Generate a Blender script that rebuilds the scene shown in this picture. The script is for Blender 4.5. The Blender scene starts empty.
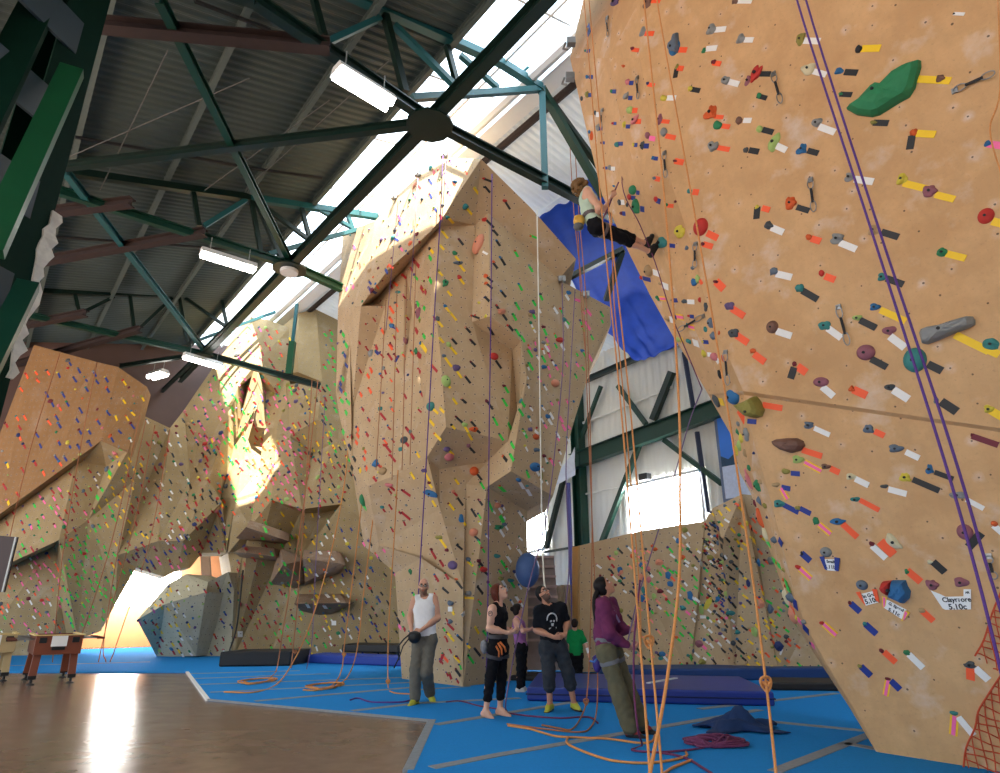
import bpy, bmesh, math, random
import numpy as np
from mathutils import Vector, Matrix
from mathutils.bvhtree import BVHTree
random.seed(7)
SC = bpy.context.scene
COL = SC.collection
# ------------------------------------------------------------------ camera
CAMH, FPX, TH = 1.4, 640.0, math.radians(19.0)
CT, ST = math.cos(TH), math.sin(TH)
CAMP = Vector((0, 0, CAMH))
cd = bpy.data.cameras.new('camera'); cam = bpy.data.objects.new('camera', cd); COL.objects.link(cam)
cam.location = CAMP; cam.rotation_euler = (math.pi/2+TH, 0, 0)
cd.sensor_fit = 'HORIZONTAL'; cd.sensor_width = 36.0; cd.lens = FPX/1000*36.0; cd.clip_end = 300; cd.clip_start = .05
SC.camera = cam
def ray(px, py):
    x = (px-500)/FPX; v = (386.5-py)/FPX
    return Vector((x, CT-ST*v, ST+CT*v))
def P(px, py, Y):                       # the point at distance Y ahead that is seen at (px, py)
    d = ray(px, py); return CAMP + d*(Y/d.y)
def G(px, py, z=0.0):                   # a point on a level plane at height z
    d = ray(px, py); return CAMP + d*((z-CAMH)/d.z)
LV = Vector((-.621, .784, 0)).normalized(); PV = Vector((.784, .621, 0)).normalized()
def onplane(px, py, n, c):
    d = ray(px, py); return CAMP + d*((c-n.dot(CAMP))/n.dot(d))
def B(p, l, z): return PV*p + LV*l + Vector((0, 0, z))     # building axes -> world
def proj(w):
    r = w-CAMP; d = r.y*CT+r.z*ST
    return 500+FPX*r.x/d, 386.5-FPX*(r.z*CT-r.y*ST)/d, d
# ------------------------------------------------------------------ materials
def srgb(c):
    return tuple((v/12.92 if v <= .04045 else ((v+.055)/1.055)**2.4) for v in [q/255 for q in c])
MC = {}
def mat(name, rgb, rough=.6, metal=0.0, vary=.12, scale=8.0, bump=0.0, emit=0.0, spec=.5):
    if name in MC: return MC[name]
    m = bpy.data.materials.new(name); m.use_nodes = True; nt = m.node_tree; N = nt.nodes; L = nt.links
    b = N['Principled BSDF']; c = srgb(rgb)
    tc = N.new('ShaderNodeTexCoord'); no = N.new('ShaderNodeTexNoise'); no.inputs['Scale'].default_value = scale; no.inputs['Detail'].default_value = 4
    L.new(tc.outputs['Object'], no.inputs['Vector'])
    mx = N.new('ShaderNodeMix'); mx.data_type = 'RGBA'
    mx.inputs[6].default_value = tuple(v*(1-vary) for v in c)+(1,); mx.inputs[7].default_value = tuple(min(1, v*(1+vary)) for v in c)+(1,)
    L.new(no.outputs['Fac'], mx.inputs[0]); L.new(mx.outputs[2], b.inputs['Base Color'])
    b.inputs['Roughness'].default_value = rough; b.inputs['Metallic'].default_value = metal
    b.inputs['Specular IOR Level'].default_value = spec
    if bump:
        bp = N.new('ShaderNodeBump'); bp.inputs['Strength'].default_value = bump; bp.inputs['Distance'].default_value = .02
        L.new(no.outputs['Fac'], bp.inputs['Height']); L.new(bp.outputs['Normal'], b.inputs['Normal'])
    if emit:
        b.inputs['Emission Color'].default_value = c+(1,); b.inputs['Emission Strength'].default_value = emit
    MC[name] = m; return m
def wallmat(name, rgb, rgb2, dotscale, dotr, irregular=False, chalk=.35, chalkscale=1.6):
    m = bpy.data.materials.new(name); m.use_nodes = True; nt = m.node_tree; N = nt.nodes; L = nt.links
    b = N['Principled BSDF']; b.inputs['Roughness'].default_value = .75; b.inputs['Specular IOR Level'].default_value = .25
    uv = N.new('ShaderNodeUVMap'); uv.uv_map = 'metres'
    def math_(op, a, bb=None, cc=None):
        n = N.new('ShaderNodeMath'); n.operation = op
        for i, v in enumerate((a, bb, cc)):
            if v is None: continue
            if isinstance(v, (int, float)): n.inputs[i].default_value = v
            else: L.new(v, n.inputs[i])
        return n.outputs[0]
    def mix(f, a, c):
        n = N.new('ShaderNodeMix'); n.data_type = 'RGBA'
        for i, v in ((0, f), (6, a), (7, c)):
            if isinstance(v, (tuple, float)): n.inputs[i].default_value = v
            else: L.new(v, n.inputs[i])
        return n.outputs[2]
    def noise(sc, detail=5, vec=None, rough=.6):
        n = N.new('ShaderNodeTexNoise'); n.inputs['Scale'].default_value = sc; n.inputs['Detail'].default_value = detail; n.inputs['Roughness'].default_value = rough
        L.new(vec if vec is not None else uv.outputs['UV'], n.inputs['Vector']); return n.outputs['Fac']
    def ramp(f, a, c):
        n = N.new('ShaderNodeMapRange'); n.inputs['From Min'].default_value = a; n.inputs['From Max'].default_value = c; L.new(f, n.inputs['Value']); return n.outputs[0]
    base = mix(ramp(noise(.7), .3, .7), srgb(rgb)+(1,), srgb(rgb2)+(1,))
    mp = N.new('ShaderNodeMapping'); mp.inputs['Scale'].default_value = (14, 2.2, 1); L.new(uv.outputs['UV'], mp.inputs['Vector'])
    grain = ramp(noise(1.0, 6, mp.outputs[0]), .35, .75)
    dk = tuple(v*.78 for v in srgb(rgb))+(1,); lt = tuple(min(1, v*1.22) for v in srgb(rgb))+(1,)
    base = mix(math_('MULTIPLY', grain, .40), base, dk)
    base = mix(math_('MULTIPLY', ramp(noise(2.3, 8, rough=.7), .45, .75), .55 if irregular else .4), base, lt)
    base = mix(math_('MULTIPLY', ramp(noise(4.1, 7, rough=.75), .52, .72), .45 if irregular else .3), base, dk)
    speck = ramp(noise(30, 3), .60, .72)
    base = mix(math_('MULTIPLY', speck, .40), base, tuple(v*.62 for v in srgb(rgb))+(1,))
    cpatch = ramp(noise(chalkscale, 6), .56, .78)
    ch = math_('MULTIPLY', cpatch, chalk)
    base = mix(ch, base, (.86, .84, .80, 1))
    vo = N.new('ShaderNodeTexVoronoi'); vo.voronoi_dimensions = '2D'; vo.feature = 'F1'; vo.inputs['Scale'].default_value = dotscale
    vo.inputs['Randomness'].default_value = 1.0 if irregular else .22
    L.new(uv.outputs['UV'], vo.inputs['Vector'])
    wob = noise(14, 4, rough=.7)
    dist = math_('ADD', vo.outputs['Distance'], math_('MULTIPLY', math_('SUBTRACT', wob, .5), dotr*(1.6 if irregular else .5)))
    dot = math_('LESS_THAN', dist, dotr)
    sep = N.new('ShaderNodeSeparateColor'); L.new(vo.outputs['Color'], sep.inputs[0])     # each hole has its own amount of chalk
    if irregular:
        halo = math_('MULTIPLY', ramp(dist, dotr*7.0, dotr*1.0), math_('MULTIPLY', ramp(sep.outputs[0], .45, 1.0), math_('MULTIPLY', ramp(noise(10, 6, rough=.75), .35, .7), .75)))
    else: halo = math_('MULTIPLY', ramp(dist, dotr*3.0, dotr*1.3), .10)
    base = mix(halo, base, (.84, .80, .75, 1))
    base = mix(math_('MULTIPLY', dot, .8), base, (.06, .04, .03, 1))
    L.new(base, b.inputs['Base Color'])
    bp = N.new('ShaderNodeBump'); bp.inputs['Strength'].default_value = .25; bp.inputs['Distance'].default_value = .02
    L.new(noise(9, 5), bp.inputs['Height']); L.new(bp.outputs['Normal'], b.inputs['Normal'])
    MC[name] = m; return m
# ------------------------------------------------------------------ objects
def setp(o, label=None, cat=None, group=None, kind=None):
    if label: o['label'] = label
    if cat: o['category'] = cat
    if group: o['group'] = group
    if kind: o['kind'] = kind
    return o
def world_of(o):
    m = Matrix.LocRotScale(o.location, o.rotation_euler, None)
    return world_of(o.parent) @ m if o.parent else m
def mesh_obj(name, verts, faces, mats, parent=None, fmat=None, smooth=False):
    me = bpy.data.meshes.new(name); me.from_pydata([tuple(v) for v in verts], [], faces)
    if not isinstance(mats, (list, tuple)): mats = [mats]
    for m in mats: me.materials.append(m)
    if fmat is not None: me.polygons.foreach_set('material_index', fmat)
    if smooth: me.polygons.foreach_set('use_smooth', [True]*len(me.polygons))
    me.update()
    o = bpy.data.objects.new(name, me); COL.objects.link(o)
    if parent is not None:               # geometry was given in world space: move it into the parent's frame
        o.parent = parent; mw = world_of(parent)
        if mw != Matrix.Identity(4): me.transform(mw.inverted())
    return o
def empty(name, loc=(0, 0, 0), rz=0.0):
    o = bpy.data.objects.new(name, None); COL.objects.link(o); o.location = loc; o.rotation_euler = (0, 0, rz); o.empty_display_size = .1
    return o
class MB:
    """collects shapes (world space) for ONE mesh"""
    def __init__(s): s.v = []; s.f = []; s.m = []
    def add(s, vs, fs, mi=0):
        k = len(s.v); s.v += [Vector(v) for v in vs]; s.f += [tuple(i+k for i in f) for f in fs]; s.m += [mi]*len(fs); return s
    def box(s, c, size, ax=None, mi=0):
        x, y, z = ax if ax else (Vector((1, 0, 0)), Vector((0, 1, 0)), Vector((0, 0, 1)))
        c = Vector(c); a, b, d = size[0]/2, size[1]/2, size[2]/2
        vs = [c+x*(i*a)+y*(j*b)+z*(k*d) for k in (-1, 1) for j in (-1, 1) for i in (-1, 1)]
        return s.add(vs, [(0, 2, 3, 1), (4, 5, 7, 6), (0, 1, 5, 4), (2, 6, 7, 3), (0, 4, 6, 2), (1, 3, 7, 5)], mi)
    def bar(s, a, b, w, h=None, up=Vector((0, 0, 1)), mi=0):
        a = Vector(a); b = Vector(b); h = h or w; d = (b-a); L = d.length; d = d.normalized()
        if abs(d.dot(up)) > .98: up = Vector((0, 1, 0))
        x = d.cross(up).normalized(); y = x.cross(d)
        return s.box((a+b)/2, (w, L, h), (x, d, y), mi)
    def ibeam(s, a, b, w, h, t=.02, up=Vector((0, 0, 1)), mi=0):
        a = Vector(a); b = Vector(b); d = (b-a); L = d.length; d = d.normalized()
        if abs(d.dot(up)) > .98: up = Vector((0, 1, 0))
        x = d.cross(up).normalized(); y = x.cross(d); c = (a+b)/2
        s.box(c+y*(h/2-t/2), (w, L, t), (x, d, y), mi); s.box(c-y*(h/2-t/2), (w, L, t), (x, d, y), mi)
        return s.box(c, (t, L, h-2*t), (x, d, y), mi)
    def tube(s, pts, r, n=6, mi=0, cap=True):
        pts = [Vector(p) for p in pts]; k = len(s.v); up = None
        for i, p in enumerate(pts):
            t = (pts[min(i+1, len(pts)-1)]-pts[max(i-1, 0)]).normalized()
            if up is None: up = Vector((0, 0, 1)) if abs(t.z) < .9 else Vector((1, 0, 0))
            x = t.cross(up).normalized(); y = x.cross(t).normalized(); up = y
            rr = r[i] if isinstance(r, (list, tuple)) else r
            for j in range(n):
                a = 2*math.pi*j/n; s.v.append(p+x*(math.cos(a)*rr)+y*(math.sin(a)*rr))
        for i in range(len(pts)-1):
            for j in range(n):
                s.f.append((k+i*n+j, k+i*n+(j+1) % n, k+(i+1)*n+(j+1) % n, k+(i+1)*n+j)); s.m.append(mi)
        if cap:
            s.f.append(tuple(k+j for j in range(n-1, -1, -1))); e = k+(len(pts)-1)*n
            s.f.append(tuple(e+j for j in range(n))); s.m += [mi, mi]
        return s
    def prism(s, poly, off, mi=0):
        n = len(poly); off = Vector(off); a = [Vector(p) for p in poly]
        return s.add(a+[p+off for p in a], [tuple(range(n-1, -1, -1)), tuple(range(n, 2*n))]+[(i, (i+1) % n, (i+1) % n+n, i+n) for i in range(n)], mi)
    def build(s, name, mats, parent=None, smooth=False, fix=True):
        o = mesh_obj(name, s.v, s.f, mats, parent, s.m, smooth)
        if fix:
            bm = bmesh.new(); bm.from_mesh(o.data); bmesh.ops.recalc_face_normals(bm, faces=bm.faces); bm.to_mesh(o.data); bm.free()
        return o
def bevel(o, w=.01, seg=2):
    m = o.modifiers.new('bevel', 'BEVEL'); m.width = w; m.segments = seg; m.limit_method = 'ANGLE'; return o
def catmull(pts, n=6):
    pts = [Vector(p) for p in pts]
    if len(pts) < 3: return pts
    q = [pts[0]*2-pts[1]]+pts+[pts[-1]*2-pts[-2]]; out = []
    for i in range(1, len(q)-2):
        a, b, c, d = q[i-1:i+3]
        for k in range(n):
            t = k/n; out.append(.5*((2*b)+(c-a)*t+(2*a-5*b+4*c-d)*t*t+(3*b-a-3*c+d)*t**3))
    out.append(pts[-1]); return out
# ------------------------------------------------------------------ faceted climbing surfaces
BV_V, BV_F, BV_O = [], [], []
def facets(name, polys, m, back, label, cat='climbing wall', depth=None, group=None, smooth=False, register=True, weld=1.01, sub=0):
    """polys: lists of (px, py, Y) corners or 3-D Vectors; a closed body is made by pushing a copy along `back`"""
    idx = {}; V = []; F = []
    def vid(c):
        if isinstance(c, Vector): key = (round(c.x, 2), round(c.y, 2), round(c.z, 2)); w = c
        else: key = (round(c[0]), round(c[1])); w = None
        if key not in idx: idx[key] = len(V); V.append(w if w is not None else P(*c))
        return idx[key]
    for poly in polys: 
        ids = [vid(c) for c in poly]; ids = [a for i, a in enumerate(ids) if a != ids[i-1]]
        if len(ids) > 2: F.append(ids)
    bm = bmesh.new(); bv = [bm.verts.new(v) for v in V]
    for f in F:
        try: bm.faces.new([bv[i] for i in f])
        except ValueError: pass
    bmesh.ops.triangulate(bm, faces=[f for f in bm.faces if len(f.verts) > 3], ngon_method='BEAUTY')
    if sub: bmesh.ops.subdivide_edges(bm, edges=bm.edges[:], cuts=sub, use_grid_fill=True)
    bm.normal_update()
    for f in bm.faces:                               # all front faces look at the camera
        if f.normal.dot(CAMP-f.calc_center_median()) < 0: f.normal_flip()
    if register:
        bm.verts.index_update(); k = len(BV_V); BV_V.extend(v.co.copy() for v in bm.verts)
        for f in bm.faces: BV_F.append([k+v.index for v in f.verts]); BV_O.append(name)
    front = bm.faces[:]; bd = [e for e in bm.edges if len(e.link_faces) == 1]
    bk = Vector(back); mp = {v: bm.verts.new(v.co+bk) for v in bm.verts[:]}
    for f in front: 
        try: bm.faces.new([mp[v] for v in reversed(f.verts)])
        except ValueError: pass
    for e in bd:
        l = e.link_loops[0]; a, b = l.vert, l.link_loop_next.vert
        try: bm.faces.new([b, a, mp[a], mp[b]])
        except ValueError: pass
    uvl = bm.loops.layers.uv.new('metres'); bm.normal_update()
    for f in bm.faces:
        n = f.normal; u = Vector((0, 0, 1)).cross(n)
        u = u.normalized() if u.length > .05 else Vector((1, 0, 0)); w = n.cross(u)
        for l in f.loops: l[uvl].uv = (l.vert.co.dot(u), l.vert.co.dot(w))
        f.smooth = smooth and f in front
    me = bpy.data.meshes.new(name); bm.to_mesh(me); bm.free(); me.materials.append(m)
    o = bpy.data.objects.new(name, me); COL.objects.link(o); setp(o, label, cat, group); return o
# ================================================================== the building
M_conc = mat('polished_concrete', (134, 111, 95), rough=.16, vary=.3, scale=5.0, bump=.03)
def floor_nodes():
    nt = M_conc.node_tree; N = nt.nodes; L = nt.links; b = N['Principled BSDF']
    tc = N.new('ShaderNodeTexCoord'); mp = N.new('ShaderNodeMapping'); mp.inputs['Scale'].default_value = (1.1, 2.2, 1); L.new(tc.outputs['Object'], mp.inputs['Vector'])
    n = N.new('ShaderNodeTexNoise'); n.inputs['Scale'].default_value = 1.3; n.inputs['Detail'].default_value = 8; L.new(mp.outputs[0], n.inputs['Vector'])
    r = N.new('ShaderNodeMapRange'); r.inputs['From Min'].default_value = .35; r.inputs['From Max'].default_value = .7; r.inputs['To Min'].default_value = .19; r.inputs['To Max'].default_value = .27
    L.new(n.outputs['Fac'], r.inputs['Value']); L.new(r.outputs[0], b.inputs['Roughness'])
floor_nodes()
M_carpet = mat('blue_carpet', (38, 138, 212), rough=.95, vary=.16, scale=60, bump=.1, spec=.1)
M_seam = mat('grey_seam', (136, 142, 146), rough=.8, vary=.25, scale=20)
M_roof = mat('roof_sheet', (66, 80, 78), rough=.6, vary=.22, scale=1.2)  # pale sheets made dark: the left slope's shade is in this colour
M_roofw = mat('white_roof_sheet_glow', (222, 228, 230), rough=.6, vary=.06, scale=2, emit=.12)  # slight emission puts daylight glow on sheets and purlins of the right slope
M_purlin = mat('purlin_steel', (80, 92, 88), rough=.6, vary=.2)
M_sky = mat('skylight_sheet', (236, 246, 255), rough=.5, vary=.03, emit=1.0)
M_green = mat('green_steel', (10, 58, 44), rough=.42, vary=.2, scale=3)
M_teal = mat('teal_steel', (28, 88, 92), rough=.45, vary=.2, scale=3)
M_dark = mat('dark_green_steel', (8, 34, 27), rough=.4, vary=.25, scale=3)
M_bright = mat('bright_green_steel', (12, 76, 44), rough=.45, vary=.2, scale=3)
M_rust = mat('rusty_steel', (46, 32, 29), rough=.7, vary=.35, scale=9)
M_side = mat('pale_siding', (226, 224, 214), rough=.6, vary=.05, scale=1.5)
M_black = mat('black_plastic', (18, 18, 20), rough=.5)
M_white = mat('white_paint', (232, 232, 230), rough=.5, vary=.04)
M_glass = mat('bright_daylight_pane', (246, 250, 255), rough=.3, vary=.01, emit=20.0)
M_peach = mat('peach_boards', (206, 140, 92), rough=.7, vary=.12, scale=4)
M_blue = mat('blue_vinyl', (26, 52, 140), rough=.42, vary=.2, scale=2.5)
M_cable = mat('galvanised_wire', (150, 152, 150), rough=.5, metal=.6)
# floor: concrete slab everywhere, blue carpet laid on most of it
L0, L1_, P0, P1 = -5.0, 27.5, -9.0, 16.8
fl = MB(); fl.add([B(P0-8, L0-3, 0), B(P1+.3, L0-3, 0), B(P1+.3, L1_+6, 0), B(P0-8, L1_+6, 0)], [(0, 1, 2, 3)])
setp(fl.build('floor', M_conc), 'polished brown concrete floor reflecting the bright doorway', 'floor', kind='structure')
CT_Z = .025
e0, e1, e2, e3, e4 = G(-420, 673, 0), G(187, 673, 0), G(208, 701, 0), G(432, 722, 0), G(408, 773, 0)
e5 = e4+(e4-e3).normalized()*4.0
poly = [e0, e1, e2, e3, e4, e5, Vector((9, 2.0, 0)), B(P1, 2, 0), B(P1, L1_, 0), B(-9, L1_, 0)]
cp = MB(); cp.prism(poly, (0, 0, CT_Z))
carpet = cp.build('carpet', M_carpet); setp(carpet, 'blue carpeted mat flooring with grey taped seams', 'carpet', kind='structure')
def seam(a, b, w=.10):
    a = Vector((a.x, a.y, CT_Z+.003)); b = Vector((b.x, b.y, CT_Z+.003))
    m = MB(); m.bar(a, b, w, .006); setp(m.build('seam_tape', M_seam, carpet))
for a, b in [((432, 771), (498, 758)), ((498, 758), (760, 712)), ((775, 775), (873, 736)), ((750, 722), (872, 734)), ((845, 746), (930, 762)),
             ((352, 713), (420, 705)), ((420, 705), (520, 700)), ((255, 703), (412, 689)), ((210, 694), (410, 684)), ((200, 686), (402, 679)),
             ((195, 680), (330, 675)), ((190, 675), (300, 672)), ((436, 727), (585, 702)), ((585, 702), (640, 694)), ((5, 667), (150, 663)), ((700, 711), (838, 695)), ((410, 692), (470, 688))]:
    seam(G(*a), G(*b), .09 if a[1] < 700 else .13)
for a, b, m_, w in ((e1, e2, M_white, .06), (e3, e4, M_seam, .10), (e2, e3, M_seam, .03)):
    t = MB(); t.bar(a+Vector((0, 0, .018)), b+Vector((0, 0, .014)), w, .028); t.build('edge_strip', m_, carpet)
# ---- roof
ZR, PRIDGE, SLOPE = 12.45, 8.2, .235
def roofz(p): return ZR-SLOPE*abs(p-PRIDGE)
def roof_sheet(name, p0, p1, l0, l1, m, dz=0.0, pitch=.19, amp=.035):
    mb = MB(); vs = []; n = int((l1-l0)/(pitch/4))
    for i in range(n+1):
        l = l0+(l1-l0)*i/n; h = amp if (i % 4) in (0, 1) else 0
        for p in (p0, p1): vs.append(B(p, l, roofz(p)+dz+h))
    mb.add(vs, [(2*i, 2*i+1, 2*i+3, 2*i+2) for i in range(n)]); return mb.build(name, m, fix=False)
SKY0, SKY1 = 5.25, 7.55
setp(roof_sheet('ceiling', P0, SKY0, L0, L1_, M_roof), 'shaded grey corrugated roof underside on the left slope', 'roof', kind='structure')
sk = MB()
def sunstrip(l0, l1, m, name, lab, SKY0=SKY0, SKY1=SKY1):
    SKY0 -= .15 if SKY0 < 5.3 else 0; SKY1 += .15 if SKY1 > 7.5 else 0
    k = MB(); a = [B(SKY0, l0, roofz(SKY0)+.05), B(SKY1, l0, roofz(SKY1)+.05), B(SKY1, l1, roofz(SKY1)+.05), B(SKY0, l1, roofz(SKY0)+.05)]
    k.add(a, [(0, 1, 2, 3)]); setp(k.build(name, m), lab, 'skylight', kind='structure')
def sheer():
    m = bpy.data.materials.new('added_clear_sheet'); m.use_nodes = True; N = m.node_tree.nodes; L = m.node_tree.links
    N.remove(N['Principled BSDF']); tr = N.new('ShaderNodeBsdfTransparent'); em = N.new('ShaderNodeEmission'); mx = N.new('ShaderNodeMixShader')
    no = N.new('ShaderNodeTexNoise'); no.inputs['Scale'].default_value = .8; mr = N.new('ShaderNodeMapRange'); mr.inputs['To Min'].default_value = .5; mr.inputs['To Max'].default_value = .6
    L.new(no.outputs['Fac'], mr.inputs['Value']); L.new(mr.outputs[0], mx.inputs[0])
    em.inputs['Color'].default_value = (.86, .95, 1, 1); em.inputs['Strength'].default_value = SKY_EMIT
    L.new(tr.outputs[0], mx.inputs[1]); L.new(em.outputs[0], mx.inputs[2]); L.new(mx.outputs[0], N['Material Output'].inputs[0]); return m
SKY_EMIT = 2.6
M_sheer = sheer()
sunstrip(L0, 8.3, mat('milky_skylight', (222, 240, 255), emit=SKY_EMIT, vary=.03), 'window_3', 'milky skylight strip below the ridge, nearer half')
for k_, (a_, b_, m_, n_) in enumerate(((8.3, 9.0, 0, ''), (9.0, 14.6, 1, 'added above the tower to pass sun'), (14.6, 18.4, 0, ''), (18.4, 25.0, 1, 'added above the left climbing wall to pass sun'), (25.0, L1_, 0, ''))):  # clear pieces added where sun must pass onto tower and left wall
    sunstrip(a_, b_, M_sheer if m_ else MC['milky_skylight'], 'window_%d' % (4+k_), ('clear' if m_ else 'milky')+' skylight piece '+(n_ or ('between the clear pieces' if k_ == 2 else 'at the end of the strip' if k_ == 4 else 'before the tower')), 5.95 if k_ == 1 else SKY0-.02, 7.2 if k_ == 1 else 6.45)
sunstrip(8.3, 9.0, MC['milky_skylight'], 'window_9', 'milky skylight strip beside the ridge, before the tower', 6.45, SKY1)
sunstrip(9.0, 14.6, MC['milky_skylight'], 'window_10', 'milky skylight strip beside the ridge, over the tower', 7.2, SKY1)
sunstrip(9.0, 14.6, MC['milky_skylight'], 'window_11', 'milky skylight strip left of the clear piece', SKY0, 5.95)
sunstrip(14.6, L1_, MC['milky_skylight'], 'window_12', 'milky skylight strip beside the ridge, far end', 6.45, SKY1)
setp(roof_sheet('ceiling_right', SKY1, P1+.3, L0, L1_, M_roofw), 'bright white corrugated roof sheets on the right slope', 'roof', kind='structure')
gut = MB(); gut.bar(B(SKY1+.1, L0, roofz(SKY1)-.12), B(SKY1+.1, L1_, roofz(SKY1)-.12), .42, .16); setp(gut.build('trim_1', M_white), 'white gutter beam along the ridge', 'trim', kind='structure')
for p_ in (SKY1+.55,):
    g2 = MB(); g2.tube([B(p_, L0, roofz(p_)-.3), B(p_, L1_, roofz(p_)-.3)], .09, 8); setp(g2.build('roof_pipe', M_rust), 'rusty pipe running along under the ridge', 'pipe')
sb = MB()
for i in range(13):
    l_ = -3+i*2.4; sb.bar(B(SKY0, l_, roofz(SKY0)-.02), B(SKY1, l_, roofz(SKY1)-.02), .05, .07)
sb.bar(B(6.45, L0, roofz(6.45)-.03), B(6.45, L1_, roofz(6.45)-.03), .05, .07)
setp(sb.build('trim_5', M_white), 'white glazing bars crossing the skylight strip', 'trim', kind='structure')
g2 = MB(); g2.tube([B(SKY1-.4, L0, roofz(SKY1)-.25), B(SKY1-.4, L1_, roofz(SKY1)-.25)], .14, 8); setp(g2.build('roof_duct', M_white), 'white round duct running along beside the skylight strip', 'duct')
pl = [(-7.2, 1), (-5.4, 2), (-3.6, 3), (-1.8, 4), (-.1, 5), (1.7, 6), (3.5, 7), (5.15, 8), (10.3, 9), (12.3, 10), (14.4, 11)]
nm = ['beyond the green column', 'second in from the eave', 'third in from the eave', 'just left of the green column', 'first right of the green column', 'second right of the green column', 'third right of the green column', 'along the edge of the skylight', 'first on the white slope', 'second on the white slope', 'third on the white slope']
for (p_, k), n_ in zip(pl, nm):
    m = MB(); m.ibeam(B(p_, L0, roofz(p_)-.12), B(p_, L1_, roofz(p_)-.12), .10, .2, .014)
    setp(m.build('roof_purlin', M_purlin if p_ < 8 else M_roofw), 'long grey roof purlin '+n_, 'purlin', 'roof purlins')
# ---- long right-hand wall with the window, and the far end wall
PW = 16.8
def W(px, py, off=0.0): return onplane(px, py, PV, PW-off)
sw = MB(); n = 0
wv = []; nst = int((L1_-L0)/.075)
for i in range(nst+1):
    l = L0+(L1_-L0)*i/nst; d = .03 if (i % 4) in (0, 1) else 0
    wv += [B(PW+d, l, 0), B(PW+d, l, 10.6)]
sw.add(wv, [(2*i, 2*i+1, 2*i+3, 2*i+2) for i in range(nst)])
setp(sw.build('wall_right', M_side, fix=False), 'pale corrugated siding wall behind the boulder wall', 'wall', kind='structure')
M_end = mat('end_wall', (98, 76, 70), vary=.15, scale=2)
def EW(px, py, off=0.0): return onplane(px, py, LV, L1_-off)
hole = [EW(60, 538), EW(268, 538)]; hp0, hp1, hz = PV.dot(hole[0]), PV.dot(hole[1]), hole[0].z
ew = MB()
for q in ([(P0, 0), (hp0, 0), (hp0, hz), (P0, hz)], [(hp1, 0), (P1, 0), (P1, hz), (hp1, hz)], [(P0, hz), (P1, hz), (P1+.2, 10.6), (PRIDGE, 12.62), (P0-.2, 8.6)]):
    ew.prism([B(p, L1_, z) for p, z in q], LV*.2)
setp(ew.build('wall_back', M_end), 'dull reddish end wall high behind the left climbing walls', 'wall', kind='structure')
def rect_on(f, pts, thick, nrm, name, m, **k):
    q = MB(); q.prism([f(*p) for p in pts], nrm*thick); return q.build(name, m, **k)
w1 = rect_on(lambda x, y: W(x, y, .06), [(626, 487), (700, 470), (704.5, 524), (631, 538)], .05, PV, 'window_1', M_glass)
setp(w1, 'large overexposed white window above the boulder wall', 'window', kind='structure')
w2 = rect_on(lambda x, y: W(x, y, .06), [(522, 508), (544, 502), (547, 548), (522, 554)], .05, PV, 'window_2', M_glass)
setp(w2, 'narrow bright window between the tower and the steel column', 'window', kind='structure')
for wn, pts in ((w1, [(626, 487), (700, 470), (704.5, 524), (631, 538)]), (w2, [(522, 508), (544, 502), (547, 548), (522, 554)])):
    f = MB(); q = [W(x, y, .08) for x, y in pts]
    for i in range(4): f.bar(q[i], q[(i+1) % 4], .09, .09)
    f.build('window_frame', M_white, wn)
fw = MB(); fw.prism([B(P0, L0, 0), B(P1, L0, 0), B(P1+.2, L0, 10.6), B(PRIDGE, L0, 12.62), B(P0-.2, L0, 8.6)], -LV*.2)
setp(fw.build('wall_front', M_side), 'plain siding wall closing the hall behind the viewer', 'wall', kind='structure')
# doorway at the end of the hall
dr = rect_on(lambda x, y: EW(x, y, .08), [(88, 556), (180, 556), (180, 606), (88, 606)], .05, LV, 'door_1', mat('open_doorway_daylight', (255, 252, 246), emit=16.0, vary=.01))
setp(dr, 'glaring open doorway seen through the arch', 'doorway', kind='structure')
def EO(px, py): return onplane(px, py, LV, L1_+1.3)
pb = rect_on(EO, [(40, 607), (290, 607), (290, 648), (40, 648)], .06, LV, 'trim_2', M_peach)
setp(pb, 'sunlit peach board wall outside the bright doorway', 'boards', kind='structure')
pb2 = rect_on(EO, [(182, 535), (290, 535), (290, 607), (182, 607)], .06, LV, 'trim_3', M_peach)
setp(pb2, 'peach board wall seen through the triangular gap', 'boards', kind='structure')
t = MB(); t.bar(EW(205, 550, .2), EW(208, 600, .2), .35, .1); setp(t.build('trim_4', mat('brown_post', (112, 84, 58))), 'brown post seen through the triangular gap', 'trim', kind='structure')
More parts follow.
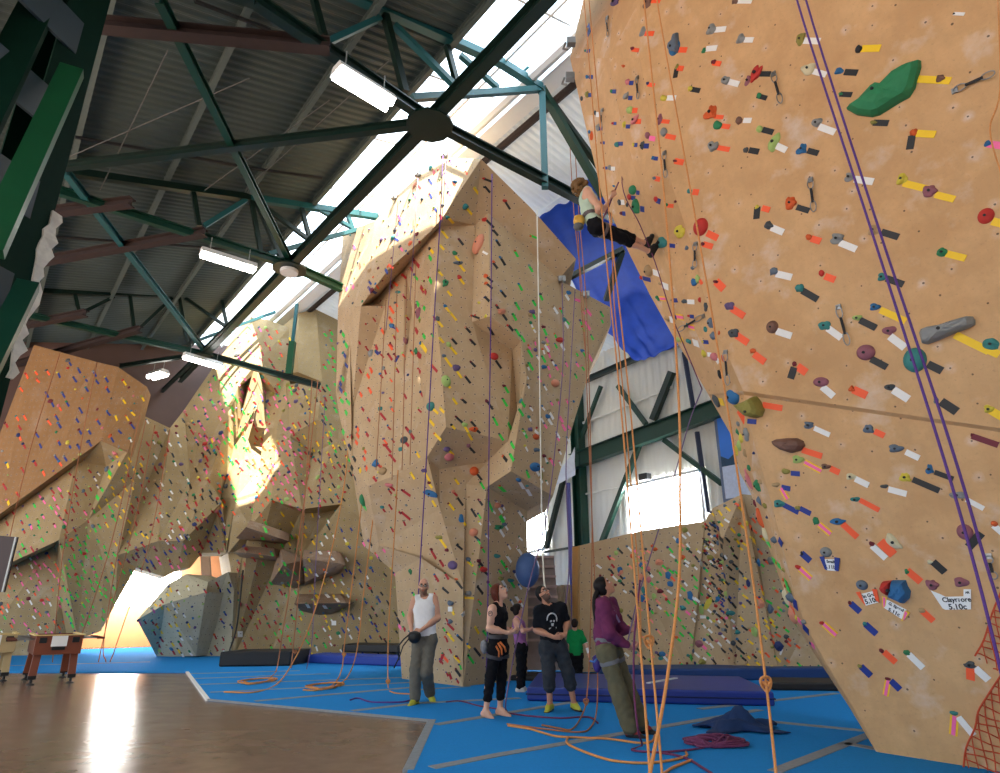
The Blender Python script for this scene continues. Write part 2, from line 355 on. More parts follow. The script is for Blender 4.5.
# ------------------------------------------------------------------ steel trusses
ZC = 9.6
def H(px, py, dz=0.0): return G(px, py, ZC+dz)
def truss(name, label, l, bottom, plane, mats):
    root = empty(name, B(4.7, l, ZC)); setp(root, label, 'roof truss', 'roof trusses')
    for part, a, b, w, mm in bottom:
        m = MB(); m.ibeam(H(*a) if not isinstance(a, Vector) else a, H(*b) if not isinstance(b, Vector) else b, w, w*1.25, w*.18); m.build(part, mm, root)
    for part, a, b, w, mm in plane:
        m = MB(); m.bar(onplane(*a, LV, l), onplane(*b, LV, l), w, w); m.build(part, mm, root)
    return root
N1, N2, N3 = H(430, 120), H(290, 265), H(205, 354)
l1, l2, l3 = LV.dot(N1), LV.dot(N2), LV.dot(N3)
def rightend(Nk): return Nk+PV*(PW-.15-PV.dot(Nk))
t1 = truss('roof_truss', 'nearest green roof truss, its bottom joint above the tower', l1,
  [('bottom_chord', N1, H(255, 0), .16, M_dark), ('bottom_chord', H(255, 0), B(-.4, l1, ZC), .16, M_dark), ('bottom_chord', N1, rightend(N1), .16, M_dark)],
  [('top_chord', (300, -28), (500, 62), .16, M_teal), ('top_chord', (500, 62), (541, 88), .16, M_teal),
   ('web', (324, 36), (312, -8), .1, M_dark), ('web', (328, 42), (380, 18), .1, M_teal), ('web', (385, 15), (405, 92), .12, M_dark), ('web', (394, 25), (457, 88), .11, M_teal),
   ('web', (447, 46), (458, 88), .1, M_dark), ('web', (460, 55), (498, 88), .1, M_teal), ('tie', (412, 98), (541, 89), .12, M_teal),
   ('strut', (542, 88), (545, 188), .13, M_teal), ('top_chord', (541, 88), (604, 196), .16, M_green), ('web', (541, 88), (600, 168), .12, M_dark), ('web', (500, 28), (536, 80), .14, M_teal)], None)
t2 = truss('roof_truss', 'middle green roof truss with a round cap at its joint', l2,
  [('bottom_chord', N2, B(-.35, l2, ZC), .15, M_green), ('bottom_chord', N2, H(366, 299), .17, M_bright)],
  [('top_chord', (64, 171), (250, 198), .16, M_dark), ('top_chord', (250, 198), (392, 219), .16, M_teal),
   ('web', (193, 190), (199, 226), .1, M_dark), ('web', (204, 226), (246, 200), .11, M_teal), ('web', (251, 198), (261, 254), .1, M_dark), ('web', (255, 198), (282, 260), .12, M_dark),
   ('web', (262, 205), (309, 240), .1, M_dark), ('web', (301, 206), (310, 240), .1, M_dark), ('tie', (269, 254), (378, 224), .11, M_teal), ('web', (320, 210), (352, 228), .1, M_teal), ('web', (347, 213), (353, 230), .1, M_teal)], None)
t3 = truss('roof_truss', 'far dark roof truss above the left climbing panels', l3,
  [('bottom_chord', N3, B(-.2, l3, ZC), .15, M_green), ('bottom_strut', N3, P(320, 386, 20.7), .16, M_dark)],
  [('top_chord', (37, 291), (222, 297), .16, M_dark), ('top_chord', (222, 297), (320, 303), .15, M_teal),
   ('web', (75, 295), (79, 312), .1, M_dark), ('web', (86, 311), (114, 297), .1, M_dark), ('web', (130, 296), (134, 328), .1, M_dark), ('web', (140, 328), (172, 298), .1, M_dark),
   ('web', (179, 297), (187, 342), .1, M_dark), ('web', (185, 298), (225, 326), .1, M_dark), ('web', (221, 298), (227, 326), .1, M_dark), ('tie', (194, 342), (275, 312), .1, M_teal)], None)
for Nk, t_, nm_, r in ((N1, t1, 'gusset_plate', .42), (N2, t2, 'gusset_plate', .42), (N3, t3, 'gusset_plate', .42)):
    m = MB(); n = 12; m.prism([Nk+Vector((math.cos(2*math.pi*i/n)*r, math.sin(2*math.pi*i/n)*r, -.14)) for i in range(n)], (0, 0, .05)); m.build(nm_, M_dark, t_)
m = MB(); m.tube([N2+Vector((0, 0, -.24)), N2+Vector((0, 0, -.15))], .22, 16); m.build('round_cap', M_white, t2)
def steel(name, a, b, w, h, mm, label, cat='beam', group=None):
    m = MB(); m.ibeam(a, b, w, h, w*.14); return setp(m.build(name, mm), label, cat, group)
# members that run along the hall / brace it, one thing each
steel('longitudinal_beam', H(600, -60), N1, .2, .24, M_dark, 'dark green beam rising from the near truss joint to the top edge')
steel('longitudinal_beam', N1, N2, .2, .24, M_dark, 'dark green beam between the near and middle truss joints')
steel('longitudinal_beam', N2, N3, .2, .24, M_dark, 'dark green beam between the middle and far truss joints')
steel('longitudinal_beam', N3, N3+(N3-N2).normalized()*3.4, .16, .2, M_dark, 'dark green beam running down beyond the far truss joint')
def rod(a, b, r, mm, label, name='brace_rod', cat='brace'):
    m = MB(); m.tube([a, b], r, 8); return setp(m.build(name, mm), label, cat)
steel('diagonal_brace', N1-Vector((0, 0, .05)), H(60, 167), .14, .16, M_dark, 'long green brace from the near joint to the left column')
steel('diagonal_brace', N2+Vector((0, 0, .1)), H(160, 0), .13, .15, M_green, 'long green brace crossing down to the round-capped joint', group=None)
steel('diagonal_brace', N3+Vector((0, 0, .1)), H(66, 172), .13, .15, M_teal, 'pale green brace from the column to the far joint')
steel('diagonal_brace', N3+Vector((0, 0, .02)), H(120, 366), .12, .14, M_dark, 'dark brace ending above the far left panel')
steel('diagonal_brace', N2-Vector((0, 0, .02)), H(143, 410), .12, .14, M_dark, 'dark brace below the small flood lamp')
for a, b, w, lab in (((96, 24), (330, 46), .2, 'nearest rusty brown beam at the top'), ((50, 212), (132, 202), .2, 'short rusty brown beam ending at the middle truss'), ((38, 262), (205, 232), .2, 'long rusty brown beam reaching the lamp'),
                     ((18, 326), (86, 313), .2, 'short rusty beam ending at the far truss'), ((5, 367), (140, 329), .2, 'lowest rusty brown beam over the left panels')):
    steel('rusty_beam', H(*a), H(*b), w, w, M_rust, lab, 'beam')
# green frame at the far side of the ridge, vertical post with a grey pole on the left tower
for a, b, w, mm, lab in (((478, 10), (540, 45), .16, M_bright, 'green roof bar above the ridge joint, upper piece'), ((540, 45), (578, 95), .16, M_green, 'green roof bar running down to the right climbing wall'),
                     ((492, 30), (494, 64), .12, M_teal, 'short teal upright under the green roof bar')):
    m = MB(); m.bar(onplane(*a, LV, l2-1.5), onplane(*b, LV, l2-1.5), w, w); setp(m.build('roof_bar', mm), lab, 'beam')
for a, b, w, mm, lab in (((331, 167), (402, 188), .16, M_green, 'teal bar beyond the beam, upper piece'), ((354, 174), (384, 208), .12, M_green, 'slanting teal bar beyond the beam'), ((351, 173), (349, 196), .1, M_teal, 'short upright beyond the beam')):
    m = MB(); m.bar(onplane(*a, LV, l2+3), onplane(*b, LV, l2+3), w, w); setp(m.build('roof_bar', mm), lab, 'beam')
hp = P(297, 304, 20.4); lp = P(289, 374, 20.55)
pr = empty('hanging_post', lp); setp(pr, 'grey post with green lower sleeve hanging to the left wall', 'post')
m = MB(); m.bar(hp, lp, .1, .1); m.build('post', M_teal, pr)
m = MB(); m.bar(hp+(lp-hp)*.55, lp, .2, .2); m.build('sleeve', M_bright, pr)
m = MB(); 
# wires
for i, (a, b, lab) in enumerate((((62, 160), (250, 78), 'wire stay on the dark roof, upper'), ((168, 50), (100, 190), 'wire stay dropping along the first purlin'), ((245, 190), (390, 60), 'wire stay beside the near lamp'), ((205, 190), (330, 100), 'wire stay under the lamp'))):
    m = MB(); m.tube([onplane(*a, Vector((SLOPE*PV.x*-1, SLOPE*PV.y*-1, 1)).normalized(), (Vector((-SLOPE*PV.x, -SLOPE*PV.y, 1)).normalized()).dot(B(0, 0, roofz(0)-.45))),
                      onplane(*b, Vector((-SLOPE*PV.x, -SLOPE*PV.y, 1)).normalized(), (Vector((-SLOPE*PV.x, -SLOPE*PV.y, 1)).normalized()).dot(B(0, 0, roofz(0)-.45)))], .012, 5)
    setp(m.build('stay_wire', mat('dull_wire', (74, 76, 74))), lab, 'wire')
# conduit
RN = Vector((-SLOPE*PV.x, -SLOPE*PV.y, 1)).normalized()
def RP(px, py, off=.3): return onplane(px, py, RN, RN.dot(B(0, 0, roofz(0)-off)))
for pts, lab in (([(75, 137), (180, 155), (250, 168), (322, 178)], 'black conduit across the dark roof above the middle truss'), ([(44, 236), (100, 240), (200, 247), (250, 252)], 'black conduit across the dark roof below the middle truss'), ([(195, 1), (250, 22), (270, 30)], 'black conduit near the top of the dark roof')):
    m = MB(); m.tube([RP(*q) for q in pts], .035, 6); setp(m.build('conduit', M_black), lab, 'conduit')
# ---- lattice column on the left
cr = empty('lattice_column', (-5.4, 6.4, 0)); setp(cr, 'tall dark green lattice column leaning along the left edge', 'column')
def vert(px, py, D):        # foot of a vertical line seen at px,py at level distance D
    d = ray(px, py); k = D/math.hypot(d.x, d.y); return Vector((d.x*k, d.y*k, 0))
pa = vert(48, 185, 8.2); pa2 = vert(8, 185, 8.05); 
pb_ = vert(-28, 90, 7.2); pb2_ = vert(-75, 90, 7.0)
def panel(a, b, z0, z1, t, name, mm):
    m = MB(); x = (b-a).normalized(); y = Vector((-x.y, x.x, 0)); h = Vector((0, 0, 1))
    m.prism([a+h*z0, b+h*z0, b+h*z1, a+h*z1], y*t); return m.build(name, mm, cr)
x_ = (pa-pa2).normalized(); y_ = Vector((-x_.y, x_.x, 0))
# column: two I posts joined by plates, a diagonal and cross battens
def ipost(base, w, dpt, name, mm):
    m = MB(); z = Vector((0, 0, 1)); c = base
    m.box(c+z*5.1-y_*0, (w, .03, 10.2), (x_, y_, z)); m.box(c+z*5.1+y_*dpt, (w, .03, 10.2), (x_, y_, z)); m.box(c+z*5.1+y_*dpt/2, (.03, dpt, 10.2), (x_, y_, z)); return m.build(name, mm, cr)
ca, cb = vert(38, 185, 8.2), vert(-95, 90, 7.4)
M_colm = mat('column_green', (8, 40, 30), rough=.6, vary=.2, spec=.12)
ipost(ca, .46, .5, 'post', M_colm); ipost(cb, .42, .5, 'post', M_colm)
for i, z in enumerate((2.2, 3.4, 4.6, 5.8, 7.0, 8.2, 9.4)):
    m = MB(); m.box((ca+cb)/2+Vector((0, 0, z)), ((ca-cb).length, .04, .5), ((ca-cb).normalized(), Vector((0, 0, 1)).cross((ca-cb).normalized()), Vector((0, 0, 1)))); m.build('batten_plate', mat('blue_grey_steel', (40, 58, 68), rough=.5), cr)
fr = -y_*.06
m = MB(); m.bar(P(72, 70, ca.y-.18), P(-12, 252, (ca.y+cb.y)/2-.35), .24, .12); m.build('diagonal', M_bright, cr)
m = MB(); m.bar(P(56, -30, ca.y-.18), P(-38, 160, (ca.y+cb.y)/2-.35), .34, .12); m.build('diagonal', M_colm, cr)
m = MB(); m.bar(P(28, 285, ca.y-.15), P(-30, 400, (ca.y+cb.y)/2-.35), .2, .12); m.build('diagonal', M_green, cr)
# torn white insulation on the edge of the column
tw = MB(); e = ca+x_*.2
pts = []
random.seed(3)
for i in range(24):
    z = 3.7+i*.09; pts.append((e+x_*random.uniform(.02, .14)-y_*random.uniform(0, .05)+Vector((0, 0, z)), e-x_*random.uniform(.0, .06)-y_*.05+Vector((0, 0, z))))
vs = [];
for a, b in pts: vs += [a, b, b+y_*.05, a+y_*.05]
fs = []
for i in range(len(pts)-1):
    for j in range(4): fs.append((4*i+j, 4*i+(j+1) % 4, 4*(i+1)+(j+1) % 4, 4*(i+1)+j))
fs += [(0, 1, 2, 3), tuple(4*(len(pts)-1)+j for j in (3, 2, 1, 0))]
tw.add(vs, fs); setp(tw.build('insulation_strip', mat('torn_white_wrap', (214, 212, 204), rough=.8, vary=.25, scale=14)), 'torn white wrapping clinging to the green column edge', 'insulation')
# dark board at the left edge
bd = MB(); q = [P(-60, 531, 12.2), P(16.5, 537, 12.2), P(3, 592, 12.2), P(-75, 592, 12.2)]; bd.prism(q, (0, .06, 0)); bo = bd.build('hanging_board', mat('dark_brown_board', (52, 34, 34), rough=.6)); setp(bo, 'dark brown hanging board cut off by the left edge', 'board')
fr_ = MB(); fr_.bar(q[1]+Vector((0, -.01, 0)), q[2]+Vector((0, -.01, 0)), .03, .03); fr_.build('metal_edge', M_cable, bo)
cbm = MB(); f_ = q[3]+Vector((.35, .09, 0)); cbm.bar(Vector((f_.x, f_.y, 0)), f_+Vector((0, 0, .9)), .08, .08); cbm.build('stand_post', M_black, bo)
# ---- steelwork on the right-hand wall
sc_ = MB(); a = W(578, 445, .2); base = Vector((a.x, a.y, 0)); sc_.ibeam(base, base+Vector((0, 0, 9.6)), .36, .4, .03, up=LV); so = sc_.build('steel_column', M_green); setp(so, 'green steel column on the siding wall beside the tower', 'column')
def onw(name, a, b, w, h, mm, label, off=.25, cat='beam', ib=True):
    m = MB(); (m.ibeam if ib else m.bar)(W(*a, off), W(*b, off), w, h); return setp(m.build(name, mm), label, cat)
onw('crane_beam', (572, 462), (760, 393), .3, .56, M_green, 'deep green beam running across the siding wall', .35)
onw('wall_brace', (583, 592), (641, 440), .16, .16, M_green, 'green diagonal brace left of the large window', .2, ib=False)
onw('wall_brace', (546, 548), (566, 470), .16, .16, M_dark, 'dark diagonal brace in front of the narrow window', .2, ib=False)
onw('wall_brace', (664, 440), (722, 484), .14, .14, M_green, 'green diagonal brace running towards the poster', .2, ib=False)
onw('wall_brace', (653, 420), (672, 372), .2, .2, M_dark, 'thick dark brace above the deep green beam', .2, ib=False)
onw('wall_brace', (618, 386), (646, 424), .14, .14, M_green, 'thin green brace above the deep beam', .2, ib=False)
onw('wall_brace', (577, 450), (601, 386), .12, .12, M_green, 'thin green brace beside the tower edge', .2, ib=False)
onw('wall_post', (697, 432), (708, 512), .12, .12, mat('blue_grey_post', (44, 52, 78)), 'slim dark post beside the large window', .2, ib=False)
onw('wall_post', (684, 352), (694, 412), .12, .12, mat('blue_grey_post', (44, 52, 78)), 'slim dark post above the deep beam', .2, ib=False)
onw('eave_beam', (586, 380), (720, 322), .16, .2, M_dark, 'dark eave beam under the blue tarpaulin', .2)
onw('wall_rail', (578, 425), (672, 387), .06, .08, M_side, 'pale horizontal rail above the deep beam', .1, ib=False)
onw('wall_rail', (582, 495), (626, 484), .05, .06, M_side, 'pale horizontal rail left of the large window', .1, ib=False)
onw('wall_rail', (545, 552), (582, 546), .08, .08, M_dark, 'dark rail beside the narrow window', .15, ib=False)
# blue purple pole in front of the column
m = MB(); f = W(571, 560, .7); m.tube([Vector((f.x, f.y, .02)), Vector((f.x, f.y, 5.6))], .075, 10); setp(m.build('round_pole', mat('violet_pole', (58, 52, 110))), 'blue violet pole in front of the green column', 'pole')
# flood lamp above window
fl_ = empty('wall_lamp', W(645, 478, .3)); setp(fl_, 'small black flood lamp above the large window', 'lamp')
m = MB(); m.box(W(645, 477, .35), (.34, .25, .22), (LV, PV, Vector((0, 0, 1)))); bevel(m.build('lamp_body', M_black, fl_), .02)
m = MB(); m.bar(W(645, 481, .05), W(645, 479, .3), .05); m.build('bracket', M_black, fl_)
# poster
po = empty('poster', W(740, 470, .3)); setp(po, 'tall framed mountain poster half hidden by the right climbing wall', 'poster')
def Wp(px, py): return W(px, py, .28)
tl, bl = Wp(711, 416), Wp(723.5, 504); hgt = tl.z-bl.z
tl = Vector((bl.x, bl.y, tl.z)); wd = -LV*1.7; z = Vector((0, 0, 1))
def pq(u0, v0, u1, v1, off): return [bl+wd*u+z*hgt*v-PV*off for u, v in ((u0, v0), (u1, v0), (u1, v1), (u0, v1))]
m = MB(); m.prism(pq(0, 0, 1, 1, 0), PV*.05); m.build('frame', mat('grey_blue_frame', (98, 112, 138)), po)
m = MB(); m.prism(pq(.06, .4, .95, .97, .02), PV*.01); m.build('sky_print', mat('poster_sky', (56, 122, 214), vary=.1, scale=2), po)
m = MB(); m.prism(pq(.06, .05, .95, .4, .02), PV*.01); m.build('snow_print', mat('poster_snow', (188, 200, 222), vary=.22, scale=12), po)
m = MB(); m.prism([bl+wd*u+z*hgt*v-PV*.03 for u, v in ((.06, .4), (.95, .4), (.95, .78), (.8, .7), (.62, .74), (.42, .56), (.2, .47), (.06, .52))], PV*.008); m.build('mountain_print', mat('poster_rock', (36, 70, 96), vary=.4, scale=9), po)
# white flag by tower
fg = MB(); n = 7; q0, q1, q2, q3 = W(574.5, 447, .8), W(552, 487, .8), W(575, 475, .8), W(566, 452, .8)
vs = []; 
for i in range(n):
    t = i/(n-1); a = q0.lerp(q3, 1-t) if False else q0.lerp(q1, t); b = q0.lerp(q2, min(1, t)) ; w_ = PV*(.05*math.sin(t*9))
    vs += [a+w_, b+w_*.3]
fg.add(vs+[v+PV*.012 for v in vs], [(2*i, 2*i+1, 2*i+3, 2*i+2) for i in range(n-1)]+[(2*n+2*i, 2*n+2*i+2, 2*n+2*i+3, 2*n+2*i+1) for i in range(n-1)])
setp(fg.build('cloth_flag', mat('white_cloth', (206, 210, 220), rough=.8)), 'white cloth flag hanging at the tower edge by the green column', 'flag')
# blue tarpaulin
tp = MB()
grid = [[(536, 222, 14.0), (572, 196, 13.9), (600, 172, 13.3), (640, 165, 12.9)], [(560, 262, 15.6), (585, 245, 15.2), (612, 235, 14.8), (655, 230, 14.2)],
        [(592, 318, 17.8), (608, 300, 17.4), (632, 292, 17.0), (680, 290, 16.5)], [(606, 330, 18.6), (622, 335, 18.4), (648, 330, 18.0), (690, 325, 17.5)], [(616, 342, 19.0), (638, 362, 19.0), (660, 353, 18.7), (700, 338, 18.2)]]
def gi(u, v):
    u *= 3; v *= 4; i = min(2, int(u)); j = min(3, int(v)); a = u-i; b = v-j
    p = [P(*grid[j][i]), P(*grid[j][i+1]), P(*grid[j+1][i]), P(*grid[j+1][i+1])]
    w = p[0]*(1-a)*(1-b)+p[1]*a*(1-b)+p[2]*(1-a)*b+p[3]*a*b
    return w+Vector((0, -1, .25))*(.07*math.sin(u*5+v*2.1)+.05*math.sin(u*13-v*3)+.03*math.sin(v*11+u*4))
nu, nv = 40, 40
vs = [gi(i/nu, j/nv) for j in range(nv+1) for i in range(nu+1)]
tp.add(vs, [(j*(nu+1)+i, j*(nu+1)+i+1, (j+1)*(nu+1)+i+1, (j+1)*(nu+1)+i) for j in range(nv) for i in range(nu)])
ta = tp.build('tarpaulin', mat('blue_tarpaulin', (26, 76, 190), rough=.62, vary=.18, scale=5), smooth=True); setp(ta, 'large blue tarpaulin hung behind the climber', 'tarpaulin')
sm = ta.modifiers.new('thickness', 'SOLIDIFY'); sm.thickness = .02
for a, b, Y0, Y1, lab in (((562, 281), (624, 249), 14.9, 14.0, 'dark steel arm across the blue tarpaulin'), ((606, 300), (622, 252), 15.3, 14.0, 'thin dark strut dropping from the steel arm')):
    m = MB(); m.bar(P(*a, Y0), P(*b, Y1), .13, .13); setp(m.build('steel_arm', M_dark), lab, 'beam')
# ------------------------------------------------------------------ lamps
M_tube = mat('fluorescent_glow', (255, 252, 244), emit=14.0, vary=.01)
def strip_lamp(c, ln, wd_, d, label):
    root = empty('ceiling_light', c); setp(root, label, 'ceiling light', 'strip lights under the trusses')
    x = d.normalized(); y = Vector((0, 0, 1)).cross(x); z = Vector((0, 0, 1))
    m = MB(); m.add([c+x*(i*ln/2)+y*(j*wd_/2*(1 if k < 0 else .55))+z*(k*.07) for k in (-1, 1) for j in (-1, 1) for i in (-1, 1)], [(0, 2, 3, 1), (4, 5, 7, 6), (0, 1, 5, 4), (2, 6, 7, 3), (0, 4, 6, 2), (1, 3, 7, 5)]); m.build('housing', M_white, root)
    for s in (-1, 1):
        m = MB(); m.tube([c+x*(-ln*.48)+y*(s*wd_*.24)-z*.11, c+x*(ln*.48)+y*(s*wd_*.24)-z*.11], wd_*.17, 10); m.build('tube', M_tube, root)
    for s in (-1, 1):
        m = MB(); m.tube([c+x*(s*ln*.35)+z*.07, c+x*(s*ln*.35)+z*.42], .012, 5); m.build('hanger', M_cable, root)
def hang(a, b, wd_, label, dz=-.38):
    A, Bq = H(*a, dz), H(*b, dz); strip_lamp((A+Bq)/2, (A-Bq).length, wd_, Bq-A, label)
hang((336, 67), (391, 101), .36, 'nearest bright strip light under the near truss')
hang((201, 250), (256, 267), .30, 'bright strip light under the middle truss')
hang((184, 354), (222, 365), .30, 'bright strip light at the far truss joint')
hang((151, 375), (165, 371), .42, 'small bright flood lamp behind the dark brace', -.2)
# ================================================================== climbing surfaces
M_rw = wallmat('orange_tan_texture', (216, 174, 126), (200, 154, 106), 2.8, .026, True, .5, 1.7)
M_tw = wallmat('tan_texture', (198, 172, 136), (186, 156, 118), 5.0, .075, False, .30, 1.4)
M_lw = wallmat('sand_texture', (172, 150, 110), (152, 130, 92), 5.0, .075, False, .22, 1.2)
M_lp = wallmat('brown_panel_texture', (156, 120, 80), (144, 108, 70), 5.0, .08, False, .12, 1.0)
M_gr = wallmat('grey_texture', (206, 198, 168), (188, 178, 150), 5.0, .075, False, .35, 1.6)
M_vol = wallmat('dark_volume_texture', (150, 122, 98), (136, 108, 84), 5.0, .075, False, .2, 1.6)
# ---- right wall: two leaning planes and a turned left side
NH = Vector((-.79, -.62, 0)).normalized(); BB = G(880, 755); UH = Vector((.62, -.79, 0)).normalized()
def RWp(px, py, t, off=0.0):
    d = ray(px, py); a = (CAMP-BB).dot(NH)-t*CAMP.z-off; b = d.dot(NH)-t*d.z; return CAMP-d*(a/b)
TU, TL = .207, .190
def RU(px, py): return RWp(px, py, TU)
def RL(px, py): return RWp(px, py, TL)
def push(v, k): return CAMP+(v-CAMP)*k
rows = [((592, -70), (640, -70), -70), ((583, 0), (640, 0), 0), ((570, 58), (640, 58), 60), ((583, 115), (650, 115), 120), ((602, 195), (675, 195), 212), ((630, 255), (693, 250), 275), ((650, 295), (705, 300), 335), ((674, 338), (718, 335), 375), ((693, 368), (732, 365), 412), ((708, 394), (743, 391), 447)]
Gd = []
for bq, ar, yr in rows:
    A = RU(*ar); Bq = push(RU(*bq), 1.10); md = push(RU((bq[0]*.45+ar[0]*.55), (bq[1]+ar[1])/2), 1.025)
    rr = [RU(ar[0]+(1130-ar[0])*k, ar[1]+(yr-ar[1])*k) for k in (.25, .5, .75, 1)]
    Gd.append([Bq, md, A]+rr)
polys = [[Gd[j][i], Gd[j][i+1], Gd[j+1][i+1], Gd[j+1][i]] for j in range(len(Gd)-1) for i in range(6)]
lrows = [((709, 396), (744, 395), 451), ((730, 433), (753, 438), 490), ((740, 473), (762, 470), 520), ((751, 494), (769, 494), 545), ((766, 540), (781, 540), 590), ((784, 591), (794, 591), 640), ((796, 625), (805, 625), 670), ((821, 664), (827, 664), 705), ((848, 705), (852, 705), 740)]
Gl = []
for k_, (bq, ar, yr) in enumerate(lrows):
    A = RL(*ar); Bq = push(RL(*bq), 1.10-.008*k_); md = push(RL((bq[0]+ar[0])/2, (bq[1]+ar[1])/2), 1.03-.003*k_)
    Gl.append([Bq, md, A]+[RL(ar[0]+(1130-ar[0])*k, ar[1]+(yr-ar[1])*k) for k in (.25, .5, .75, 1)])
Gl.append([BB+UH*s for s in (-.02, 0, .03, .5, 1.0, 1.6, 2.6)])
polys += [[Gl[j][i], Gl[j][i+1], Gl[j+1][i+1], Gl[j+1][i]] for j in range(len(Gl)-1) for i in range(6)]
polys += [[Gd[-1][i], Gd[-1][i+1], Gl[0][i+1], Gl[0][i]] for i in range(6)]
rw = facets('climbing_wall', polys, M_rw, (1.0, .75, .0), 'huge orange tan overhanging climbing wall filling the right side', smooth=False)
# ---- back boulder wall
bw = [[(578, 546, 15.6), (640, 531, 15.0), (655, 610, 15.0), (640, 672, 14.9), (578, 672, 15.4)],
      [(640, 531, 15.0), (705, 521, 14.6), (700, 600, 14.9), (690, 674, 14.8), (640, 672, 14.9), (655, 610, 15.0)],
      [(705, 521, 14.6), (713, 508, 14.5), (722, 540, 14.1), (728, 600, 14.6), (735, 677, 14.6), (690, 674, 14.8), (700, 600, 14.9)],
      [(713, 508, 14.5), (742, 494, 14.2), (756, 540, 13.6), (765, 600, 14.2), (780, 679, 14.3), (735, 677, 14.6), (728, 600, 14.6), (722, 540, 14.1)],
      [(742, 494, 14.2), (790, 500, 14.5), (840, 560, 14.6), (870, 680, 14.3), (780, 679, 14.3), (765, 600, 14.2), (756, 540, 13.6)]]
facets('climbing_wall', bw, M_tw, (.5, .7, 0), 'low tan boulder wall crowded with small holds under the large window')
facets('climbing_wall', [[(572, 547, 16.1), (579, 546, 15.55), (579, 672, 15.35), (572, 668, 16.2)]], mat('plywood_edge', (196, 150, 84), vary=.12), (.3, .5, 0), 'plywood end panel at the left side of the boulder wall', register=False)
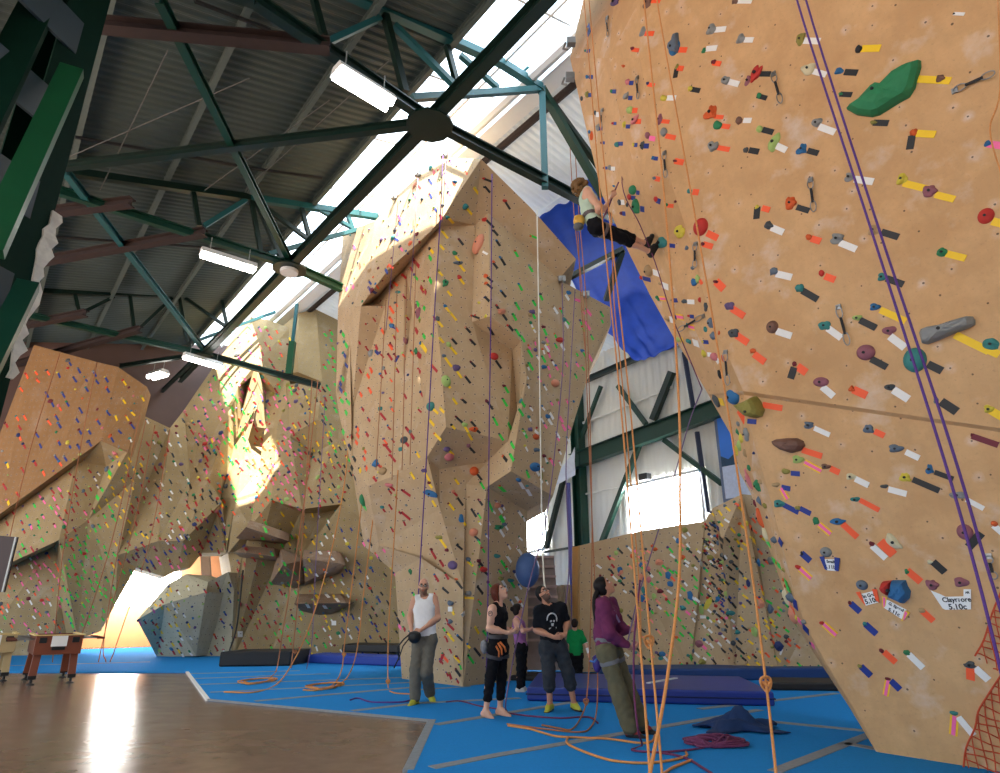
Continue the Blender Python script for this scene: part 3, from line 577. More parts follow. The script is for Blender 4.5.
# ---- the tower
tw_ = [
 # bright upper left facet, the turned one behind it
 [(375, 221, 14.6), (395, 198, 13.9), (418, 176, 13.1), (444, 157, 12.3), (481, 159, 11.5), (442, 218, 11.75), (431, 231, 11.9), (388, 270, 13.1), (361, 306, 13.8)],
 [(343, 233, 16.0), (375, 221, 14.6), (361, 306, 13.8), (338, 308, 15.6)],
 # underside of that facet
 [(442, 218, 11.75), (431, 231, 11.9), (388, 270, 13.1), (361, 306, 13.8), (372, 303, 14.5), (405, 268, 13.6), (430, 237, 12.4), (440, 226, 12.1)],
 # underside in front
 [(481, 159, 11.5), (442, 218, 11.75), (440, 226, 12.1), (475, 225, 12.5), (488, 213, 12.3)],
 # band to the right
 [(481, 159, 11.5), (530, 207, 12.1), (576, 259, 12.9), (559, 279, 13.3), (520, 241, 12.75), (488, 213, 12.3)],
 # front, from the corner to the inner pocket
 [(440, 226, 12.1), (475, 225, 12.5), (472, 322, 12.5), (440, 350, 12.1), (434, 300, 12.2)],
 [(475, 225, 12.5), (488, 213, 12.3), (491, 316, 11.95), (472, 322, 12.5)],
 [(488, 213, 12.3), (520, 241, 12.75), (559, 279, 13.3), (563, 282, 13.4), (560, 330, 13.3), (521, 341, 12.45), (491, 316, 11.95)],
 [(472, 322, 12.5), (491, 316, 11.95), (521, 341, 12.45), (512, 351, 12.9)],
 [(440, 350, 12.1), (472, 322, 12.5), (512, 351, 12.9), (518, 422, 12.9), (508, 441, 12.4), (446, 427, 11.95)],
 [(512, 351, 12.9), (521, 341, 12.45), (527, 376, 12.5), (518, 422, 12.9)],
 [(563, 282, 13.4), (610, 307, 14.6), (611, 325, 14.7), (587, 373, 14.2), (575, 418, 13.7), (520, 430, 12.5), (527, 376, 12.5), (521, 341, 12.45), (560, 330, 13.3)],
 [(518, 422, 12.9), (527, 376, 12.5), (520, 430, 12.5), (575, 418, 13.7), (553, 496, 12.9), (511, 471, 12.0), (508, 441, 12.4)],
 # dark undersides
 [(446, 427, 11.95), (508, 441, 12.4), (487, 462, 13.0), (439, 469, 12.8), (427, 457, 12.5)],
 [(508, 441, 12.4), (511, 471, 12.0), (487, 487, 12.8), (487, 462, 13.0)],
 [(511, 471, 12.0), (553, 496, 12.9), (527, 511, 13.7), (487, 487, 12.8)],
 # left side, pleated
 [(361, 306, 13.8), (372, 303, 14.5), (385, 306, 13.9), (377, 400, 13.5), (370, 440, 13.5), (352, 410, 14.6), (350, 340, 14.8)],
 [(372, 303, 14.5), (405, 268, 13.6), (412, 310, 13.5), (403, 380, 13.2), (385, 306, 13.9)],
 [(385, 306, 13.9), (403, 380, 13.2), (398, 474, 12.9), (368, 486, 13.3), (370, 440, 13.5), (377, 400, 13.5)],
 [(405, 268, 13.6), (430, 237, 12.4), (440, 226, 12.1), (434, 300, 12.2), (412, 310, 13.5)],
 [(412, 310, 13.5), (434, 300, 12.2), (440, 350, 12.1), (424, 410, 12.5), (403, 380, 13.2)],
 [(403, 380, 13.2), (424, 410, 12.5), (427, 457, 12.5), (398, 474, 12.9)],
 [(440, 350, 12.1), (446, 427, 11.95), (427, 457, 12.5), (424, 410, 12.5)],
 [(338, 308, 15.6), (361, 306, 13.8), (350, 340, 14.8), (345, 392, 14.9), (336, 392, 15.4)],
 [(336, 392, 15.4), (345, 392, 14.9), (350, 340, 14.8), (352, 410, 14.6), (370, 440, 13.5), (368, 486, 13.3), (352, 468, 14.2), (339, 415, 15.2)],
 # second dark underside and the wedge under it
 [(368, 486, 13.3), (398, 474, 12.9), (440, 509, 12.7), (379, 545, 14.0)],
 [(398, 474, 12.9), (427, 457, 12.5), (439, 469, 12.8), (466, 484, 12.9), (440, 509, 12.7)],
 [(439, 469, 12.8), (487, 462, 13.0), (487, 487, 12.8), (466, 484, 12.9)],
 [(440, 509, 12.7), (466, 484, 12.9), (463, 586, 12.7), (421, 558, 13.0), (379, 545, 14.0)],
 [(379, 545, 14.0), (421, 558, 13.0), (395, 573, 14.1)],
 [(352, 468, 14.2), (368, 486, 13.3), (379, 545, 14.0), (395, 573, 14.1), (376, 556, 14.6), (364, 546, 14.8)],
 # column below
 [(395, 573, 14.1), (421, 558, 13.0), (463, 586, 12.7), G(463, 688), G(402, 680)],
 [(466, 484, 12.9), (487, 487, 12.8), (527, 511, 13.7), (528, 600, 14.0), G(527, 680), G(463, 688), (463, 586, 12.7)],
]
facets('climbing_wall', tw_, M_tw, (0, 2.2, 0), 'tall central climbing tower with a brightly lit upper left facet')
# ---- left group
c = 20.6
lp_ = [[(34, 345, 19.6), (97, 362, 19.2), (118, 367, 19.0), (147, 387, 18.7), (140, 414, 18.6), (128, 451, 18.0), (101, 441, 18.3), (50, 478, 18.8), (0, 514, 19.4), (-30, 535, 19.7), (-22, 470, 20.2), (0, 433, 20.0)]]
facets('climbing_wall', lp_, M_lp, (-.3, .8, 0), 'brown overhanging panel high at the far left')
lo = [
 [(101, 441, 18.3), (128, 451, 18.0), (106, 466, 19.4), (76, 461, 19.0)],
 [(101, 441, 18.3), (76, 461, 19.0), (0, 514, 20.0), (-30, 535, 20.2), (-30, 537, 19.7), (0, 515, 19.4), (50, 478, 18.8)],
 [(76, 461, 19.0), (106, 466, 19.4), (88, 520, 19.2), (59, 540, 18.9), (12, 562, 19.4), (-30, 575, 19.6), (-30, 535, 20.2), (0, 514, 20.0)],
 [(59, 540, 18.9), (12, 562, 19.4), (-30, 575, 19.6), (-30, 578, 20.8), (12, 566, 20.7), (55, 546, 20.5)],
 [(-30, 578, 20.8), (12, 566, 20.7), (55, 546, 20.5), (60, 600, 20.7), G(48, 656), G(-30, 657)],
 [(55, 546, 20.5), (59, 540, 18.9), (88, 520, 19.2), (104, 560, 19.7), (92, 615, 20.2), (78, 640, 20.3), G(70, 655), G(48, 656), (60, 600, 20.7)],
 [(92, 615, 20.2), (104, 560, 19.7), (118, 555, 19.5), (136, 568, 20.1), (115, 605, 20.2), (101, 631, 20.3), (78, 640, 20.3)],
 # middle field
 [(106, 466, 19.4), (128, 451, 18.0), (140, 414, 18.6), (135, 480, 18.8), (118, 555, 19.5), (104, 560, 19.7), (88, 520, 19.2)],
 [(140, 414, 18.6), (170, 428, 18.7), (184, 410, 18.7), (190, 480, 18.8), (158, 541, 18.9), (118, 555, 19.5), (135, 480, 18.8)],
 [(184, 410, 18.7), (214, 366, 18.6), (243, 324, 18.5), (250, 317, 18.4), (268, 320, 18.1), (256, 364, 18.0), (238, 386, 18.0), (221, 443, 18.1), (208, 481, 18.3), (190, 480, 18.8)],
 [(190, 480, 18.8), (208, 481, 18.3), (222, 502, 18.6), (183, 541, 18.7), (158, 541, 18.9)],
 # under the field: pale underside of the arch
 [(118, 555, 19.5), (158, 541, 18.9), (183, 541, 18.7), (178, 570, 20.2), (165, 577, 20.4), (136, 568, 20.1)],
 [(183, 541, 18.7), (222, 502, 18.6), (228, 552, 19.8), (202, 553, 20.2), (190, 568, 20.3), (178, 570, 20.2)],
 # dark rib and bright edge
 [(238, 386, 18.0), (247, 384, 18.9), (236, 440, 19.0), (221, 496, 19.1), (208, 481, 18.3), (221, 443, 18.1)],
 [(247, 384, 18.9), (252, 376, 18.2), (259, 400, 18.2), (248, 440, 18.4), (235, 500, 18.7), (226, 552, 19.4), (221, 496, 19.1), (236, 440, 19.0)],
 [(238, 386, 18.0), (256, 364, 18.0), (252, 376, 18.2), (247, 384, 18.9)],
 [(222, 502, 18.6), (208, 481, 18.3), (221, 496, 19.1), (226, 552, 19.4), (228, 552, 19.8)],
 # blocks at the top
 [(268, 320, 18.1), (290, 328, 18.4), (287, 375, 18.7), (256, 364, 18.0)],
 [(281, 327, 18.6), (299, 313, 18.0), (298, 372, 18.2), (288, 374, 18.7)],
 [(299, 313, 18.0), (316, 309, 17.9), (322, 382, 18.0), (298, 372, 18.2)],
 [(316, 309, 17.9), (342, 314, 18.8), (340, 400, 18.6), (322, 382, 18.0)],
 [(252, 376, 18.2), (256, 364, 18.0), (287, 375, 18.7), (292, 388, 18.6), (279, 395, 18.8), (266, 390, 18.9), (259, 400, 18.2)],
 [(259, 400, 18.2), (266, 390, 18.9), (265, 428, 18.9), (246, 426, 18.4)],
 [(266, 390, 18.9), (279, 395, 18.8), (277, 428, 18.5), (265, 428, 18.9)],
 [(279, 395, 18.8), (292, 388, 18.6), (290, 436, 18.4), (277, 428, 18.5)],
 [(246, 426, 18.4), (265, 428, 18.9), (262, 446, 19.4), (243, 443, 18.9)],
 [(287, 384, 18.5), (310, 384, 18.0), (318, 419, 17.9), (290, 436, 18.4)],
 [(310, 384, 18.0), (322, 382, 18.0), (340, 400, 18.6), (352, 430, 18.2), (338, 441, 18.1), (318, 419, 17.9)],
 [(290, 436, 18.4), (318, 419, 17.9), (338, 441, 18.1), (313, 453, 19.0)],
 # big slabs in the middle
 [(243, 443, 18.9), (262, 446, 19.4), (259, 470, 19.0), (250, 527, 18.9), (229, 552, 19.2), (235, 500, 18.7), (248, 440, 18.4)],
 [(262, 446, 19.4), (265, 428, 18.9), (277, 428, 18.5), (272, 500, 18.6), (259, 470, 19.0)],
 [(277, 428, 18.5), (290, 436, 18.4), (313, 453, 19.0), (302, 509, 18.4), (272, 500, 18.6)],
 [(313, 453, 19.0), (338, 441, 18.1), (352, 430, 18.2), (362, 470, 18.2), (341, 504, 18.3), (302, 509, 18.4)],
 [(272, 500, 18.6), (302, 509, 18.4), (300, 513, 19.6), (272, 504, 19.8)],
 [(302, 509, 18.4), (341, 504, 18.3), (342, 508, 19.6), (322, 513, 19.8), (300, 513, 19.6)],
 [(259, 470, 19.0), (272, 500, 18.6), (272, 504, 19.8), (300, 513, 19.6), (298, 560, 19.6), (280, 640, 20.5), G(270, 658), G(234, 657), (243, 553, 19.7), (250, 527, 18.9)],
 [(300, 513, 19.6), (322, 513, 19.8), (342, 508, 19.6), (341, 504, 18.3), (362, 470, 18.2), (420, 560, 19.0), (420, 620, 20.0), G(420, 659), G(340, 659), G(270, 658), (280, 640, 20.5), (298, 560, 19.6)],
 # foot of the rib: wedge and light pillar
 [(229, 552, 19.2), (250, 527, 18.9), (243, 553, 19.7), (228, 553, 19.9)],
 [(228, 553, 19.9), (243, 553, 19.7), G(234, 657), G(231, 657), (234, 590, 20.2)],
]
def deeper(c):
    if isinstance(c, Vector): return c
    t = min(1.1, max(0, (600-c[1])/270)); f = min(1, max(0, (c[0]-120)/64)); return (c[0], c[1], c[2]+4.0*t*f)
lo = [[deeper(c) for c in poly] for poly in lo]
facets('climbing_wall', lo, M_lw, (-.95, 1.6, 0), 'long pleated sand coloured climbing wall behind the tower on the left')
bo_ = [[(137, 620, 18.6), (168, 584, 19.2), (186, 574, 19.6), (208, 582, 19.6), (206, 592, 19.2), (165, 604, 18.7)],
       [(137, 620, 18.6), (165, 604, 18.7), (206, 592, 19.2), (196, 656, 19.9), G(157, 657)],
       [(206, 592, 19.2), (208, 582, 19.6), (228, 572, 19.9), (234, 590, 20.2), G(231, 657), G(196, 657)]]
facets('climbing_boulder', bo_, M_gr, (.2, 1.3, 0), 'pale faceted climbing boulder beside the bright doorway', 'climbing boulder')
vo_ = [
 ('grey ledge volume highest on the lower left wall', [[(246, 527, 18.7), (279, 538, 18.7), (275, 541, 19.5), (236, 538, 19.6)], [(246, 527, 18.7), (279, 538, 18.7), (280, 530, 19.3), (250, 520, 19.3)]]),
 ('thin ledge volume just below the highest grey ledge', [[(234, 552, 18.9), (275, 556, 18.9), (276, 560, 19.8), (240, 557, 19.8)], [(234, 552, 18.9), (275, 556, 18.9), (274, 548, 19.4), (246, 546, 19.4)]]),
 ('pointed volume with a lit left facet', [[(281, 549, 19.2), (283, 565, 18.5), (270, 584, 19.4), (274, 566, 19.6)], [(283, 565, 18.5), (270, 584, 19.4), (294, 588, 19.8), (303, 580, 19.4)], [(281, 549, 19.2), (303, 560, 19.3), (303, 580, 19.4), (283, 565, 18.5)]]),
 ('wedge volume right of the pointed one', [[(303, 559, 18.6), (338, 563, 18.6), (336, 566, 18.7), (305, 582, 19.2)], [(305, 582, 19.2), (303, 586, 19.9), (337, 573, 19.6), (336, 566, 18.7)], [(303, 559, 18.6), (338, 563, 18.6), (336, 551, 19.2), (304, 550, 19.2)]]),
 ('dark triangular roof volume near the floor', [[(294, 604, 18.9), (346, 603, 18.9), (326, 618, 20.2), (304, 613, 20.2)], [(294, 604, 18.9), (346, 603, 18.9), (340, 594, 19.6), (298, 594, 19.6)]]),
]
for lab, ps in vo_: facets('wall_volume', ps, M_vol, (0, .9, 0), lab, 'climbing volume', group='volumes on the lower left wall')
BVH = BVHTree.FromPolygons(BV_V, BV_F)
def hit(px, py):
    d = ray(px, py).normalized(); return BVH.ray_cast(CAMP, d)
# ================================================================== holds and tape
HC = dict(tq=(56, 132, 128), gy=(140, 142, 140), dg=(74, 80, 84), rd=(196, 52, 44), mr=(112, 30, 44), og=(214, 92, 40), yl=(214, 196, 70), gn=(40, 128, 82), cr=(214, 204, 168),
          mv=(150, 92, 104), bl=(44, 108, 160), bk=(34, 34, 38), tn=(176, 146, 104), br=(122, 88, 74), ol=(146, 138, 66), lg=(166, 194, 110), sl=(98, 112, 128), pu=(104, 84, 128), pk=(206, 120, 124), nv=(40, 52, 104), pe=(216, 140, 110))
CN = dict(tq='teal', gy='grey', dg='dark grey', rd='red', mr='maroon', og='orange', yl='yellow', gn='green', cr='cream', mv='mauve', bl='blue', bk='black', tn='tan', br='brown', ol='olive', lg='pale green', sl='slate grey', pu='purple', pk='pink', nv='navy', pe='peach')
TC = dict(K=(30, 30, 32), W=(240, 238, 234), O=(255, 96, 48), Y=(250, 206, 20), B=(28, 52, 140), R=(176, 22, 34), P=(255, 90, 150), G=(40, 210, 70), M=(112, 16, 40), Q=(255, 110, 170))
TN = dict(K='black', W='white', O='orange', Y='yellow', B='blue', R='red', P='pink-and-yellow', G='bright green', M='dark red', Q='pink')
def HM(c): return mat('hold_'+CN[c].replace(' ', '_'), HC[c], rough=.7, vary=.16, scale=18, bump=.15)
def TM(c): return mat('tape_'+TN[c].replace(' ', '_'), TC[c] if c != 'P' else (250, 200, 30), rough=.55, vary=.04, scale=30)
M_bolt = mat('bolt_hole', (16, 14, 14), rough=.6)
# hold line: x y w h colour [shape] [tapes: colour x y length angle thickness]
RIGHT = """
801 39.5 9 16 ol L-60; W 812 41 16 2 6
756 73 9 27 rd L-62; K 764 74 13 0 5
809 69 17 12 cr L-35; W 819.5 73 14 15 6
839 71 10 7 bl; K 851 72.5 13 3 6
859 49 7 8 bk; Y 871 48.5 19 -2 6.5
940.5 78.5 10 8 br; 
841 94 5 5 gn; K 846 94.5 12 3 5
759.5 96 6 6 gn; K 762 97 10 15 5
760 129.5 8 7 lg; K 768 131 11 15 6
817 123 12 11 gy; W 827 129.5 17 20 7
874 122.5 8 6 ol; K 881 123 15 2 6
774 142 10 22 lg L-60; W 781.5 148 11 25 7
802.5 149 14 11 bl T; K 813 152 11 15 6
914 132.5 8 8 og; Y 926 134 19 3 7; K 911 142.5 14 100 7
988 143.5 9 7 bl; Q 995 145 14 8 7
849.5 177 11 10 gy; W 864 180.5 19 8 7
902 179 12 12 yl; Y 915 186 24 14 7
930 191 16 13 mv; Y 945 197 20 14 7
954 14 3 3 bk; W 959 14 11 3 3
757 207 5 5 yl; O 766 209 8 15 6; K 757 213 12 95 6
791 203 12 14 og; K 803 209 13 17 6
769 225 10 10 dg T; W 777.5 230 13 22 7
809 237 7 8 og; O 816 240 10 17 7
837.5 238.5 16 12 gy; W 848 246 18 22 7
874 230 14 11 tn; K 890 234.5 18 17 7
942.5 252 13 10 gn T; Y 956 256 20 14 7
986 216 17 16 rd B; Y 999 223 14 14 8
774 271.5 9 9 sl; W 784 275.5 16 13 7
822 273.5 7 7 rd; O 830 278 11 20 7
800 288 9 9 tq; K 810 295 18 30 7
882.5 277 11 9 tq; K 895 281.5 18 20 7
875 307 12 8 bl; Y 893 315.5 28 24 7
857.5 318 12 7 lg; K 868 324 18 26 7
825 325.5 13 10 tq; W 834.5 333 17 36 7
772.5 327 12 13 br B; W 784 333.5 16 18 7
889.5 331 17 11 mv; W 897.5 342 19 37 8
866 352.5 19 16 mv B; K 879 363 18 28 7
915 360 24 25 tq B; K 935 367.5 16 26 8
991 344 20 12 tq T; Y 991 351 18 24 8
753 351 7 6 og; O 759.5 358 14 36 7
794.5 364 5 6 mr; O 802 369.5 11 35 8; K 792.5 373 12 108 7
821 382 16 10 mv B; W 828 391.5 15 40 7
852 389 8 8 og T; O 860 392.5 15 24 8
890 387.5 13 8 dg; W 901 394.5 18 32 8
936 400 6 8 sl; K 949 406.5 19 33 9
989 409 12 9 yl; Y 997 414 14 30 8
809 425 12 8 sl; W 822 431.5 17 24 5
798 459.5 13 9 lg; P 813 466.5 19 28 6
826 466.5 11 6 br; O 835 470.5 10 25 6
869 428.5 14 9 sl T; O 879.5 433.5 11 25 6
896 448.5 17 9 sl; W 912.5 455 15 25 6
972 435 4 4 mr; M 985 440.5 28 19 6
930 469 11 10 bl T; K 944 475.5 20 20 5
905.5 477 15 9 yl T; K 926 485 29 23 6
786 471 9 6 ol; B 795.5 473.5 9 5 5
851 476.5 12 7 cr; W 862 482 15 26 6
884.5 486.5 10 5 dg; W 897.5 491.5 19 15 6
776 485 10 6 tn; B 786 488 9 12 5; P 784.5 493.5 13 60 5
855.5 499.5 12 6 tq; O 869.5 505 22 28 5
779 503.5 13 8 tq; B 791 508.5 17 27 5
798 508 6 5 ol; B 805.5 511 12 27 5
957.5 495 17 8 gy; W 975 504 20 28 5
816 521 7 9 gn; P 825 529 15 40 6
838 521.5 18 8 bl L-8; O 850 530.5 20 42 6
894 542 22 11 cr L35; O 887 548 19 45 9
872 543.5 6 5 mr; W 879 552 19 42 6
965 532 17 16 mv B; K 975 540 19 -48 9
995 524 9 6 og; W 999 530 14 40 6
802 553.5 4 5 bk; B 806 557 12 42 6
826 552 12 10 gy B;
798 567 6 6 rd; P 805.5 573.5 15 42 6
930 562 7 5 cr; K 939 567 16 42 7
932.5 584.5 14 11 mv; 
961 582 17 10 mv;
907 571.5 6 6 gn; O 914 576 18 40 7
862 585 12 10 sl B;
850 603 4 5 mr; B 855.5 607.5 13 42 6
922 610.5 8 6 tn; O 928 616 15 42 6
865 624 5 5 tq; B 871 629 15 42 6
822 623 5 4 rd; P 830 629.5 17 42 6
882 651 6 5 mr; O 890 657 16 42 6
907 652.5 7 6 gn; W 916 661 20 44 6
860 666 5 4 ol; B 866 671 14 44 6
970 664.5 17 7 dg L0; O 970.5 674 12 88 8; W 982 674 18 42 7
888 679 6 5 mr; B 895.5 685 13 44 6; P 887 687.5 16 100 6
954 713 9 6 tq; P 954 725.5 19 94 8; W 966 726 24 50 6
615 1.5 11 8 pu; 
647.5 3 9 11 br; O 656 1 9 0 4
642.6 31.6 6 10 gy; O 649.5 33.7 9 0 4.5
632.7 48.5 4 4 mr; O 635.5 50 7 8 4
711.3 29.2 10 11 gy; W 720.5 29.5 11 -5 5
740.7 38.7 9 10 gy; W 749 40 9 0 5
704 50.5 5 6 gn; W 711.5 48.5 11 -5 5
714 62 5 5 mr; O 717 63.5 8 8 5
677 66.6 4 6 ol; O 680.5 68.5 6 5 5; K 676 73 10 100 4
726 80.5 11 10 gy L-40; W 733.7 83 11 15 6
664 98 7 6 yl; W 671.5 98 9 0 5
690.5 88.8 5 6 yl; K 695.6 90 9 10 5
711.6 112.5 17 14 og T; O 719 117 9 5 4
718 125 9 9 gn; O 726 126.5 8 8 5
739.5 121 8 8 br; W 747.5 120.5 8 0 5
713 146 11 15 gy L-70; O 723.7 148.7 12 10 5
746 150 5 6 dg; K 754 151 10 10 6
748 80.5 6 11 mv; 
735 2 7 5 br; W 745 1.5 14 0 4
674.7 48 10 15 bl B; O 683 50 8 0 5
587.6 30 4 4 tn; B 588.7 30 9 80 3
585.4 50.7 3 3 tq; B 588.6 51 3 0 3
587.4 76.7 4 4 bl; B 591 77 4 0 4
587.3 94.4 5 7 ol; B 590 95 3 0 4
582 98.7 4 5 dg;
628 82 4 7 pk; B 631.5 83 4 0 4
611.7 91.3 4 4 gn; B 614.3 91.5 3.5 0 4
626.6 95.8 6 10 gy L-70; B 630.5 98 4 0 4
648 83.5 3 4 nv; O 651.3 85 7 8 4
623.4 66 4 4 og; 
630 110 6 8 lg; O 635 110.5 5 0 5
635.4 119.6 6 14 pk L-60; O 638.6 121.5 5 0 5
659.5 119.6 6 12 mv; O 665 121.5 9 5 4
664.3 132.5 8 9 gy; O 670.7 137 10 12 5
648 135.7 6 7 mv; Q 652.3 138.6 6 10 5
624.5 124.8 3 8 yl; B 628.2 126.5 4 0 4
613 123.3 4 3 rd; B 615 123.5 3 0 3
598.5 127.7 4 9 gy; B 601 128.5 3 0 4
595.6 113 3 5 dg; W 598 114.5 3.5 0 5
592 135.7 4 10 og;
589.7 131.7 3 4 bl;
617 144.5 6 6 tq; B 620.5 143.7 5 0 4
601.4 142.6 3 3 mr; B 603.4 142.8 3 0 3
633.8 144.8 3 4 yl; B 636 145 3 0 4
642.7 145.6 4 11 dg; B 646.5 146 5 0 5
653 157.8 4 4 bl; B 656 158.5 4 5 4
675.2 161 5 4 mr; O 679.2 161.8 9 10 6
654.7 178.2 4 4 sl; O 657.7 179 5 10 5
604 167.8 3 3 mr; B 606 168 3 0 3
609.7 167.5 4 6 gy; W 613.2 168.6 4 0 4
614 186 4 3 bl; 
633 190 9 10 gn B; B 638 192.7 3 10 4
629.8 196.7 5 6 rd; B 633.3 198 4 8 4
636.7 206 9 15 gn T; B 642.5 209 4 10 5
656.3 199.4 5 6 rd; B 658.5 201 4 20 5
689.7 191 5 5 tq; O 695.8 192.2 6 5 6
667.2 204.7 3 5 gn; O 670.6 205.8 6 5 4
675.5 201.5 3 4 mr;
620 202 4 6 dg; W 622.8 202.3 3.5 0 5
627.4 204.7 3 5 dg;
621.5 213.2 4 4 mr; B 624 213.5 3 5 4
701 227 14 18 rd B; O 712.4 235.6 12 26 7
681 231 9 14 yl L-70; 
703 243.8 4 4 mr; O 708 245.4 10 16 6
662 242.5 11 12 tq; B 672.2 245.7 6 8 4
686.7 247.8 4 5 sl; 
693 268 3 5 sl;
694.7 281.8 6 8 bl; 
698.2 278.6 4 9 lg; O 701 282 5 60 3
716 281.8 6 5 mr; O 720 285.3 11 45 8
649 270.5 9 11 tn B; W 656.5 273 7 20 4
641.4 277.8 4 4 rd; B 646.8 279 8 15 3
660 283.7 4 4 tn; W 665.3 286 7 22 4
658 298 6 5 gn T; P 662.8 298.6 6 5 3.5
672 300 3 3 dg; B 675.5 300.2 4 0 3.5
684.7 301.4 6 5 dg; W 691 301.8 7 3 4.5
699.8 299.8 2.5 6 rd;
706 306.7 4 10 dg; 
730 305.9 10 9 pu; O 738 312.3 15 32 7
734 333 11 10 dg; O 742.3 339 14 34 7
667.4 318.7 7 6 tn; W 672.5 319.8 5 15 4
675.4 316.8 3 6 nv; P 680.2 317 7 10 4
689 315.7 4 3 rd; B 692 316.5 4 5 3.5
710.7 322.7 5 12 sl; 
706 329.5 4 6 tq; 
687.5 325 4 4 tq; P 691.5 327 6 15 3.5
713.6 336 5 9 sl;
719 332.8 2.5 5 og;
678.5 339.6 5 4 lg; Y 682 340 4 40 4
689 341.2 8 5 tq; W 696 343 6 20 4
703 341.7 3 3 yl; B 706 342 5 5 3.5
704.2 353.4 7 6 yl; W 709.8 354.5 4 5 4
714.6 356.6 7 9 pk; W 718 361 4 60 3
723.5 358.5 3 7 og;
720.3 374.6 4 9 bk;
717 400 7 9 dg; Y 721.7 401.8 4 10 4
733.9 396.2 13 16 bl B; 
747 434 7 14 gy; 
738.5 423.5 3 5 gy; 
738 432 3.5 7 gn; 
741.5 438 5 8 yl;
739.8 445.6 6 9 lg; 
737 451 6 8 yl; 
745.4 453 4 7 tn;
754 453 3 4 nv;
749.7 468 5 5 gn;
749.4 479.8 6 15 pk;
757.7 485.4 6 12 gn; 
760.6 481.7 4 5 tn;
759.8 500.6 6 8 sl;
755.5 503.5 3 5 mr;
765.4 505.4 4 5 ol;
760.6 517.5 7 14 og; 
767 517.5 3 3 nv;
766.7 535 7 9 cr;
774.7 540 6 7 sl; B 780.7 542 7 60 3
771 560.5 8 9 gy;
783.7 570 3 5 ol;
787.4 597.8 7 13 cr;
791.4 597.4 8 9 sl; B 795.4 604 10 80 3
794 614.6 9 11 pe;
804 622 4 4 gy; B 806 629 9 48 5
"""
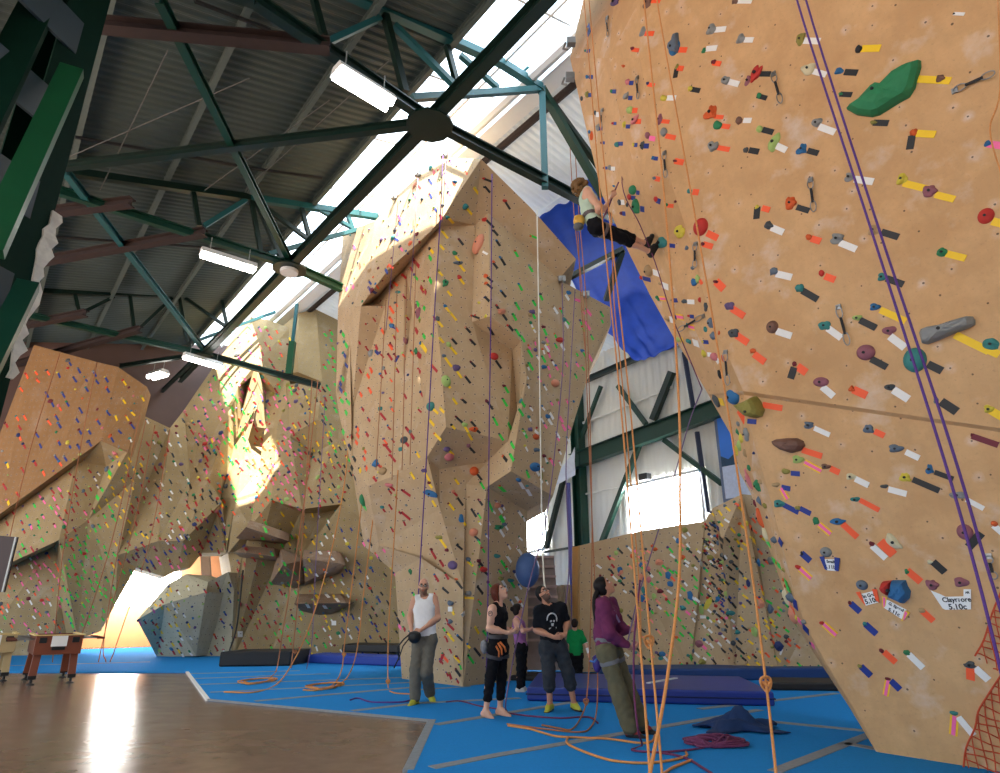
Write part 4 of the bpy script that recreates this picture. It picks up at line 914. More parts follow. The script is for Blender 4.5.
# tower: coordinates are in a 330/150 (A), 330/300 (B), 330/470 (C) grid of 0.29 pixels
TWR = {'A': (330, 150, """
500 130 8 8 yl; Y 507 145 14 52
467 195 20 20 tq; Y 481 213 9 50
405 232 15 15 tq; Y 418 244 8 50
388 278 8 8 ol; Y 396 292 12 52
380 330 8 8 yl; Y 386 336 8 50
430 355 17 15 gn; Y 440 376 9 52
443 390 36 15 sl; Y 456 408 10 52
397 458 20 32 gn L-60; Y 412 495 8 50
374 416 12 10 ol; Y 381 426 8 50
446 438 15 15 rd; Y 455 453 9 52
397 538 14 12 bl; Y 405 550 8 52
415 562 8 8 yl; Y 425 574 13 52
372 583 16 16 dg; Y 380 600 10 52
378 650 8 8 yl; Y 384 656 9 50
410 672 18 16 lg; Y 426 692 12 50
393 710 14 12 sl; Y 408 732 14 55
436 750 26 20 pu; 
529 98 12 8 rd; K 544 104 10 20
531 128 8 8 bk; K 543 136 10 50
603 174 16 10 rd; K 612 190 12 58
533 240 14 12 rd; K 552 255 13 45
560 278 8 8 bk; K 571 286 9 50
443 308 8 8 mr; K 452 318 9 52
512 325 26 56 pe B; W 535 355 7 30
574 312 8 8 bl; K 580 322 8 55
586 370 10 10 bl; K 597 386 10 58
563 385 10 10 og; K 570 399 9 52
538 434 14 12 og; K 551 446 10 40
538 459 14 10 og; K 551 470 9 40
589 486 8 8 bl; K 598 497 10 52
533 508 8 8 nv; K 542 514 8 45
514 526 12 10 yl; 
487 571 8 8 rd; K 503 576 10 20
537 573 10 12 yl;
592 557 28 18 pe; K 602 576 10 55
574 535 8 8 rd; K 578 543 9 55
612 605 8 8 rd; K 623 614 9 50
547 612 8 8 dg; K 557 626 10 60
418 650 8 8 pe; K 428 660 10 48
466 612 8 8 pe; K 475 620 10 48
484 655 8 8 mr; K 493 664 9 46
484 730 8 8 mr; K 493 739 9 46
565 712 26 22 rd B; K 581 740 12 55
692 296 10 8 og; G 702 299 10 20
637 348 8 8 og; G 642 358 9 62
686 398 10 10 gy; G 692 410 9 62
650 462 9 8 bl; G 656 473 10 62
724 497 12 10 dg; G 728 508 8 62
700 520 8 8 gn; G 704 528 8 60
697 558 20 14 pu; G 703 574 7 60
638 528 8 8 gn; G 646 538 11 60
629 566 8 8 gn; G 636 576 10 62
638 620 8 8 gn; G 647 630 10 58
655 640 8 8 gn; G 665 652 9 58
681 688 8 8 ol; G 690 702 11 58
683 735 8 8 gn; G 692 746 11 58
709 690 14 12 pu; 
730 712 8 8 gn; G 737 722 9 60
768 541 10 8 tn; W 778 553 10 58
736 610 14 10 mr; G 742 628 9 65
737 665 16 10 gy; W 748 684 10 58
793 655 26 16 rd B; W 802 680 9 58
807 585 14 16 tq; W 816 604 8 58
738 748 18 14 bl; 
845 512 8 6 pk; Q 853 518 7 20
882 548 8 8 tq; Q 892 560 10 52
875 588 8 8 pk; Q 888 606 12 56
890 700 8 8 pk; Q 898 718 9 60
870 692 14 14 bl;
822 492 16 12 bl; W 818 508 8 58
178 312 13 14 pu;
218 302 18 15 tq; B 228 308 8 30
283 280 8 12 bl;
300 290 14 10 mr;
345 340 14 10 bk; Y 352 350 6 50
290 380 10 8 mr; R 297 390 12 48
250 430 10 10 rd; R 256 436 7 45
145 483 16 16 mr; B 152 490 6 30
200 402 8 8 og; O 210 402 8 40
220 458 8 8 og; O 226 462 7 40
235 490 18 8 tq;
298 540 12 16 mv;
306 562 22 34 mv;
310 588 10 16 ol;
207 540 8 8 og; O 214 553 9 58
213 605 18 16 bl; B 220 612 8 20
206 578 8 8 og; O 210 585 8 58
260 658 16 20 mv;
313 666 12 12 bl; Y 323 680 13 55
296 690 14 14 gn; R 305 704 10 45
204 672 8 8 og; O 210 680 8 60
200 704 8 8 mr; R 207 713 10 56
236 712 8 8 nv; B 231 720 9 120
142 702 17 22 gy;
157 692 8 8 tq; B 162 698 6 45
352 742 10 10 og; R 362 755 9 48
349 62 12 12 tq; 
432 110 14 12 bl;
292 122 14 22 pe;
325 452 8 8 mr; R 318 480 8 60
""", ), 'B': (330, 300, """
158 563 30 20 bl L-30; R 172 574 8 48
182 590 24 24 tn B;
190 500 16 12 rd; R 201 514 11 52
205 535 8 8 rd; R 217 546 11 52
174 375 14 14 tq; R 183 402 11 52
256 483 24 22 dg B; R 265 496 8 50
262 440 8 8 mr; R 270 450 9 52
278 455 12 12 tq; R 284 470 8 58
348 367 26 28 tq B; Y 365 384 8 42
380 374 8 8 yl; Y 386 380 8 45
345 412 8 8 yl; Y 352 424 9 50
360 460 8 8 og; Y 372 472 12 45
296 525 8 8 bl; Y 303 533 9 58
278 598 8 8 yl; Y 285 606 10 58
400 280 28 36 lg B; Y 410 298 6 50
435 238 22 14 pu; Y 446 258 10 55
464 262 8 8 pe; K 474 274 12 52
425 340 8 8 yl; Y 431 350 9 55
454 340 8 8 pe; K 461 348 9 40
600 296 12 12 mr; G 608 308 11 60
594 340 8 8 dg; G 603 354 11 60
540 348 12 12 mr; K 552 364 12 55
562 405 8 8 dg; G 571 420 11 62
615 428 8 8 gn; G 622 440 13 62
659 348 12 14 tq; G 666 360 8 58
652 378 8 8 gn; G 660 390 9 58
690 446 16 14 pu; 
710 472 20 18 og B; W 712 456 6 40
713 517 22 14 sl; 
707 576 34 28 bl B; W 716 596 8 60
664 445 8 8 dg; G 671 460 13 62
776 287 24 24 pe B; 
750 401 16 14 bl; W 760 422 10 58
757 380 12 8 tn; W 764 400 9 60
780 456 8 8 gy; W 786 468 8 62
790 405 8 8 pk; Q 798 414 10 60
798 425 8 8 pk; Q 806 440 9 62
738 538 14 12 mr; W 744 552 7 62
758 548 10 10 og; Q 766 560 10 60
730 606 10 24 ol; 
678 588 8 8 gn; G 682 602 9 68
583 462 8 8 dg; G 591 474 9 58
625 490 8 8 gn; G 630 502 8 60
620 532 8 8 gn; G 628 544 9 62
597 538 10 10 og; K 605 548 7 50
496 447 34 20 og; K 512 454 6 40
464 430 20 14 lg; Y 470 446 8 60
478 458 8 8 yl; Y 484 472 9 60
434 402 10 8 mr; K 446 414 10 42
485 415 8 8 pe; K 494 428 9 48
418 430 10 10 bk; Y 425 438 7 50
497 590 28 28 og B; K 515 610 10 52
518 628 8 8 dg; G 525 640 10 60
430 616 8 8 ol; Y 437 626 9 55
425 660 12 10 pe; R 431 668 8 45
436 680 10 8 tn; K 448 694 13 55
408 702 8 8 mr; Y 418 712 12 52
345 668 52 22 bl L24; Y 359 702 9 60
325 588 18 14 pu; Y 336 610 13 62
342 630 12 12 mr; Y 347 640 7 55
411 541 30 22 pk B; Y 418 526 8 45
405 515 26 16 pu; 
478 502 14 14 mv; K 490 517 10 48
578 708 22 20 pe; W 588 726 8 55
511 688 8 8 mr; K 519 698 9 55
488 722 8 8 bk; K 496 734 12 58
546 694 8 8 gn; G 553 712 14 66
584 740 8 8 pe; G 590 756 9 62
648 728 8 8 gy; W 656 738 8 55
652 620 20 16 bl; W 662 640 9 60
680 640 14 8 tq; W 686 664 9 60
585 640 10 10 og; G 594 652 9 45
203 638 26 16 pk; R 216 650 9 40
248 655 8 8 mr; R 264 666 12 35
246 734 8 8 mr; R 262 744 14 40
152 610 8 8 og; R 155 618 7 50
115 690 20 26 gn B; G 118 712 8 50
300 180 10 12 gn; R 302 186 9 50
500 52 8 8 rd; 
1 1 1 1 bk;
"""), 'C': (330, 470, """
376 232 22 14 ol; Y 390 252 14 55
403 276 12 12 mr; 
350 274 12 10 mr; R 358 292 12 60
423 328 28 28 pu B; 
360 360 8 8 bl; R 367 372 11 58
380 312 8 8 mr; R 386 322 9 58
436 376 12 10 og; K 446 396 12 50
390 406 8 8 dg; K 399 416 10 40
396 356 8 8 gn; R 404 368 8 58
495 215 28 26 pe B; K 508 236 9 40
453 166 20 28 bl T; Y 462 182 8 58
440 256 8 8 bk; K 446 266 10 40
583 197 34 16 gn; W 593 218 10 58
575 296 22 14 tq; G 600 328 14 55
528 342 26 18 rd; K 536 354 9 40
513 313 14 12 mr; K 520 324 8 50
478 308 20 14 sl; Y 484 324 9 35
588 374 18 14 ol; W 600 392 10 58
640 350 20 14 nv; W 646 372 12 58
622 380 22 12 tq; G 629 394 9 58
648 270 8 8 ol; W 652 278 11 55
610 295 8 8 ol; W 616 306 11 55
640 432 10 8 ol; W 647 446 10 55
510 400 8 8 bk; K 517 414 12 52
477 425 22 18 gy; Y 478 441 13 5
416 458 20 18 sl; Y 424 490 8 70
414 522 18 16 sl; R 416 540 12 45
402 560 8 8 mr; Y 409 566 8 45
417 574 8 8 yl; Y 421 582 8 50
388 632 8 8 gn; R 386 648 12 115; O 396 648 13 48
434 642 8 8 mr; Y 438 652 11 48
476 640 8 8 bk; G 485 652 13 55
440 570 10 10 bl; K 449 580 9 45
473 600 10 10 bl; Y 476 606 8 50
502 544 10 10 yl; Y 506 552 10 60
528 556 8 8 gn; G 537 566 12 50
498 615 8 8 dg; K 508 628 12 52
434 686 8 8 mr; K 441 698 11 55
410 700 8 8 ol; R 415 710 9 70
583 124 14 8 ol; G 594 168 10 62
278 350 14 24 gn;
"""), }
def parse(txt, ox=0., oy=0., k=1., zone='right', th=None):
    out = []
    for line in txt.strip().splitlines():
        seg = [q.strip() for q in line.split(';')]; a = seg[0].split()
        x, y, w, h = [float(q) for q in a[:4]]; col = a[4]; shp = a[5] if len(a) > 5 else ''
        tp = []
        for q in seg[1:]:
            if not q: continue
            b = q.split(); tx, ty, ln, an = [float(v) for v in b[1:5]]; t_ = float(b[5]) if len(b) > 5 else th
            tp.append((b[0], ox+tx*k, oy+ty*k, ln if k == 1 else ln*.82, an, t_))
        if w*k < .6: continue
        kk = k if k == 1 else k*1.12
        out.append(dict(x=ox+x*k, y=oy+y*k, w=w*kk, h=h*kk, c=col, s=shp, t=tp, zone=zone))
    return out
HOLDS = parse(RIGHT)
for z_, (ox, oy, txt) in ((k, (v[0], v[1], v[2])) for k, v in TWR.items()): HOLDS += parse(txt, ox, oy, .29, 'tower', 2.2)
# ---- shape library
rnd = random.Random(11)
def blob(seed, shp, big):
    r = random.Random(seed); bm = bmesh.new(); bmesh.ops.create_icosphere(bm, subdivisions=3 if big else 2, radius=1.0)
    ph = [(Vector((r.uniform(-1, 1), r.uniform(-1, 1), r.uniform(-1, 1))).normalized(), r.uniform(1.2, 3.2), r.uniform(0, 6.28), r.uniform(.05, .15)) for _ in range(5)]
    for v in bm.verts:
        c = v.co.copy(); k = 1.0
        if shp != 'B':
            for d, f, p, a in ph: k += a*math.sin(d.dot(c)*f*2+p)
        x, y, z = c.x*k, c.y*k, c.z*k
        if shp == 'T': x *= (1.15-.55*(y+1)/2); y *= 1.05
        if shp == 'L': y *= (1.0-.25*x*abs(x)); z *= (1-.2*x)
        z = max(z, -.15)
        v.co = Vector((x, y, z))
    mx = [max(abs(v.co[i]) for v in bm.verts) for i in (0, 1)]; mz = max(v.co.z for v in bm.verts)
    for v in bm.verts: v.co = Vector((v.co.x/mx[0], v.co.y/mx[1], v.co.z/mz))
    me = bpy.data.meshes.new('hold_shape'); bm.to_mesh(me); bm.free(); me.polygons.foreach_set('use_smooth', [shp != 'T']*len(me.polygons)); me.materials.append(None); return me
LIB = {}
def shape(shp, big, i):
    k = (shp, big, i % 6)
    if k not in LIB: LIB[k] = blob(hash((ord(shp[0]) if shp else 0, big, i % 6)) % 10000, shp, big)
    return LIB[k]
def tangent(px, py, loc, n, ang):
    """world vectors for one pixel along the picture direction `ang` (degrees, clockwise) lying in the surface"""
    a = math.radians(ang); d0 = ray(px, py); d1 = ray(px+math.cos(a), py+math.sin(a))
    t0 = n.dot(loc-CAMP)/n.dot(d0) ; den = n.dot(d1)
    if abs(den) < 1e-4: return None
    v = d1*(n.dot(loc-CAMP)/den)-d0*t0; L = v.length; base = (loc-CAMP).length/FPX
    if L > 2.6*base: v = v*(2.6*base/L)
    return v
def place(h):
    q = hit(h['x'], h['y'])
    if q[0] is None: return None
    loc, n, fi, dist = q
    if n.dot(CAMP-loc) < 0: n = -n
    return loc, n, BV_O[fi]
def frame(h, loc, n):
    ang = 0
    if h['s'][:1] == 'L': ang = float(h['s'][1:] or 0)
    u = tangent(h['x'], h['y'], loc, n, ang); v = tangent(h['x'], h['y'], loc, n, ang-90)
    w, hh = h['w'], h['h']
    if h['s'][:1] == 'L' and abs(ang) > 45 : w, hh = max(w, hh), min(w, hh)
    cap = 1.5*(loc-CAMP).length/FPX; sx, sy = min(u.length, cap)*w/2, min(v.length, cap)*hh/2
    x = u.normalized(); z = n; y = z.cross(x).normalized(); x = y.cross(z)
    sz = min(max(.55*min(sx, sy)+.015, .022), .26)
    if h['s'][:1] == 'B': sz = min(sx, sy)*.85
    return Matrix((x*sx, y*sy, z*sz)).transposed().to_4x4(), (x, y, z, sx, sy, sz)
def tape_shape(t):
    q = hit(t[1], t[2])
    if q[0] is None: return None
    loc, n = q[0], q[1]
    if n.dot(CAMP-loc) < 0: n = -n
    a = tangent(t[1], t[2], loc, n, t[4])
    if a is None: return None
    ln = a.length*t[3]; x = a.normalized(); y = n.cross(x).normalized()
    b = tangent(t[1], t[2], loc, n, t[4]+90); wd = b.dot(y); th = abs(b.length*(t[5] or 3)); th = min(max(th, .02), .10)
    return loc, n, x, y, ln, th
PLACED = []
for h in HOLDS:
    q = place(h)
    if q is None: continue
    h['loc'], h['n'], h['wall'] = q; h['area'] = h['w']*h['h']; PLACED.append(h)
PLACED.sort(key=lambda h: -h['area'])
BIG, SMALL = PLACED[:300], PLACED[300:]
# landmarks a reader can find at once
LM = [('the big green hold', 887, 88), ('the long grey hold', 947, 330), ('the teal ball hold', 915, 360), ('the tan pocket hold', 752, 406), ('the red and blue hold', 898, 588),
      ('the blue teardrop hold', 676, 44), ('the brown rock hold', 789, 444), ('the largest grade card', 952, 600), ('the red ball', 986, 216), ('the large chalky red hold', 701, 227),
      ('the large orange hold', 711, 112), ('the dark green pair', 635, 199), ('the orange netting', 985, 700), ('the blue edged card', 830, 563), ('the mauve oval', 866, 352), ('the mauve ball', 965, 532),
      ('the large cream hold', 894, 542), ('the blue egg', 734, 396), ('the orange cornered card', 862, 585)]
LT = [('the long blue hold', 430, 493), ('the pink blob', 449, 457), ('the big teal hold', 431, 406), ('the lime hold', 446, 381), ('the orange ball', 474, 471), ('the big blue block', 535, 467),
      ('the long mauve hold', 478, 244), ('the grey bar', 458, 263), ('the red hold', 494, 356), ('the wide red hold', 560, 340), ('the tall mauve hold', 419, 313), ('the tower top', 470, 160), ('the red orange ball', 536, 437), ('the orange wedge', 474, 430),
      ('the green shelf hold', 499, 527), ('the peach ball', 474, 532), ('the purple lump', 453, 565), ('the bald man', 428, 590), ('the red haired woman', 495, 600), ('the round tan hold', 383, 471), ('the dark grey ball', 404, 440), ('the slanted blue block', 376, 464), ('the rim peach hold', 555, 383)]
def where(h):
    L = LM if h['zone'] == 'right' else LT
    c = sorted(L, key=lambda l: (l[1]-h['x'])**2+(l[2]-h['y'])**2)
    c = [l for l in c if (l[1]-h['x'])**2+(l[2]-h['y'])**2 > 36][:1][0]; dx, dy = h['x']-c[1], h['y']-c[2]
    if abs(dx) > 2.2*abs(dy): s = 'right of' if dx > 0 else 'left of'
    elif abs(dy) > 2.2*abs(dx): s = 'below' if dy > 0 else 'above'
    else: s = ('below and ' if dy > 0 else 'above and ')+('right of' if dx > 0 else 'left of')
    return s, c[0], math.hypot(dx, dy)
ORD = ['', 'second ', 'third ', 'fourth ', 'fifth ', 'sixth ', 'seventh ', 'eighth ', 'ninth ', 'tenth ']
def describe(hs):
    used = {}
    for h in hs:
        sz = max(h['w'], h['h']); big = 24 if h['zone'] == 'right' else 7
        s = 'large' if sz > big else ('small' if sz < (7 if h['zone'] == 'right' else 3.2) else '')
        shp = {'L': 'long', 'B': 'round', 'T': 'angular'}.get(h['s'][:1], '')
        if h['zone'] == 'tower' and s == 'small': s = 'tiny'
        h['short'] = ' '.join(q for q in (s, shp, CN[h['c']], 'hold') if q)
        h['rel'] = where(h); used.setdefault((h['short'], tuple(TN[t[0]] for t in h['t']), h['rel'][0], h['rel'][1]), []).append(h)
    for k, L in used.items():
        L.sort(key=lambda h: h['rel'][2])
        for i, h in enumerate(L):
            tp = (' with '+' and '.join(TN[t[0]] for t in h['t'])+' tape') if h['t'] else ' untaped'
            o = '' if len(L) == 1 else ('nearest ' if i == 0 else ORD[min(i, 9)]+'nearest ')
            h['label'] = h['short']+tp+', '+o+h['rel'][0]+' '+h['rel'][1]
            if len(h['label'].split()) > 15: h['label'] = h['label'].replace('-and-yellow tape', ' tape').replace('below and', 'below').replace('above and', 'above')
describe(PLACED)
GRP = {'right': 'holds on the orange right wall', 'tower': 'holds on the central tower'}
for i, h in enumerate(BIG):
    big = max(h['w'], h['h']) > 9
    M, fr_ = frame(h, h['loc'], h['n'])
    o = bpy.data.objects.new('climbing_hold', shape(h['s'][:1], big, i)); COL.objects.link(o)
    o.matrix_world = Matrix.Translation(h['loc']-h['n']*.004) @ M
    o.material_slots[0].link = 'OBJECT'; o.material_slots[0].material = HM(h['c'])
    setp(o, h['label'], 'climbing hold', GRP[h['zone']])
    h['o'] = o
    if max(h['w'], h['h']) > 10:
        x, y, z, sx, sy, sz = fr_; m = MB(); r_ = max(.012, min(.02, sx*.16)); 
        bp_ = h['loc']+z*(sz*1.0-.012); m.tube([bp_, bp_+z*.016], r_, 8); b_ = m.build('bolt', M_bolt)
        b_.parent = o; b_.matrix_parent_inverse = o.matrix_world.inverted()
ST_H, ST_T = {}, {}
def add_small(h):
    M, _ = frame(h, h['loc'], h['n']); M = Matrix.Translation(h['loc']-h['n']*.003) @ M
    mb = ST_H.setdefault(h['c'], MB()); s = shape('x', False, rnd.randrange(6)); k = SMV[s.name]
    mb.add([M @ v for v in k[0]], k[1])
SMV = {}
def smalllib():
    for i in range(6):
        bm = bmesh.new(); bmesh.ops.create_icosphere(bm, subdivisions=1, radius=1.0); r = random.Random(i)
        for v in bm.verts: v.co *= r.uniform(.75, 1.1); v.co.z = max(v.co.z, -.1)
        me = shape('x', False, i); SMV[me.name] = ([v.co.copy() for v in bm.verts], [[v.index for v in f.verts] for f in bm.faces]); bm.free()
smalllib()
# ---- tapes
TAPES = []
for h in PLACED:
    for t in h['t']: TAPES.append((t[3]*(t[5] or 3), t, h))
TAPES.sort(key=lambda q: -q[0])
def tape_geo(mb, sh, t, lift=.004):
    loc, n, x, y, ln, th = sh; c = loc+n*(lift)
    mb.box(c, (ln, th, .005), (x, y, n), 0)
    if t[0] == 'P': mb.box(c+n*.002, (ln, th*.5, .005), (x, y, n), 1)
nt_ = 0; used = {}
for ar, t, h in TAPES:
    sh = tape_shape(t)
    if sh is None: continue
    if nt_ < 300:
        mb = MB(); tape_geo(mb, sh, t); 
        o = mb.build('tape_strip', [TM(t[0])]+([TM('Q')] if t[0] == 'P' else []))
        lab = TN[t[0]]+' tape by the '+h['label'].split(' with ')[0].split(' untaped')[0]+','+h['label'].split(',', 1)[1]
        if lab in used: lab = lab.replace('tape', 'tape hanging') if t[4] > 75 else lab.replace('tape', 'slanting tape')
        if len(lab.split()) > 16: lab = lab.replace('tiny ', '').replace('small ', '')
        used[lab] = 1; setp(o, lab, 'tape', 'route tape on the '+('right wall' if h['zone'] == 'right' else 'tower')); nt_ += 1
    else: tape_geo(ST_T.setdefault(t[0], MB()), sh, t)
for h in SMALL: add_small(h)
# ---- uncountable small holds and tape on the far surfaces
def inpoly(x, y, p):
    c = False; j = len(p)-1
    for i in range(len(p)):
        if (p[i][1] > y) != (p[j][1] > y) and x < (p[j][0]-p[i][0])*(y-p[i][1])/(p[j][1]-p[i][1])+p[i][0]: c = not c
        j = i
    return c
def scatter(poly, n, pal, tpal, szr=(1.7, 3.0), tl=(3.2, 5.2), ang=58, tth=1.6, ptape=.85, routes=True, walls=None, mind=4.0):
    xs = [q[0] for q in poly]; ys = [q[1] for q in poly]; done = []; tries = 0; fx = 17.0
    while len(done) < n and tries < n*30:
        tries += 1; x = rnd.uniform(min(xs), max(xs)); y = rnd.uniform(min(ys), max(ys))
        if not inpoly(x, y, poly) or any((x-a)**2+(y-b)**2 < mind**2 for a, b in done): continue
        # holds of one route share a tape colour and run up the wall
        key = tpal[int((x*.7-y*.12)/fx*1.0 + rnd.gauss(0, .55)) % len(tpal)] if routes else rnd.choice(tpal)
        s = rnd.uniform(*szr)*(1.7 if rnd.random() < .10 else 1)
        h = dict(x=x, y=y, w=s*rnd.uniform(.8, 1.3), h=s, c=rnd.choice(pal), s='', t=[], zone='far')
        q = place(h)
        if q is None or (walls and q[2] not in walls): continue
        h['loc'], h['n'], h['wall'] = q; done.append((x, y)); add_small(h)
        if rnd.random() < ptape:
            l = rnd.uniform(*tl); a = math.radians(ang); t = (key, x+math.cos(a)*(s*.5+l*.45), y+math.sin(a)*(s*.5+l*.45), l, ang+rnd.gauss(0, 7), tth)
            sh = tape_shape(t)
            if sh: tape_geo(ST_T.setdefault(key, MB()), sh, t)
ALL = ['bl', 'gn', 'rd', 'mr', 'tq', 'yl', 'og', 'gy', 'dg', 'nv', 'pk', 'lg', 'pu', 'sl', 'tn', 'ol']
def sc(p, n, tp, **k): scatter(p, n, ALL, list(tp), **k)
sc([(34, 348), (97, 365), (147, 390), (128, 450), (100, 442), (50, 476), (0, 510), (0, 436)], 75, 'BBYYBROYRO', tl=(4, 6), mind=7, tth=1.9)
sc([(70, 465), (104, 468), (88, 520), (58, 540), (12, 561), (0, 566), (0, 516)], 60, 'RWYRBRGQ', mind=6)
sc([(104, 466), (140, 416), (184, 412), (218, 444), (207, 482), (222, 502), (183, 540), (158, 541), (118, 554), (88, 518)], 150, 'GYRWKRYMQRGY', mind=5.5)
sc([(184, 412), (243, 326), (266, 322), (256, 362), (238, 388), (220, 443), (206, 480)], 62, 'QPYQRQGQ', mind=5.5)
sc([(88, 520), (118, 556), (134, 569), (112, 605), (100, 632), (76, 640), (60, 600), (56, 546)], 80, 'GOGYKGRG', mind=5)
sc([(0, 566), (55, 546), (60, 600), (66, 645), (0, 640)], 70, 'QRGOWQO', mind=5)
sc([(118, 555), (158, 541), (222, 502), (228, 552), (200, 552), (178, 569), (136, 567)], 52, 'QMBQRB', mind=5)
sc([(138, 620), (168, 585), (207, 583), (230, 574), (231, 652), (196, 654), (160, 652)], 72, 'QRYWRBGW', mind=5.5)
sc([(236, 390), (257, 370), (290, 376), (290, 434), (246, 440), (228, 548), (210, 482), (222, 445)], 90, 'GBRWBOGRQ', mind=4.6)
sc([(262, 322), (290, 330), (287, 374), (258, 366)], 20, 'ROYR', mind=5)
sc([(290, 384), (322, 384), (338, 440), (312, 452), (290, 436)], 40, 'KRBRY', mind=4.4)
sc([(245, 444), (290, 437), (313, 453), (352, 432), (360, 470), (341, 503), (301, 508), (270, 500), (250, 525)], 130, 'RKYOBRGOQ', mind=5)
sc([(236, 556), (272, 505), (300, 514), (342, 508), (395, 560), (400, 655), (234, 655)], 230, 'QBKWBRRGYWBK', mind=5)
sc([(318, 330), (345, 320), (350, 470), (325, 440)], 36, 'GGBOG', mind=5.5)
sc([(338, 308), (362, 306), (386, 306), (400, 474), (370, 486), (352, 466)], 30, 'ORGOR', mind=6, walls={'climbing_wall'}) if False else None
sc([(346, 234), (375, 224), (420, 178), (444, 160), (476, 162), (440, 216), (430, 230), (362, 303), (340, 306)], 70, 'OBQRBQ', ptape=.35, mind=5.5, szr=(1.6, 3.0))
sc([(352, 320), (430, 240), (438, 300), (424, 410), (398, 472), (370, 484), (350, 440)], 70, 'RORGRO', mind=6)
sc([(398, 574), (460, 588), (462, 684), (404, 678)], 24, 'GRGWYR', mind=7)
sc([(372, 488), (398, 476), (438, 508), (380, 542)], 8, 'R', mind=7)
sc([(530, 300), (606, 310), (584, 370), (556, 488), (520, 470), (526, 376)], 60, 'GGWGWWQ', mind=6, ang=62)
sc([(468, 486), (526, 512), (527, 640), (468, 684)], 40, 'KKGGWW', mind=7, ang=56)
# boulder wall behind the people: dense
sc([(596, 550), (704, 522), (712, 510), (742, 496), (768, 540), (810, 640), (822, 676), (600, 674)], 300, 'WKYOGQWBWKPG', mind=5.0, szr=(1.8, 4.2), tl=(4, 7), ang=45, tth=2.0)
sc([(700, 525), (716, 520), (728, 600), (724, 640), (706, 610)], 60, 'WKBQYG', mind=3, szr=(2, 4), tl=(3, 5), ang=45, tth=2.0)
EXTRA = """
632 556 5 6 og; Q 636 552 5 50 2
655 549 6 5 og;
659 562 10 8 pe; G 664 567 5 45 2
682 557 9 6 og; W 687 562 6 35 2.2
641 565 5 7 bl; 
648 569 6 7 pk; W 651 575 6 50 2.4
641 577 6 9 pe;
649 580 6 8 pk; G 652 584 4 45 2
668 575 7 10 bl T; O 673 579 6 45 2
670 584 8 7 bl;
643 590 5 9 tq; 
641 598 9 9 bl; 
654 597 6 9 lg B;
690 595 7 12 bl; W 697 600 7 40 2.4
708 604 7 18 yl L-65; K 718 615 8 40 2.2
701 610 6 12 lg; W 703 617 6 0 3
683 608 7 7 tq; Q 688 613 6 40 2.4
730 613 12 6 tq; Q 729 618 8 0 2.6
737 632 8 7 tq; W 736 628 7 0 2.4
699 644 9 9 mv B; Q 704 647 7 45 2.6
662 654 9 6 bl; W 666 659 7 48 2.2
702 662 9 8 ol B; 
706 670 7 6 gn; Q 708 673 4 30 2.2
761 603 8 12 pe;
770 609 7 13 sl; G 769 602 7 30 2
754 632 8 12 lg;
778 646 11 12 nv T; W 781 652 6 110 2
748 583 5 10 nv T;
620 570 6 8 bl;
616 553 5 6 lg; R 609 558 5 55 2
621 571 5 8 pe; R 613 566 5 50 2
"""
for h in parse(EXTRA):
    q = place(h)
    if q is None: continue
    h['loc'], h['n'], h['wall'] = q; add_small(h)
    for t in h['t']:
        sh = tape_shape(t)
        if sh: tape_geo(ST_T.setdefault(t[0], MB()), sh, t)
def flush(D, name, M_, label, cat):
    mb = MB(); mats = []
    for k, q in D.items():
        mi = len(mats); mats.append(M_(k)); off = len(mb.v); mb.v += q.v; mb.f += [tuple(i+off for i in f) for f in q.f]
        mb.m += [mi+(1 if (k == 'P' and mm == 1) else 0) for mm in q.m]
        if k == 'P': mats.append(TM('Q'))
    o = mesh_obj(name, mb.v, mb.f, mats, None, mb.m); setp(o, label, cat, kind='stuff')
flush(ST_H, 'climbing_hold', HM, 'swarm of tiny coloured climbing holds covering the far walls', 'climbing hold')
flush(ST_T, 'tape_strip', TM, 'swarm of tiny coloured tape strips marking the far routes', 'tape')
# ---- the odd big holds, each its own shape
def relief(name, pts, hgt, m, label, ridge=None, bolts=(), parent=None, child=False):
    q = hit(sum(p[0] for p in pts)/len(pts), sum(p[1] for p in pts)/len(pts)); loc, n = q[0], q[1]
    if n.dot(CAMP-loc) < 0: n = -n
    on = lambda x, y: CAMP+ray(x, y)*(n.dot(loc-CAMP)/n.dot(ray(x, y)))
    base = [on(*p) for p in pts]; c = sum(base, Vector())/len(base); mb = MB(); k = len(base); rings = [(1.0, -.01), (.97, .35), (.82, .75), (.55, .95), (.25, 1.02)]
    vs = []
    r = random.Random(len(pts)*7+int(pts[0][0]))
    for s, z in rings:
        for b in base: vs.append(c+(b-c)*s+n*(hgt*z+(r.uniform(-.06, .06)*hgt if z > .2 else 0)))
    vs.append(c+n*hgt*1.03); fs = []
    for i in range(len(rings)-1):
        for j in range(k): fs.append((i*k+j, i*k+(j+1) % k, (i+1)*k+(j+1) % k, (i+1)*k+j))
    e = (len(rings)-1)*k; fs += [(e+j, e+(j+1) % k, len(vs)-1) for j in range(k)]; fs.append(tuple(range(k-1, -1, -1)))
    mb.add(vs, fs); o = mb.build(name, m, parent)
    if not child: setp(o, label, 'climbing hold', 'holds on the orange right wall')
    for bx, by in bolts:
        p = on(bx, by)+n*hgt*.9; t = MB(); t.tube([p, p+n*hgt*.16], .016, 8); t.build('bolt', M_bolt, o)
    return o
z4 = lambda L, ox, oy: [(ox+x/4, oy+y/4) for x, y in L]
relief('climbing_hold', z4([(390, 440), (430, 415), (490, 352), (512, 338), (535, 342), (590, 282), (640, 255), (685, 243), (686, 270), (662, 355), (640, 390), (600, 412), (560, 437), (520, 462), (490, 470), (430, 462)], 750, 0), .16, HM('gn'), 'largest green hold, long and jagged, on the upper right wall', bolts=[(878, 93)])
